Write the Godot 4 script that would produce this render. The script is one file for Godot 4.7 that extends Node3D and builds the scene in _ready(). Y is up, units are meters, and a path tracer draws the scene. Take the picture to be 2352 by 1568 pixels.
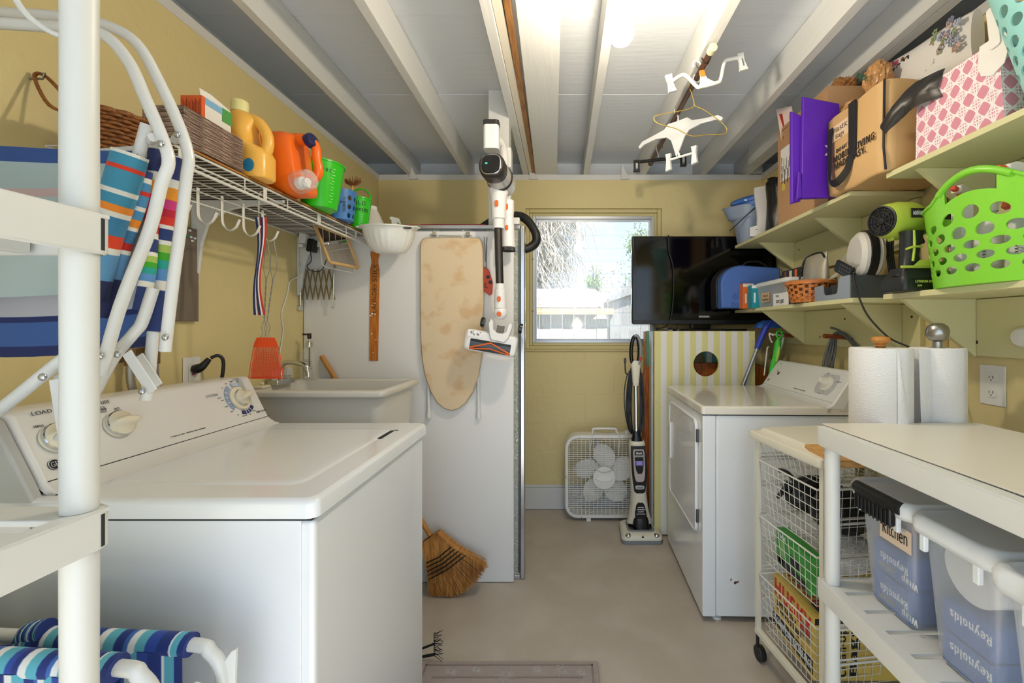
extends Node3D
# A laundry room: camera, sky, sun and exposure first, then the shell, then the things, small details last.

class MB:
	var v := PackedVector3Array()
	var n := PackedVector3Array()
	var t := PackedVector2Array()
	var ix := PackedInt32Array()
	var X := Transform3D()

	func vert(p: Vector3, nn: Vector3, uv := Vector2.ZERO) -> int:
		v.append(X * p)
		n.append((X.basis * nn).normalized())
		t.append(uv)
		return v.size() - 1

	func tri(a: int, b: int, c: int) -> void:   # counter-clockwise seen from outside
		if X.basis.determinant() < 0.0:
			ix.append_array([a, b, c])
		else:
			ix.append_array([a, c, b])

	func face(pts: Array, out: Vector3, norms: Array = [], uvs: Array = []) -> void:
		var c: Vector3 = (pts[1] - pts[0]).cross(pts[2] - pts[0])
		var flip := c.dot(out) < 0.0
		var fl := (-c if flip else c).normalized()
		var k := []
		for i in pts.size():
			k.append(vert(pts[i], norms[i] if norms.size() else fl, uvs[i] if uvs.size() else Vector2.ZERO))
		for i in range(1, pts.size() - 1):
			if flip:
				tri(k[0], k[i + 1], k[i])
			else:
				tri(k[0], k[i], k[i + 1])

	func box(c: Vector3, s: Vector3, b := 0.002, rot := Basis()) -> void:
		var keep := X
		X = X * Transform3D(rot, c)
		var h := s / 2.0
		b = minf(b, minf(h.x, minf(h.y, h.z)) * 0.95)
		if b <= 0.0:
			for ax in 3:
				for sg in [-1.0, 1.0]:
					var nn := Vector3.ZERO
					nn[ax] = sg
					var p := []
					for q in [[-1, -1], [1, -1], [1, 1], [-1, 1]]:
						var w := Vector3.ZERO
						w[ax] = sg * h[ax]
						w[(ax + 1) % 3] = q[0] * h[(ax + 1) % 3]
						w[(ax + 2) % 3] = q[1] * h[(ax + 2) % 3]
						p.append(w)
					face(p, nn, [], [Vector2(0, 0), Vector2(1, 0), Vector2(1, 1), Vector2(0, 1)])
			X = keep
			return
		var cr := func(ax: int, sx: float, sy: float, sz: float) -> Vector3:
			var w := Vector3(sx * (h.x - b), sy * (h.y - b), sz * (h.z - b))
			w[ax] = [sx, sy, sz][ax] * h[ax]
			return w
		for ax in 3:
			for sg in [-1.0, 1.0]:
				var nn := Vector3.ZERO
				nn[ax] = sg
				var p := []
				for q in [[-1.0, -1.0], [1.0, -1.0], [1.0, 1.0], [-1.0, 1.0]]:
					var g := [0.0, 0.0, 0.0]
					g[ax] = sg
					g[(ax + 1) % 3] = q[0]
					g[(ax + 2) % 3] = q[1]
					p.append(cr.call(ax, g[0], g[1], g[2]))
				face(p, nn, [nn, nn, nn, nn], [Vector2(0, 0), Vector2(1, 0), Vector2(1, 1), Vector2(0, 1)])
			var a1 := (ax + 1) % 3
			var a2 := (ax + 2) % 3
			for s1 in [-1.0, 1.0]:
				for s2 in [-1.0, 1.0]:
					var n1 := Vector3.ZERO
					n1[a1] = s1
					var n2 := Vector3.ZERO
					n2[a2] = s2
					var g0 := [0.0, 0.0, 0.0]
					g0[a1] = s1
					g0[a2] = s2
					var g1 := g0.duplicate()
					g0[ax] = -1.0
					g1[ax] = 1.0
					face([cr.call(a1, g0[0], g0[1], g0[2]), cr.call(a1, g1[0], g1[1], g1[2]), cr.call(a2, g1[0], g1[1], g1[2]), cr.call(a2, g0[0], g0[1], g0[2])], n1 + n2, [n1, n1, n2, n2])
		for sx in [-1.0, 1.0]:
			for sy in [-1.0, 1.0]:
				for sz in [-1.0, 1.0]:
					face([cr.call(0, sx, sy, sz), cr.call(1, sx, sy, sz), cr.call(2, sx, sy, sz)], Vector3(sx, sy, sz), [Vector3(sx, 0, 0), Vector3(0, sy, 0), Vector3(0, 0, sz)])
		X = keep

	func bb(a: Vector3, b: Vector3, bev := 0.002) -> void:   # a box between two corners
		box((a + b) / 2.0, (b - a).abs(), bev)

	func bar(a: Vector3, b: Vector3, w: float, h: float, bev := 0.001, up := Vector3.UP) -> void:   # a rectangular bar from a to b
		var d := (b - a).normalized()
		if absf(d.dot(up)) > 0.98:
			up = Vector3.RIGHT
		var s := d.cross(up).normalized()
		var u := s.cross(d).normalized()
		box((a + b) / 2.0, Vector3(w, h, a.distance_to(b)), bev, Basis(s, u, -d))

	func grid(P: Array, wrap := false, ring := false, flip := false) -> void:   # smooth surface; wrap closes each row, ring closes the rows
		var R := P.size()
		var C: int = P[0].size()
		var CC := C + 1 if wrap else C
		var RR := R + 1 if ring else R
		var base := v.size()
		for i in RR:
			for j in CC:
				var ii := i % R
				var jj := j % C
				var du: Vector3 = P[ii][(jj + 1) % C if wrap else mini(jj + 1, C - 1)] - P[ii][(jj - 1 + C) % C if wrap else maxi(jj - 1, 0)]
				var dv: Vector3 = P[(ii + 1) % R if ring else mini(ii + 1, R - 1)][jj] - P[(ii - 1 + R) % R if ring else maxi(ii - 1, 0)][jj]
				var nn := du.cross(dv)
				if nn.length_squared() < 1e-20:
					var k := 1 if ii == 0 else -1
					var i2 := clampi(ii + k, 0, R - 1)
					du = P[i2][(jj + 1) % C if wrap else mini(jj + 1, C - 1)] - P[i2][(jj - 1 + C) % C if wrap else maxi(jj - 1, 0)]
					nn = du.cross(dv)
					if nn.length_squared() < 1e-20:
						nn = Vector3.UP * 1e-3
				nn = nn.normalized()
				vert(P[ii][jj], -nn if flip else nn, Vector2(float(j) / (CC - 1), float(i) / (RR - 1)))
		for i in RR - 1:
			for j in CC - 1:
				var a := base + i * CC + j
				if flip:
					tri(a, a + CC + 1, a + 1)
					tri(a, a + CC, a + CC + 1)
				else:
					tri(a, a + 1, a + CC + 1)
					tri(a, a + CC + 1, a + CC)

	func cap(ring: Array, out: Vector3) -> void:
		var c := Vector3.ZERO
		for p in ring:
			c += p
		c /= ring.size()
		for i in ring.size():
			face([c, ring[i], ring[(i + 1) % ring.size()]], out, [out, out, out])

	func loft(P: Array, c0 := true, c1 := true) -> void:   # rings run counter-clockwise about the way they advance
		grid(P, true)
		var m := P.size() - 1
		if c0:
			cap(P[0], _mid(P[0]) - _mid(P[1]))
		if c1:
			cap(P[m], _mid(P[m]) - _mid(P[m - 1]))

	func _mid(r: Array) -> Vector3:
		var c := Vector3.ZERO
		for p in r:
			c += p
		return c / r.size()

	func tube(pts: Array, r, segs := 8, caps := true, closed := false) -> void:
		var N := pts.size()
		var P := []
		var U := Vector3.ZERO
		for i in N:
			var T: Vector3
			if closed:
				T = (pts[(i + 1) % N] - pts[(i - 1 + N) % N]).normalized()
			else:
				T = (pts[mini(i + 1, N - 1)] - pts[maxi(i - 1, 0)]).normalized()
			if U == Vector3.ZERO:
				U = T.cross(Vector3.UP if absf(T.y) < 0.9 else Vector3.RIGHT).normalized()
			else:
				U = (U - T * U.dot(T)).normalized()
			var W := T.cross(U)
			var rr: float = r[i] if r is Array else r
			var ring := []
			for k in segs:
				var a := TAU * k / segs
				ring.append(pts[i] + (U * cos(a) + W * sin(a)) * rr)
			P.append(ring)
		grid(P, true, closed)
		if caps and not closed:
			cap(P[0], pts[0] - pts[1])
			cap(P[N - 1], pts[N - 1] - pts[N - 2])

	func rod(a: Vector3, b: Vector3, r: float, segs := 8, r2 := -1.0) -> void:
		tube([a, b], [r, r if r2 < 0.0 else r2], segs)

	func lathe(prof: Array, segs := 20, xf := Transform3D(), sx := 1.0) -> void:   # profile of Vector2(radius, height); sx squeezes it along x
		var keep := X
		X = X * xf
		var runs := [[prof[0]]]
		for i in range(1, prof.size()):
			runs[-1].append(prof[i])
			if i < prof.size() - 1:
				var a: Vector2 = (prof[i] - prof[i - 1]).normalized()
				var b: Vector2 = (prof[i + 1] - prof[i]).normalized()
				if a.dot(b) < 0.75:
					runs.append([prof[i]])
		for run in runs:
			var P := []
			for q in run:
				var ring := []
				for k in segs:
					var a := TAU * k / segs
					ring.append(Vector3(q.x * sin(a) * sx, q.y, q.x * cos(a)))
				P.append(ring)
			grid(P, true)
		X = keep

	func ball(c: Vector3, r: Vector3, segs := 12) -> void:
		var P := []
		for i in segs / 2 + 1:
			var a := PI * i / (segs / 2) - PI / 2
			var ring := []
			for k in segs:
				var b := TAU * k / segs
				ring.append(c + Vector3(cos(a) * sin(b) * r.x, sin(a) * r.y, cos(a) * cos(b) * r.z))
			P.append(ring)
		grid(P, true)

	func slab(P: Array, th: float) -> void:   # a sheet with thickness; grid normal side on top
		var R := P.size()
		var C: int = P[0].size()
		var Q := []
		for i in R:
			var row := []
			for j in C:
				var du: Vector3 = P[i][mini(j + 1, C - 1)] - P[i][maxi(j - 1, 0)]
				var dv: Vector3 = P[mini(i + 1, R - 1)][j] - P[maxi(i - 1, 0)][j]
				row.append(P[i][j] - du.cross(dv).normalized() * th)
			Q.append(row)
		grid(P)
		grid(Q, false, false, true)
		for i in R - 1:
			face([P[i][0], P[i + 1][0], Q[i + 1][0], Q[i][0]], P[i][0] - P[i][1])
			face([P[i][C - 1], P[i + 1][C - 1], Q[i + 1][C - 1], Q[i][C - 1]], P[i][C - 1] - P[i][C - 2])
		for j in C - 1:
			face([P[0][j], P[0][j + 1], Q[0][j + 1], Q[0][j]], P[0][j] - P[1][j])
			face([P[R - 1][j], P[R - 1][j + 1], Q[R - 1][j + 1], Q[R - 1][j]], P[R - 1][j] - P[R - 2][j])

	func prism(poly: Array, z0: float, z1: float, xf := Transform3D(), bev := 0.0, smooth := true) -> void:   # a polygon in the xy plane pushed along z
		var keep := X
		X = X * xf
		var pp := PackedVector2Array(poly)
		if Geometry2D.is_polygon_clockwise(pp):
			pp.reverse()
		var N := pp.size()
		var nr := []
		for i in N:
			var e: Vector2 = (pp[(i + 1) % N] - pp[i]).normalized()
			nr.append(Vector2(e.y, -e.x))
		var ins := PackedVector2Array()
		for i in N:
			var m: Vector2 = nr[i] + nr[(i - 1 + N) % N]
			m = m / maxf(m.length_squared() / 2.0, 0.3)
			ins.append(pp[i] - m * bev)
		var tr := Geometry2D.triangulate_polygon(ins)
		for s in [0, 1]:
			var z := z1 if s else z0
			var nn := Vector3(0, 0, 1 if s else -1)
			var b := v.size()
			for p in ins:
				vert(Vector3(p.x, p.y, z), nn, p)
			for k in range(0, tr.size(), 3):
				var a0 := ins[tr[k]]
				var ccw := (ins[tr[k + 1]] - a0).cross(ins[tr[k + 2]] - a0) > 0.0
				if ccw == (s == 1):
					tri(b + tr[k], b + tr[k + 1], b + tr[k + 2])
				else:
					tri(b + tr[k], b + tr[k + 2], b + tr[k + 1])
		for i in N:
			var j := (i + 1) % N
			var ni := Vector3(nr[i].x, nr[i].y, 0)
			var na := ni
			var nb := ni
			if smooth:
				var p0: Vector2 = nr[(i - 1 + N) % N]
				var p1: Vector2 = nr[j]
				if p0.dot(nr[i]) > 0.7:
					na = Vector3(p0.x + nr[i].x, p0.y + nr[i].y, 0).normalized()
				if p1.dot(nr[i]) > 0.7:
					nb = Vector3(p1.x + nr[i].x, p1.y + nr[i].y, 0).normalized()
			var lo := z0 + bev
			var hi := z1 - bev
			face([Vector3(pp[i].x, pp[i].y, lo), Vector3(pp[j].x, pp[j].y, lo), Vector3(pp[j].x, pp[j].y, hi), Vector3(pp[i].x, pp[i].y, hi)], ni, [na, nb, nb, na])
			if bev > 0.0:
				face([Vector3(pp[i].x, pp[i].y, hi), Vector3(pp[j].x, pp[j].y, hi), Vector3(ins[j].x, ins[j].y, z1), Vector3(ins[i].x, ins[i].y, z1)], ni + Vector3(0, 0, 1), [na, nb, Vector3(0, 0, 1), Vector3(0, 0, 1)])
				face([Vector3(pp[i].x, pp[i].y, lo), Vector3(pp[j].x, pp[j].y, lo), Vector3(ins[j].x, ins[j].y, z0), Vector3(ins[i].x, ins[i].y, z0)], ni - Vector3(0, 0, 1), [na, nb, Vector3(0, 0, -1), Vector3(0, 0, -1)])
		X = keep

	func holed(r: Rect2, hole: Vector2, hr: Vector2, at: Callable, th: float, segs := 16, hole_in := true) -> void:
		# a patch of a surface at(u, v) with an oval hole, both skins and the hole's rim; th along the surface normal, inwards
		var outer := []
		var inner := []
		var c := r.get_center()
		for k in segs:
			var a := TAU * (k + 0.5) / segs
			var d := Vector2(cos(a), sin(a))
			var q := Vector2(d.x * r.size.x, d.y * r.size.y)
			var m := maxf(absf(q.x) / r.size.x, absf(q.y) / r.size.y) * 2.0
			outer.append(c + q / m)
			inner.append(hole + Vector2(d.x * hr.x, d.y * hr.y))
		for q in [Vector2(0, 0), Vector2(1, 0), Vector2(1, 1), Vector2(0, 1)]:   # snap the nearest points to the corners
			var w: Vector2 = r.position + r.size * q
			var best := 0
			for k in segs:
				if outer[k].distance_to(w) < outer[best].distance_to(w):
					best = k
			outer[best] = w
		var nrm := func(p: Vector2) -> Vector3:
			var e := 0.004
			var a: Vector3 = at.call(p.x + e, p.y) - at.call(p.x - e, p.y)
			var b: Vector3 = at.call(p.x, p.y + e) - at.call(p.x, p.y - e)
			return a.cross(b).normalized()
		var O := []
		var I := []
		var ON := []
		var IN := []
		for k in segs:
			O.append(at.call(outer[k].x, outer[k].y))
			I.append(at.call(inner[k].x, inner[k].y))
			ON.append(nrm.call(outer[k]))
			IN.append(nrm.call(inner[k]))
		for k in segs:
			var j := (k + 1) % segs
			face([O[k], O[j], I[j], I[k]], ON[k], [ON[k], ON[j], IN[j], IN[k]])
			face([O[k] - ON[k] * th, O[j] - ON[j] * th, I[j] - IN[j] * th, I[k] - IN[k] * th], -ON[k], [-ON[k], -ON[j], -IN[j], -IN[k]])
			var mid: Vector3 = at.call(hole.x, hole.y)
			face([I[k], I[j], I[j] - IN[j] * th, I[k] - IN[k] * th], mid - I[k])

	func mesh() -> ArrayMesh:
		var a := []
		a.resize(Mesh.ARRAY_MAX)
		a[Mesh.ARRAY_VERTEX] = v
		a[Mesh.ARRAY_NORMAL] = n
		a[Mesh.ARRAY_TEX_UV] = t
		a[Mesh.ARRAY_INDEX] = ix
		var m := ArrayMesh.new()
		m.add_surface_from_arrays(Mesh.PRIMITIVE_TRIANGLES, a)
		return m


var mats := {}
var fonts := {}
var noises := {}
var rng := RandomNumberGenerator.new()


func V(x: float, y: float, d: float) -> Vector3:   # d: how far into the room
	return Vector3(x, y, -d)


func at_pos(p: Vector3, ry := 0.0, rx := 0.0, rz := 0.0) -> Transform3D:
	return Transform3D(Basis.from_euler(Vector3(rx, ry, rz)), p)


func noise_tex(key: String, freq: float, kind := 3, octaves := 4, c0 := Color.BLACK, c1 := Color.WHITE, lo := 0.25, hi := 0.75, side := 256, stretch := 1.0) -> NoiseTexture2D:
	if noises.has(key):
		return noises[key]
	var f := FastNoiseLite.new()
	f.noise_type = kind
	f.frequency = freq
	f.fractal_octaves = octaves
	f.seed = key.hash() % 1000
	var g := Gradient.new()
	g.set_color(0, c0)
	g.set_color(1, c1)
	g.set_offset(0, lo)
	g.set_offset(1, hi)
	var x := NoiseTexture2D.new()
	x.width = side
	x.height = int(side * stretch)
	x.seamless = true
	x.noise = f
	x.color_ramp = g
	noises[key] = x
	return x


func M(key: String, col := "ffffff", rough := 0.55, metal := 0.0, alpha := 1.0) -> StandardMaterial3D:
	if mats.has(key):
		return mats[key]
	var m := StandardMaterial3D.new()
	m.resource_name = key
	var c := Color(col)
	c.a = alpha
	m.albedo_color = c
	m.roughness = rough
	m.metallic = metal
	if alpha < 1.0:
		m.transparency = BaseMaterial3D.TRANSPARENCY_ALPHA
	mats[key] = m
	return m


func bumpy(m: StandardMaterial3D, tex: Texture2D, cm: float, scale: Vector3, world := true) -> StandardMaterial3D:
	m.uv1_triplanar = true
	m.uv1_world_triplanar = world
	m.uv1_scale = scale
	m.heightmap_enabled = true
	m.heightmap_texture = tex
	m.heightmap_scale = cm
	return m


func tinted(m: StandardMaterial3D, tex: Texture2D, scale: Vector3, world := true) -> StandardMaterial3D:
	m.uv1_triplanar = true
	m.uv1_world_triplanar = world
	m.uv1_scale = scale
	m.albedo_texture = tex
	return m


func whole(o: Node3D) -> Transform3D:
	var x := o.transform
	var p := o.get_parent()
	while p is Node3D and p != self:
		x = p.transform * x
		p = p.get_parent()
	return x


func put(nm: String, mb: MB, mat: Material, parent: Node3D = null) -> MeshInstance3D:   # a mesh given in the room's metres
	var o := MeshInstance3D.new()
	o.name = nm
	var back := Transform3D()
	if parent:
		parent.add_child(o, true)
		back = whole(parent).affine_inverse()
	else:
		add_child(o, true)
		var lo := mb.v[0]
		var hi := mb.v[0]
		for p in mb.v:
			lo = lo.min(p)
			hi = hi.max(p)
		o.position = Vector3((lo.x + hi.x) / 2, lo.y, (lo.z + hi.z) / 2)
		back = Transform3D(Basis(), -o.position)
	for i in mb.v.size():
		mb.v[i] = back * mb.v[i]
		mb.n[i] = (back.basis * mb.n[i]).normalized()
	o.mesh = mb.mesh()
	o.material_override = mat
	return o


func tag(o: Node3D, label: String, category: String, group := "", kind := "") -> Node3D:
	if label:
		o.set_meta("label", label)
	if category:
		o.set_meta("category", category)
	if group:
		o.set_meta("group", group)
	if kind:
		o.set_meta("kind", kind)
	return o


func thing(nm: String, label: String, category: String, at := Vector3.ZERO, ry := 0.0, group := "", rx := 0.0, rz := 0.0) -> Node3D:
	var o := Node3D.new()
	o.name = nm
	add_child(o, true)
	o.transform = at_pos(at, ry, rx, rz)
	tag(o, label, category, group)
	return o


func inside(o: Node3D) -> MB:   # a builder that works in a thing's own axes
	var b := MB.new()
	b.X = whole(o)
	return b


func struct(nm: String, mb: MB, mat: Material) -> MeshInstance3D:
	var o := put(nm, mb, mat)
	o.set_meta("kind", "structure")
	return o


func copy(o: Node3D, label: String, group := "") -> Node3D:
	var c: Node3D = o.duplicate()
	c.name = o.name
	add_child(c, true)
	c.set_meta("label", label)
	if group:
		c.set_meta("group", group)
	return c


func words(s: String, parent: Node3D, mat: Material, xf: Transform3D, cap_h: float, width := 0.0, bold := true, fam := "Droid Sans", nm := "lettering", depth := 0.0006) -> MeshInstance3D:
	# lettering that lies on the xy plane of xf (in the room's metres), centred; cap_h is the height of its capitals
	var k := fam + str(bold)
	if not fonts.has(k):
		var f := SystemFont.new()
		f.font_names = PackedStringArray([fam])
		f.font_weight = 700 if bold else 400
		fonts[k] = f
	var tm := TextMesh.new()
	tm.text = s
	tm.font = fonts[k]
	tm.font_size = 32
	tm.pixel_size = cap_h / (32.0 * 0.714)
	tm.depth = depth
	tm.curve_step = 4.0
	var o := MeshInstance3D.new()
	o.name = nm
	o.mesh = tm
	o.material_override = mat
	parent.add_child(o, true)
	var sx := 1.0
	if width > 0.0:
		var w := tm.get_aabb().size.x
		if w > 0.0:
			sx = width / w
	o.transform = whole(parent).affine_inverse() * xf * Transform3D(Basis.from_scale(Vector3(sx, 1, 1)), Vector3.ZERO)
	return o


func facing(p: Vector3, right: Vector3, up: Vector3) -> Transform3D:   # a frame whose z looks out of the surface
	var r := right.normalized()
	var z := r.cross(up).normalized()
	return Transform3D(Basis(r, z.cross(r), z), p)


func spline(pts: Array, per := 6) -> Array:   # a smooth curve through the points
	var out := []
	for i in pts.size() - 1:
		var p0: Vector3 = pts[maxi(i - 1, 0)]
		var p1: Vector3 = pts[i]
		var p2: Vector3 = pts[i + 1]
		var p3: Vector3 = pts[mini(i + 2, pts.size() - 1)]
		for k in per:
			out.append(p1.cubic_interpolate(p2, p0, p3, float(k) / per))
	out.append(pts[-1])
	return out


func rrect(w: float, h: float, r: float, per := 4) -> Array:   # rounded rectangle, Vector2 points counter-clockwise
	var o := []
	for c in 4:
		var cx := (w / 2 - r) * (1 if c in [0, 3] else -1)
		var cy := (h / 2 - r) * (1 if c < 2 else -1)
		for k in per + 1:
			var a := PI / 2 * (c + float(k) / per)
			o.append(Vector2(cx + cos(a) * r, cy + sin(a) * r))
	return o


func ring_y(poly: Array, y: float, c := Vector3.ZERO) -> Array:   # a 2-D outline laid flat at height y, running counter-clockwise about +y
	var o := []
	for p in poly:
		o.append(c + Vector3(p.x, y, -p.y))
	return o


func ring_z(poly: Array, z: float, c := Vector3.ZERO) -> Array:
	var o := []
	for p in poly:
		o.append(c + Vector3(p.x, p.y, z))
	return o


func oval(rx: float, ry: float, segs := 20, pw := 2.0) -> Array:
	var o := []
	for k in segs:
		var a := TAU * k / segs
		o.append(Vector2(signf(cos(a)) * pow(absf(cos(a)), 2.0 / pw) * rx, signf(sin(a)) * pow(absf(sin(a)), 2.0 / pw) * ry))
	return o

func _ready() -> void:
	rng.seed = 7
	# --- camera, sky, sun, exposure
	var cam := Camera3D.new()
	cam.name = "camera"
	add_child(cam)
	cam.position = Vector3(0, 1.242, 0)
	cam.near = 0.05
	cam.far = 200.0
	cam.projection = Camera3D.PROJECTION_FRUSTUM   # a shifted lens: 1000 pixels of focal length in a 2352 x 1568 frame
	cam.size = 1.568 * cam.near
	cam.frustum_offset = Vector2(-0.115, -0.030) * cam.near
	cam.current = true
	var env := Environment.new()
	env.background_mode = Environment.BG_SKY
	var sm := ProceduralSkyMaterial.new()
	sm.sky_top_color = Color("9cc3f0")
	sm.sky_horizon_color = Color("dbe8f5")
	sm.sky_curve = 0.16
	sm.ground_bottom_color = Color("8d8a82")
	sm.ground_horizon_color = Color("b9bab6")
	sm.sky_energy_multiplier = 1.0
	sm.ground_energy_multiplier = 1.0
	var sky := Sky.new()
	sky.sky_material = sm
	env.sky = sky
	env.tonemap_mode = Environment.TONE_MAPPER_LINEAR
	env.tonemap_exposure = 2.45
	env.sdfgi_enabled = true
	env.ssao_enabled = true
	env.ssil_enabled = true
	var we := WorldEnvironment.new()
	we.name = "surroundings"
	we.environment = env
	add_child(we)
	var sun := DirectionalLight3D.new()
	sun.name = "sun"
	sun.light_color = Color("fffdf8")
	sun.light_energy = 2.2
	sun.light_angular_distance = 0.55
	sun.shadow_enabled = true
	sun.sky_mode = DirectionalLight3D.SKY_MODE_LIGHT_ONLY
	add_child(sun)
	sun.look_at_from_position(Vector3.ZERO, -Vector3(0.32, 0.766, 0.557), Vector3.UP)
	shell()
	outside()
	bulb()
	washer()
	sink()
	shelving_left()
	hanging_chairs()
	standing_chairs()
	wire_shelf()
	wall_things()
	panel()
	cordless_vacuum()
	boards()
	television()
	box_fan()
	steam_mop()
	dryer()
	mops()
	right_shelves()
	upper_goods()
	lower_goods()
	table_corner()
	closet_rod()

# ---------------------------------------------------------------- the room itself
func wall_paint() -> StandardMaterial3D:
	if mats.has("yellow wall paint"):
		return mats["yellow wall paint"]
	return bumpy(M("yellow wall paint", "dccb92", 0.6), noise_tex("plaster", 0.03, 3, 5), 0.12, Vector3.ONE * 2.2)


func shell() -> void:
	var white := bumpy(M("white trim paint", "d9d8d2", 0.5), noise_tex("brushed", 0.02, 3, 4, Color.BLACK, Color.WHITE, 0.2, 0.8, 256), 0.06, Vector3(6, 6, 0.8))
	var grey := bumpy(M("pale ceiling paint", "dfe2e4", 0.5), noise_tex("brushed", 0.02), 0.05, Vector3(0.9, 6, 6))
	var wp := wall_paint()
	# floor
	var b := MB.new()
	b.bb(V(-1.6, -0.12, -0.6), V(1.7, 0.0, 3.2), 0.0)
	var fm := M("painted concrete", "bfb4a5", 0.42)
	tinted(fm, noise_tex("floor stains", 0.012, 3, 5, Color("f4f2ef"), Color("ffffff"), 0.3, 0.7, 512), Vector3.ONE * 0.8)
	bumpy(fm, noise_tex("floor grain", 0.05, 3, 5), 0.05, Vector3.ONE * 0.8)
	struct("floor", b, fm)
	# walls
	b = MB.new()
	b.bb(V(-1.466, 0, -0.6), V(-1.266, 2.264, 3.2), 0.0)
	struct("wall_left", b, wp)
	b = MB.new()
	b.bb(V(1.377, 0, -0.6), V(1.577, 2.264, 3.2), 0.0)
	struct("wall_right", b, wp)
	b = MB.new()
	b.bb(V(-1.266, 0, 3.0), V(-0.252, 2.264, 3.2), 0.0)
	b.bb(V(0.687, 0, 3.0), V(1.377, 2.264, 3.2), 0.0)
	b.bb(V(-0.252, 0, 3.0), V(0.687, 1.095, 3.2), 0.0)
	b.bb(V(-0.252, 2.07, 3.0), V(0.687, 2.264, 3.2), 0.0)
	var wb := struct("wall_back", b, wp)
	# faint painted courses of block under the window
	rng.seed = 3
	for row in 5:
		var y0 := 0.19 + row * 0.2
		for col in 3:
			var x0 := -0.24 + col * 0.4 + (0.2 if row % 2 else 0.0)
			var bk := MB.new()
			var x1 := minf(x0 + 0.397, 0.70)
			bk.bb(V(maxf(x0, -0.24), y0, 2.9988), V(x1, minf(y0 + 0.197, 1.08), 3.02), 0.0011)
			put("block", bk, wp, wb)
	b = MB.new()   # behind the viewer: a wide open doorway
	b.bb(V(-1.466, 0, -0.6), V(-1.2, 2.264, -0.8), 0.0)
	b.bb(V(1.3, 0, -0.6), V(1.577, 2.264, -0.8), 0.0)
	b.bb(V(-1.2, 2.12, -0.6), V(1.3, 2.45, -0.8), 0.0)
	struct("wall_front", b, wp)
	# plates on top of the walls
	b = MB.new()
	b.bb(V(-1.36, 2.264, 3.0), V(1.42, 2.304, 3.1), 0.003)
	struct("trim_1", b, white)
	b = MB.new()
	b.bb(V(-1.36, 2.264, -0.6), V(-1.262, 2.304, 3.02), 0.003)
	struct("trim_2", b, white)
	b = MB.new()
	b.bb(V(1.371, 2.264, -0.6), V(1.46, 2.304, 3.02), 0.003)
	struct("trim_3", b, white)
	# rim boards outside the plates and the roof deck
	b = MB.new()
	b.bb(V(-1.46, 2.264, -0.8), V(-1.42, 2.46, 3.23), 0.0)
	b.bb(V(1.56, 2.264, -0.8), V(1.60, 2.46, 3.23), 0.0)
	b.bb(V(-1.46, 2.264, 3.19), V(1.60, 2.46, 3.23), 0.0)
	struct("trim_4", b, grey)
	b = MB.new()
	b.bb(V(-1.6, 2.467, -1.3), V(1.8, 2.55, 3.75), 0.0)  # unseen overhang past the doorway added to keep direct sun out
	var ceil := struct("ceiling", b, grey)
	var cuts := [-1.3, -0.6, 0.0, 0.56, 1.12, 1.679, 2.242, 2.875, 3.75]
	for i in cuts.size() - 1:
		b = MB.new()
		b.bb(V(-1.44, 2.446 + (0.0015 if i % 2 else 0.0), cuts[i] + 0.0012), V(1.58, 2.468, cuts[i + 1] - 0.0012), 0.0015)
		put("roof_board", b, grey, ceil)
	# joists
	var js := [[-1.071, -1.035], [-0.678, -0.639], [-0.272, -0.232], [0.146, 0.186], [0.538, 0.581], [0.954, 0.995], [1.2585, 1.299]]
	for j in js:
		b = MB.new()
		b.bb(V(j[0], 2.304, -0.6), V(j[1], 2.446, 3.19), 0.003)
		struct("ceiling_joist", b, white)
	b = MB.new()
	b.bb(V(1.217, 2.304, -0.6), V(1.2575, 2.446, 2.847), 0.003)
	struct("ceiling_joist", b, white)
	b = MB.new()
	b.bb(V(-0.2315, 2.31, -0.6), V(-0.196, 2.446, 3.19), 0.003)
	struct("ceiling_joist", b, M("cream joist paint", "ddd3bf", 0.5))
	b = MB.new()   # bare strip of wood and the wide flat board beside it
	b.bar(V(-0.168, 2.325, -0.3), V(-0.193, 2.325, 3.0), 0.024, 0.036, 0.002)
	struct("trim_5", b, wood("bare strip wood", "9c6c38", "7d5227"))
	b = MB.new()
	b.bar(V(-0.045, 2.312, -0.3), V(-0.110, 2.312, 3.05), 0.148, 0.02, 0.002)
	struct("trim_6", b, white)
	# short stubs nailed on the back plate
	for x in [-1.018, -0.196, 0.435]:
		b = MB.new()
		var tri := [Vector2(-0.03, 0), Vector2(0.03, 0), Vector2(-0.027, 0.105)]
		b.prism(tri, 0.0, 0.012, at_pos(V(x, 2.267, 2.999)), 0.001)
		struct("trim_7", b, white)
	b = MB.new()
	b.bb(V(1.30, 2.306, 2.985), V(1.376, 2.385, 3.0), 0.002)
	struct("trim_8", b, white)
	# baseboard
	b = MB.new()
	b.bb(V(-1.266, 0, 2.985), V(1.377, 0.15, 3.0), 0.004)
	b.bb(V(-1.266, 0.15, 2.99), V(1.377, 0.168, 3.0), 0.004)
	struct("baseboard_back", b, M("baseboard paint", "d8d8d6", 0.4))
	window()


func wood(key: String, c0: String, c1: String, axis := 2, fine := 6.0) -> StandardMaterial3D:
	if mats.has(key):
		return mats[key]
	var m := M(key, "ffffff", 0.5)
	var s := Vector3.ONE * 22.0
	s[axis] = 1.4
	tinted(m, noise_tex(key, 0.03, 3, 4, Color(c1), Color(c0), 0.3, 0.65), s, false)
	return m


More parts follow.
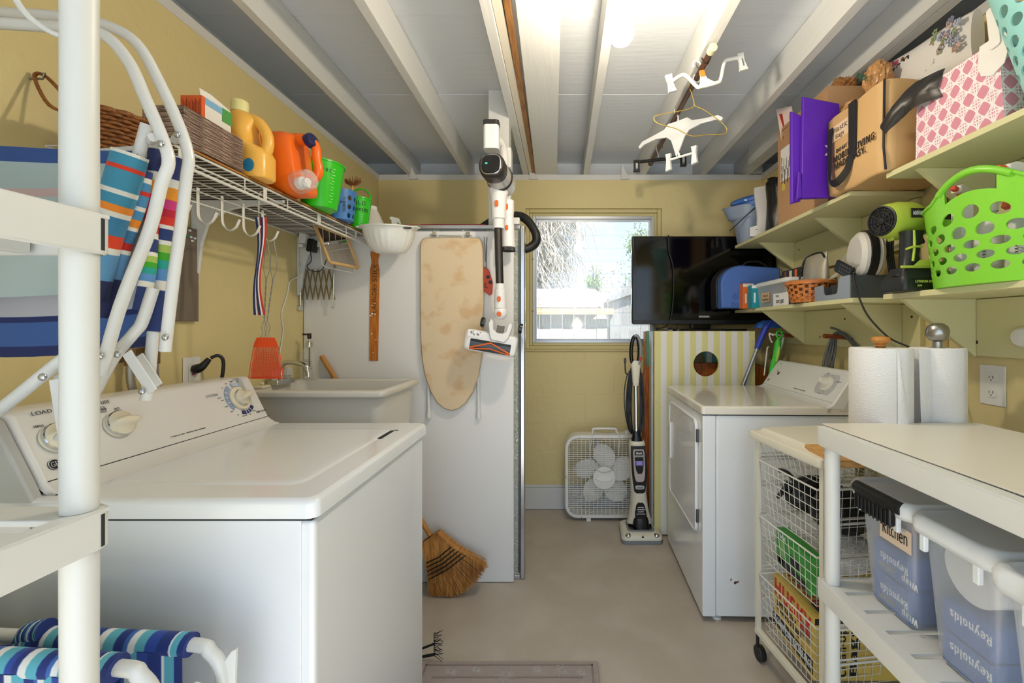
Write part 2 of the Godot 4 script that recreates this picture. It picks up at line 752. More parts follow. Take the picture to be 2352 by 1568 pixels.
func window() -> void:
	var paint := M("window paint", "cfc188", 0.5)
	var alu := M("brushed aluminium", "b9bbbd", 0.38, 0.85)
	var w := thing("window_1", "", "", V(0.2175, 1.095, 3.06))
	w.set_meta("kind", "structure")
	# painted casing steps
	var b := MB.new()
	var fr := func(bb: MB, x0: float, x1: float, y0: float, y1: float, wd: float, d0: float, d1: float, bev: float) -> void:
		bb.bb(V(x0, y0, d0), V(x0 + wd, y1, d1), bev)
		bb.bb(V(x1 - wd, y0, d0), V(x1, y1, d1), bev)
		bb.bb(V(x0 + wd, y0, d0), V(x1 - wd, y0 + wd, d1), bev)
		bb.bb(V(x0 + wd, y1 - wd, d0), V(x1 - wd, y1, d1), bev)
	fr.call(b, -0.252, 0.687, 1.095, 2.07, 0.026, 3.02, 3.1, 0.003)
	fr.call(b, -0.226, 0.661, 1.121, 2.044, 0.022, 3.03, 3.1, 0.003)
	put("casing", b, paint, w)
	b = MB.new()
	b.bb(V(-0.255, 1.085, 2.985), V(0.69, 1.097, 3.05), 0.003)
	put("sill", b, paint, w)
	b = MB.new()
	fr.call(b, -0.205, 0.64, 1.142, 2.023, 0.02, 3.025, 3.1, 0.002)
	fr.call(b, -0.185, 0.62, 1.162, 2.003, 0.006, 3.04, 3.1, 0.001)
	put("frame", b, alu, w)
	for y in [1.36, 1.72]:
		b = MB.new()
		b.bb(V(-0.213, y, 3.02), V(-0.196, y + 0.006, 3.027), 0.001)
		put("clip", b, M("brass", "a08a4a", 0.4, 0.7), w)
	var glass := M("window glass", "eef4f4", 0.03, 0.0, 0.06)
	b = MB.new()
	b.bb(V(-0.182, 1.165, 3.047), V(0.617, 2.0, 3.05), 0.0)
	put("pane", b, glass, w)
	for k in 9:   # jalousie slats outside the inner pane
		b = MB.new()
		var y := 1.168 + k * 0.0925
		b.bar(V(-0.18, y + 0.048, 3.125), V(0.615, y + 0.048, 3.125), 0.005, 0.104, 0.001, Vector3(0, 1, -0.22))
		put("louvre_pane", b, M("louvre glass", "e3eff0", 0.05, 0.0, 0.12), w)


func outside() -> void:
	rng.seed = 11
	var b := MB.new()
	b.bb(V(-9, -0.2, 3.2), V(9, -0.12, 14), 0.0)
	b.bb(V(-9, -0.2, -0.8), V(9, -0.12, -12), 0.0)
	struct("ground_outside", b, M("pale paving", "b4b8bb", 0.8))
	var old := wood("weathered fence wood", "cfccc6", "a9a49c", 1)
	var f := thing("fence", "weathered grey picket fence with clipped tops behind the window", "fence", V(0.3, -0.12, 5.3))
	for k in 14:
		var p := MB.new()
		var x := -0.62 + k * 0.1385
		if x > 0.95:
			break
		var h := 1.77 + rng.randf_range(-0.008, 0.008)
		p.prism([Vector2(-0.066, 0), Vector2(0.066, 0), Vector2(0.066, h - 0.04), Vector2(0.035, h), Vector2(-0.035, h), Vector2(-0.066, h - 0.04)], 0.0, 0.016, at_pos(V(x, -0.12, 5.3 + (k % 2) * 0.004)), 0.002)
		put("picket", p, old, f)
	b = MB.new()
	b.bb(V(-0.9, 1.405, 5.16), V(0.612, 1.48, 5.2), 0.004)
	tag(put("ledger_board", b, wood("new pine", "d8b991", "b98f63", 0)), "raw pine board nailed low across the picket fence outside", "board")
	b = MB.new()
	b.prism([Vector2(-0.9, 1.49), Vector2(0.42, 1.49), Vector2(0.53, 1.61), Vector2(0.38, 1.712), Vector2(-0.9, 1.712)], -5.2, -5.17, Transform3D(), 0.003)
	var sg := tag(put("arrow_sign", b, M("sign white", "f4f2ee", 0.7)), "long white pointed sign with faded red letters on the picket fence", "sign")
	words("GETAWAY", sg, M("faded red", "e79a98", 0.8), at_pos(V(-0.05, 1.565, 5.166)), 0.085, 0.72, false)
	# the gate, turned towards the house
	var g := thing("gate", "grey plank gate swung open beside the picket fence outside", "gate", V(0.62, -0.12, 5.2), 0.0)
	var gd := Vector3(0.62, 0, 0.55).normalized()
	for k in 12:
		var p := MB.new()
		var q := V(0.58, -0.12, 5.24) + gd * (0.14 * k + 0.07)
		var h := 1.80 + 0.055 * k if k < 4 else 2.02
		p.box(q + Vector3(0, h / 2, 0), Vector3(0.136, h, 0.018), 0.002, Basis(gd, Vector3.UP, gd.cross(Vector3.UP)))
		put("plank", p, old, g)
	for yy in [[1.60, 1.83], [0.35, 0.55]]:
		var p := MB.new()
		var n0 := gd.cross(Vector3.UP) * 0.03
		p.bar(V(0.58, yy[0], 5.24) + n0, V(0.58, yy[1], 5.24) + gd * 0.95 + n0, 0.03, 0.09, 0.002)
		put("rail", p, old, g)
	b = MB.new()
	var n1 := gd.cross(Vector3.UP) * 0.03
	b.bar(V(0.62, 0.3, 5.2) + n1, V(0.62, 1.4, 5.2) + gd * 1.5 + n1, 0.03, 0.07, 0.002)
	put("brace", b, old, g)
	# planting beyond
	palm()
	bush("shrub", "thin grey-green shrub beyond the gate outside the window", V(0.86, 0, 6.3), 0.75, 2.75, 5200, "7f8f5d", 0.026, 5)
	bush("tree", "small round green treetop against the sky beyond the yard", V(1.98, 2.85, 11.0), 0.5, 1.15, 1800, "7f9450", 0.05, 8)
	bush("sapling", "bright green leafy sprig above the sign beside the palm", V(0.52, 1.75, 7.0), 0.2, 0.55, 500, "86a84e", 0.03, 9)


func bush(nm: String, label: String, at: Vector3, r: float, h: float, count: int, col: String, leaf: float, sd: int) -> void:
	rng.seed = sd
	var o := thing(nm, label, "plant", Vector3(at.x, -0.12, at.z))
	var st := MB.new()
	var lv := MB.new()
	var tips := []
	for k in 26:
		var a := rng.randf() * TAU
		var q := sqrt(rng.randf()) * r
		var tip := at + Vector3(cos(a) * q, h * rng.randf_range(0.45, 1.0) * (1.0 - 0.35 * q / r), sin(a) * q)
		tips.append(tip)
		st.tube([Vector3(at.x, -0.12, at.z), at.lerp(tip, 0.5) + Vector3(0, 0.1, 0), tip], [0.012, 0.008, 0.003], 4, false)
	for k in count:
		var tp: Vector3 = tips[rng.randi() % tips.size()]
		var p := at.lerp(tp, rng.randf_range(0.45, 1.05)) + Vector3(rng.randfn(), rng.randfn(), rng.randfn()) * r * 0.13
		p.y = maxf(p.y, at.y + 0.1)
		var d := Vector3(rng.randfn(), rng.randfn(), rng.randfn()).normalized()
		var s := d.cross(Vector3(rng.randfn(), rng.randfn(), rng.randfn())).normalized() * leaf * 0.42
		d *= leaf * rng.randf_range(0.7, 1.3)
		lv.face([p, p + d * 0.5 + s, p + d, p + d * 0.5 - s], Vector3.UP)
	put("stem", st, M("bark", "7d7466", 0.9), o)
	var f := put("foliage", lv, M("leaves " + nm, col, 0.6), o)
	f.set_meta("kind", "stuff")


func palm() -> void:
	rng.seed = 21
	var o := thing("palm_tree", "palm with a thick skirt of dry hanging grey fronds behind the fence", "tree", V(-0.75, -0.12, 7.4))
	var b := MB.new()
	b.tube([V(-0.75, -0.12, 7.4), V(-0.7, 2.0, 7.4), V(-0.72, 4.2, 7.4)], [0.22, 0.2, 0.2], 10)
	put("trunk", b, M("palm trunk", "7a6f62", 0.95), o)
	var dry := MB.new()
	for k in 2600:
		var a := rng.randf() * TAU
		var y0 := rng.randf_range(2.0, 4.0)
		var reach := rng.randf_range(0.25, 1.25) * (0.55 + 0.28 * (y0 - 1.8))
		var root := V(-0.72, y0, 7.4)
		var d := Vector3(cos(a), 0, sin(a))
		var drop := rng.randf_range(0.35, 1.1)
		var p1 := root + d * reach * 0.55 + Vector3(0, 0.06, 0)
		var p2 := root + d * reach + Vector3(rng.randfn() * 0.06, -drop * 0.5, rng.randfn() * 0.06)
		var p3 := root + d * reach * 1.04 + Vector3(rng.randfn() * 0.1, -drop, rng.randfn() * 0.1)
		if p3.y < 1.75:
			p3.y = 1.75 + rng.randf() * 0.2
		dry.tube([p1, p2, p3], [0.009, 0.007, 0.002], 3, false)
	var f := put("dry_fronds", dry, M("dry fronds", "b9b0a3", 0.9), o)
	f.set_meta("kind", "stuff")
	var core := MB.new()
	core.lathe([Vector2(0.0, 1.95), Vector2(0.45, 2.0), Vector2(0.6, 2.6), Vector2(0.62, 3.6), Vector2(0.2, 4.3), Vector2(0, 4.35)], 14, at_pos(V(-0.72, 0, 7.4)))
	put("thatch", core, M("frond thatch", "6f675d", 0.95), o)
	var gr := MB.new()
	for k in 240:
		var a := rng.randf() * TAU
		var root := V(-0.72, 3.3 + rng.randf() * 0.7, 7.4)
		var d := Vector3(cos(a), 0, sin(a)) * rng.randf_range(0.6, 1.3)
		gr.tube([root + d * 0.4, root + d * 0.8 + Vector3(0, 0.15, 0), root + d + Vector3(0, -0.25, 0)], [0.016, 0.012, 0.002], 3, false)
	put("green_fronds", gr, M("green fronds", "7e9b4c", 0.6), o).set_meta("kind", "stuff")


func bulb() -> void:
	var c := V(0.177, 0, 1.30)
	var o := thing("light_bulb", "lit bare pear-shaped bulb hanging under the ceiling joist", "light bulb", c + Vector3(0, 2.05, 0))
	var b := MB.new()
	b.lathe([Vector2(0, 2.087), Vector2(0.014, 2.0885), Vector2(0.027, 2.097), Vector2(0.0355, 2.111), Vector2(0.037, 2.126), Vector2(0.034, 2.143), Vector2(0.0265, 2.162), Vector2(0.0195, 2.18), Vector2(0.0165, 2.2), Vector2(0.016, 2.212)], 28, at_pos(c))
	var g := M("lit glass", "ffffff", 0.3)
	g.emission_enabled = true
	g.emission = Color("fff3dc")
	g.emission_energy_multiplier = 5.0
	put("glass", b, g, o)
	b = MB.new()
	b.lathe([Vector2(0, 2.207), Vector2(0.021, 2.207), Vector2(0.023, 2.212), Vector2(0.023, 2.24), Vector2(0.03, 2.255), Vector2(0.055, 2.285), Vector2(0.058, 2.3035), Vector2(0, 2.3035)], 24, at_pos(c))
	put("socket", b, M("porcelain", "eceae4", 0.3), o)
	b = MB.new()
	var q := c + Vector3(-0.036, 2.29, 0)
	var pts := []
	for k in 13:
		b.ball(q + Vector3(sin(k * 1.3) * 0.0006, -k * 0.0056, 0), Vector3(0.0017, 0.0017, 0.0017), 6)
	put("chain", b, M("bead chain", "a08f70", 0.4, 0.7), o)
	b = MB.new()
	b.lathe([Vector2(0, -0.108), Vector2(0.0022, -0.1), Vector2(0.003, -0.085), Vector2(0.002, -0.075), Vector2(0, -0.072)], 8, at_pos(q))
	put("pull", b, M("cord cream", "d8cba8", 0.8), o)
	var l := OmniLight3D.new()
	l.name = "bulb_light"
	add_child(l)
	l.position = c + Vector3(0, 2.126, 0)
	l.light_color = Color("fff0da")
	l.light_energy = 0.2
	l.light_size = 0.034
	l.omni_range = 12.0
	l.omni_attenuation = 2.0
	l.shadow_enabled = true


# ---------------------------------------------------------------- washer, sink and what stands in front of them
func appliance_white() -> StandardMaterial3D:
	var m := M("white enamel", "e9ebec", 0.22)
	m.clearcoat_enabled = true
	m.clearcoat = 0.4
	m.clearcoat_roughness = 0.08
	return m


func washer() -> void:
	var en := appliance_white()
	var dark := M("dark gap", "26282a", 0.7)
	var w := thing("washing_machine", "white top-loading washing machine with a dial console beside the sink", "washer", V(-0.8, 0, 1.171))
	var b := MB.new()
	b.bb(V(-1.16, 0.02, 0.842), V(-0.478, 0.874, 1.50), 0.012)
	put("body", b, en, w)
	b = MB.new()
	b.bb(V(-1.15, 0.03, 0.839), V(-0.503, 0.872, 0.85), 0.002)
	put("side_panel", b, en, w)
	b = MB.new()
	b.bb(V(-1.155, 0.872, 0.838), V(-0.482, 0.8795, 1.505), 0.0)
	put("gap_seal", b, dark, w)
	b = MB.new()
	var P := []
	for q in [[0.0, 0.8795, 0.002], [0.0, 0.884, 0.0], [0.0, 0.906, 0.0], [0.004, 0.913, 0.0], [0.012, 0.916, 0.0]]:
		P.append(ring_y(rrect(0.700 - 2 * q[0], 0.686 - 2 * q[0], 0.02), q[1], V(-0.818, 0, 1.171)))
	b.loft(P)
	put("top", b, en, w)
	b = MB.new()   # lid with a soft raised edge and a finger scoop
	P = []
	for q in [[-0.006, 0.9155], [-0.002, 0.9168], [0.002, 0.9185], [0.006, 0.9195], [0.02, 0.9198]]:
		P.append(ring_y(rrect(0.418 - 2 * q[0], 0.50 - 2 * q[0], 0.03), q[1], V(-0.756, 0, 1.161)))
	b.loft(P)
	var lid := put("lid", b, en, w)
	b = MB.new()
	b.box(V(-0.540, 0.9165, 1.335), Vector3(0.012, 0.0035, 0.10), 0.001)
	put("finger_scoop", b, dark, lid)
	b = MB.new()
	b.prism([Vector2(0, 0), Vector2(0.012, 0.004), Vector2(0.003, 0.016), Vector2(-0.006, 0.012)], 0.0, 0.001, Transform3D(Basis(Vector3(1, 0, 0), Vector3(0, 0, -1), Vector3(0, 1, 0)), V(-0.533, 0.9158, 1.385)))
	put("chip", b, M("chipped enamel", "6d7479", 0.6), w)
	# console
	var face := [Vector2(-0.975, 0.916), Vector2(-0.99, 0.921), Vector2(-1.006, 0.931), Vector2(-1.016, 0.94), Vector2(-1.08, 1.066), Vector2(-1.086, 1.073), Vector2(-1.096, 1.077), Vector2(-1.19, 1.072), Vector2(-1.2, 1.06), Vector2(-1.2, 0.916)]
	b = MB.new()
	b.prism(face, -1.514, -0.850, Transform3D(), 0.012)
	var con := put("console", b, M("console white", "e6e4df", 0.25), w)
	b = MB.new()
	var cap := [Vector2(-1.0, 0.9), Vector2(-1.012, 0.918), Vector2(-1.03, 0.955), Vector2(-1.085, 1.062), Vector2(-1.1, 1.07), Vector2(-1.2, 1.066), Vector2(-1.2, 0.88), Vector2(-1.05, 0.875)]
	b.prism(cap, -0.852, -0.828, Transform3D(), 0.006)
	put("end_cap", b, M("grey end cap", "b4b6b2", 0.4), con)
	b = MB.new()
	b.bar(V(-1.0150, 0.9395, 0.86), V(-1.0150, 0.9395, 1.51), 0.0016, 0.0016, 0.0)
	put("seam", b, dark, con)
	var nn := Vector3(0.132, 0.064, 0).normalized()
	var up := Vector3(-0.064, 0.132, 0).normalized()
	var on := func(d: float, s: float, lift := 0.0) -> Transform3D:
		return Transform3D(Basis(Vector3(0, 0, -1), up, nn), V(-1.016 - 0.064 * s, 0.94 + 0.132 * s, d) + nn * lift)
	var ink := M("console print", "3a3d42", 0.6)
	var pale := M("console pale print", "8d929b", 0.6)
	var cream := M("cream knob", "e8e0c8", 0.25)
	var chrome := M("chrome", "d4d6d8", 0.12, 1.0)
	# timer dial
	var arc := func(a0: float, a1: float, r0: float, r1: float) -> Array:
		var o := []
		for k in 9:
			var a := deg_to_rad(lerpf(a0, a1, k / 8.0))
			o.append(Vector2(cos(a), sin(a)) * r1)
		for k in 9:
			var a := deg_to_rad(lerpf(a1, a0, k / 8.0))
			o.append(Vector2(cos(a), sin(a)) * r0)
		return o
	var T: Transform3D = on.call(1.42, 0.56)
	for q in [[118, 218, "8fa5c8"], [62, 100, "a9bddb"], [250, 318, "2b2a6b"]]:
		b = MB.new()
		b.prism(arc.call(q[0], q[1], 0.043, 0.056), 0.0, 0.0008, T)
		put("dial_band", b, M("dial print " + q[2], q[2], 0.5), con)
		for k in 3:
			b = MB.new()
			var a := deg_to_rad(q[0] + (q[1] - q[0]) * (0.3 + 0.2 * k))
			b.box(Vector3(cos(a), sin(a), 0) * 0.05 + Vector3(0, 0, 0.001), Vector3(0.016, 0.002, 0.0006), 0.0, Basis(Vector3(0, 0, 1), a))
			b.X = T
			for i in b.v.size():
				b.v[i] = T * b.v[i]
				b.n[i] = T.basis * b.n[i]
			put("dial_tick", b, M("console white print", "e6e4df", 0.4), con)
	var knob := func(X: Transform3D, r: float, wing: float, rot: float, nm: String) -> void:
		var lx := X * Transform3D(Basis(Vector3.RIGHT, PI / 2), Vector3.ZERO)
		var kb := MB.new()
		kb.lathe([Vector2(0, 0), Vector2(r, 0), Vector2(r, 0.004), Vector2(r * 0.97, 0.006), Vector2(0, 0.006)], 28, lx)
		var k0 := put(nm, kb, cream, con)
		kb = MB.new()
		kb.lathe([Vector2(wing * 1.06, 0.005), Vector2(wing * 1.06, 0.012), Vector2(wing * 0.98, 0.014)], 28, lx)
		put("collar", kb, chrome, k0)
		kb = MB.new()
		var P2 := []
		for q in [[1.0, 0.012, 1.0], [1.0, 0.016, 1.0], [0.97, 0.02, 0.55], [0.93, 0.03, 0.4], [0.85, 0.036, 0.33], [0.7, 0.038, 0.26]]:
			P2.append(ring_z(oval(wing * q[0], wing * q[0] * q[2], 24), q[1]))
		kb.X = X * Transform3D(Basis(Vector3(0, 0, 1), rot), Vector3.ZERO)
		kb.loft(P2)
		put("grip", kb, cream, k0)
	knob.call(T, 0.04, 0.026, 0.35, "timer_knob")
	knob.call(on.call(1.03, 0.56), 0.031, 0.029, -0.1, "temperature_knob")
	knob.call(on.call(0.906, 0.56), 0.031, 0.029, -0.1, "load_knob")
	words("COTTONS", con, pale, on.call(1.323, 0.74), 0.0075, 0.046, false)
	words("REGULAR", con, pale, on.call(1.345, 0.66), 0.003, 0.014, false)
	words("CASUALS", con, M("console faint print", "a9b4c8", 0.6), on.call(1.436, 1.0), 0.006, 0.034, false)
	words("DARK COLORS", con, ink, on.call(1.485, 0.155), 0.0065, 0.047, false)
	words("TEMPERATURE", con, ink, on.call(1.0, 0.97), 0.0075, 0.075, false)
	words("WASH/RINSE", con, pale, on.call(1.0, 0.895), 0.005, 0.046, false)
	for q in [["WARM", 1.014, 0.86], ["COLD", 1.014, 0.82], ["HOT", 1.046, 0.83], ["COLD", 1.046, 0.79], ["SMALL", 0.887, 0.78]]:
		words(q[0], con, ink, on.call(q[1], q[2]), 0.0045, 0.0, false)
	words("LOAD", con, ink, on.call(0.902, 0.97), 0.0075, 0.035, false)
	words("11 Clothes Care Cycles - 2 Wash/Spin Speed Combinations", con, ink, on.call(1.195, 0.13), 0.0034, 0.112, false)
	for k in 13:
		var a := deg_to_rad(70 + k * 21)
		if k in [4, 12]:
			continue
		words(["HEAVY", "MEDIUM", "LIGHT", "OFF", "RINSE & SPIN"][k % 5], con, ink, T * at_pos(Vector3(cos(a) * 0.068, sin(a) * 0.061, 0)), 0.0024, 0.0, false)
	b = MB.new()
	b.lathe([Vector2(0, 0.0005), Vector2(0.0115, 0.0005), Vector2(0.0115, 0.0015), Vector2(0, 0.0018)], 24, on.call(0.882, 0.2) * Transform3D(Basis(Vector3.RIGHT, PI / 2), Vector3.ZERO))
	var badge := put("badge", b, M("badge black", "141414", 0.3), con)
	words("GE", badge, M("badge silver", "dfe1e3", 0.3, 0.4), on.call(0.882, 0.2, 0.0019), 0.010, 0.013, false, "Droid Serif", "emblem")
	b = MB.new()
	b.lathe([Vector2(0.0098, 0.0019), Vector2(0.0106, 0.0022), Vector2(0.0112, 0.0019)], 24, on.call(0.882, 0.2) * Transform3D(Basis(Vector3.RIGHT, PI / 2), Vector3.ZERO))
	put("emblem_ring", b, mats["badge silver"], badge)


func sink() -> void:
	var pl := M("utility tub plastic", "dfdbd0", 0.35)
	var s := thing("utility_sink", "deep cream plastic laundry tub with a chrome tap beside the washer", "sink", V(-0.97, 0, 1.89))
	var b := MB.new()
	var c := V(-0.97, 0, 1.872)
	var P := []
	for q in [[0.50, 0.34, 0.62, 0.04], [0.54, 0.38, 0.93, 0.04], [0.545, 0.385, 0.968, 0.04], [0.572, 0.42, 0.976, 0.03], [0.58, 0.424, 0.982, 0.022], [0.58, 0.424, 0.996, 0.022], [0.574, 0.418, 1.002, 0.02], [0.53, 0.37, 1.002, 0.03], [0.52, 0.36, 0.996, 0.04], [0.49, 0.33, 0.70, 0.05], [0.40, 0.26, 0.645, 0.06], [0.02, 0.02, 0.635, 0.009]]:
		P.append(ring_y(rrect(q[0], q[1], q[3]), q[2], c))
	b.loft(P, true, true)
	put("basin", b, pl, s)
	for sx in [-0.21, 0.21]:
		for sz in [-0.14, 0.14]:
			b = MB.new()
			b.rod(c + Vector3(sx * 1.1, 0, sz), c + Vector3(sx, 0.66, sz), 0.016, 10, 0.02)
			put("leg", b, pl, s)
	var chrome := M("chrome", "d4d6d8", 0.12, 1.0)
	b = MB.new()
	P = []
	for q in [[0.125, 0.05, 1.001], [0.125, 0.05, 1.014], [0.115, 0.042, 1.022]]:
		P.append(ring_y(rrect(q[1], q[0], 0.008), q[2], V(-1.225, 0, 1.90)))
	b.loft(P)
	var tap := put("tap_base", b, M("worn chrome", "b9bab8", 0.3, 0.9), s)
	b = MB.new()
	b.tube(spline([V(-1.225, 1.02, 1.90), V(-1.225, 1.06, 1.90), V(-1.215, 1.088, 1.90), V(-1.19, 1.095, 1.90), V(-1.15, 1.09, 1.90), V(-1.118, 1.078, 1.90), V(-1.108, 1.052, 1.90)], 5), 0.0105, 10)
	b.rod(V(-1.108, 1.055, 1.90), V(-1.107, 1.03, 1.90), 0.013, 12)
	put("spout", b, chrome, tap)
	for d in [1.855, 1.945]:
		b = MB.new()
		b.lathe([Vector2(0.012, 1.02), Vector2(0.012, 1.03), Vector2(0.021, 1.034), Vector2(0.022, 1.062), Vector2(0.018, 1.068), Vector2(0, 1.068)], 8, at_pos(V(-1.225, 0, d)))
		put("tap_handle", b, M("clear acrylic", "e6e9ea", 0.08, 0.0, 0.45), tap)


func shelving_left() -> void:
	var pl := M("shelf plastic", "dcdcd6", 0.42)
	var u := thing("plastic_shelving", "tall white plastic shelving unit with round posts nearest the viewer", "shelving unit", V(-0.83, 0, 0.14))
	var ys := [0.0, 0.18, 0.59, 1.004, 1.394, 1.80]
	for p in [[-0.6316, 0.57], [-1.03, 0.57], [-0.6316, -0.29], [-1.03, -0.29]]:
		for k in ys.size() - 1:
			var b := MB.new()
			b.lathe([Vector2(0.0, ys[k]), Vector2(0.0182, ys[k]), Vector2(0.0187, ys[k] + 0.02), Vector2(0.0182, ys[k] + 0.2), Vector2(0.0187, ys[k + 1] - 0.05), Vector2(0.0, ys[k + 1] - 0.05)], 28, at_pos(V(p[0], 0, p[1])))
			put("post", b, pl, u)
	for k in range(1, ys.size()):
		var y: float = ys[k]
		var b := MB.new()
		var P := []
		for q in [[0.004, y - 0.054], [0.0, y - 0.051], [0.0, y - 0.003], [0.003, y]]:
			P.append(ring_y(rrect(0.45 - 2 * q[0], 0.912 - 2 * q[0], 0.0255 - q[0], 6), q[1], V(-0.831, 0, 0.14)))
		b.grid(P, true)
		for sx in [-0.211, 0.211]:
			b.bb(V(-0.831 + sx - 0.013, y - 0.006, -0.305), V(-0.831 + sx + 0.013, y - 0.0005, 0.585), 0.001)
		var sh := put("shelf", b, pl, u)
		for i in 12:
			var s := MB.new()
			var d := -0.30 + i * 0.0765
			s.bb(V(-1.03, y - 0.010, d), V(-0.632, y - 0.001, d + 0.045), 0.002)
			put("slat", s, pl, sh)
		for x in [-0.93, -0.74]:
			b = MB.new()
			b.bb(V(x, y - 0.05, -0.31), V(x + 0.02, y - 0.012, 0.59), 0.001)
			put("rib", b, pl, sh)
		b = MB.new()
		b.box(V(-0.6316 + 0.0252, y - 0.028, 0.57 + 0.005), Vector3(0.0012, 0.042, 0.005), 0.0, Basis(Vector3.UP, 0.2))
		put("corner_clip", b, M("dark gap", "26282a", 0.7), sh)


func stripe_tex(cols: Array, side := 256) -> ImageTexture:   # bands from top to bottom: [share, colour]
	var im := Image.create(4, side, false, Image.FORMAT_RGB8)
	var y := 0.0
	var tot := 0.0
	for c in cols:
		tot += c[0]
	for c in cols:
		var y1: float = y + c[0] / tot * side
		im.fill_rect(Rect2i(0, roundi(y), 4, roundi(y1) - roundi(y) + 1), Color(c[1]))
		y = y1
	return ImageTexture.create_from_image(im)


func cloth(key: String, cols: Array) -> StandardMaterial3D:
	var m := M(key, "ffffff", 0.8)
	m.albedo_texture = stripe_tex(cols)
	m.texture_repeat = false
	m.rim_enabled = true
	m.rim = 0.2
	return m


func sleeve(b: MB, pts: Array, r: float) -> void:   # cloth drawn round a tube, its colours running along it
	b.tube(spline(pts, 5), r, 12, false)


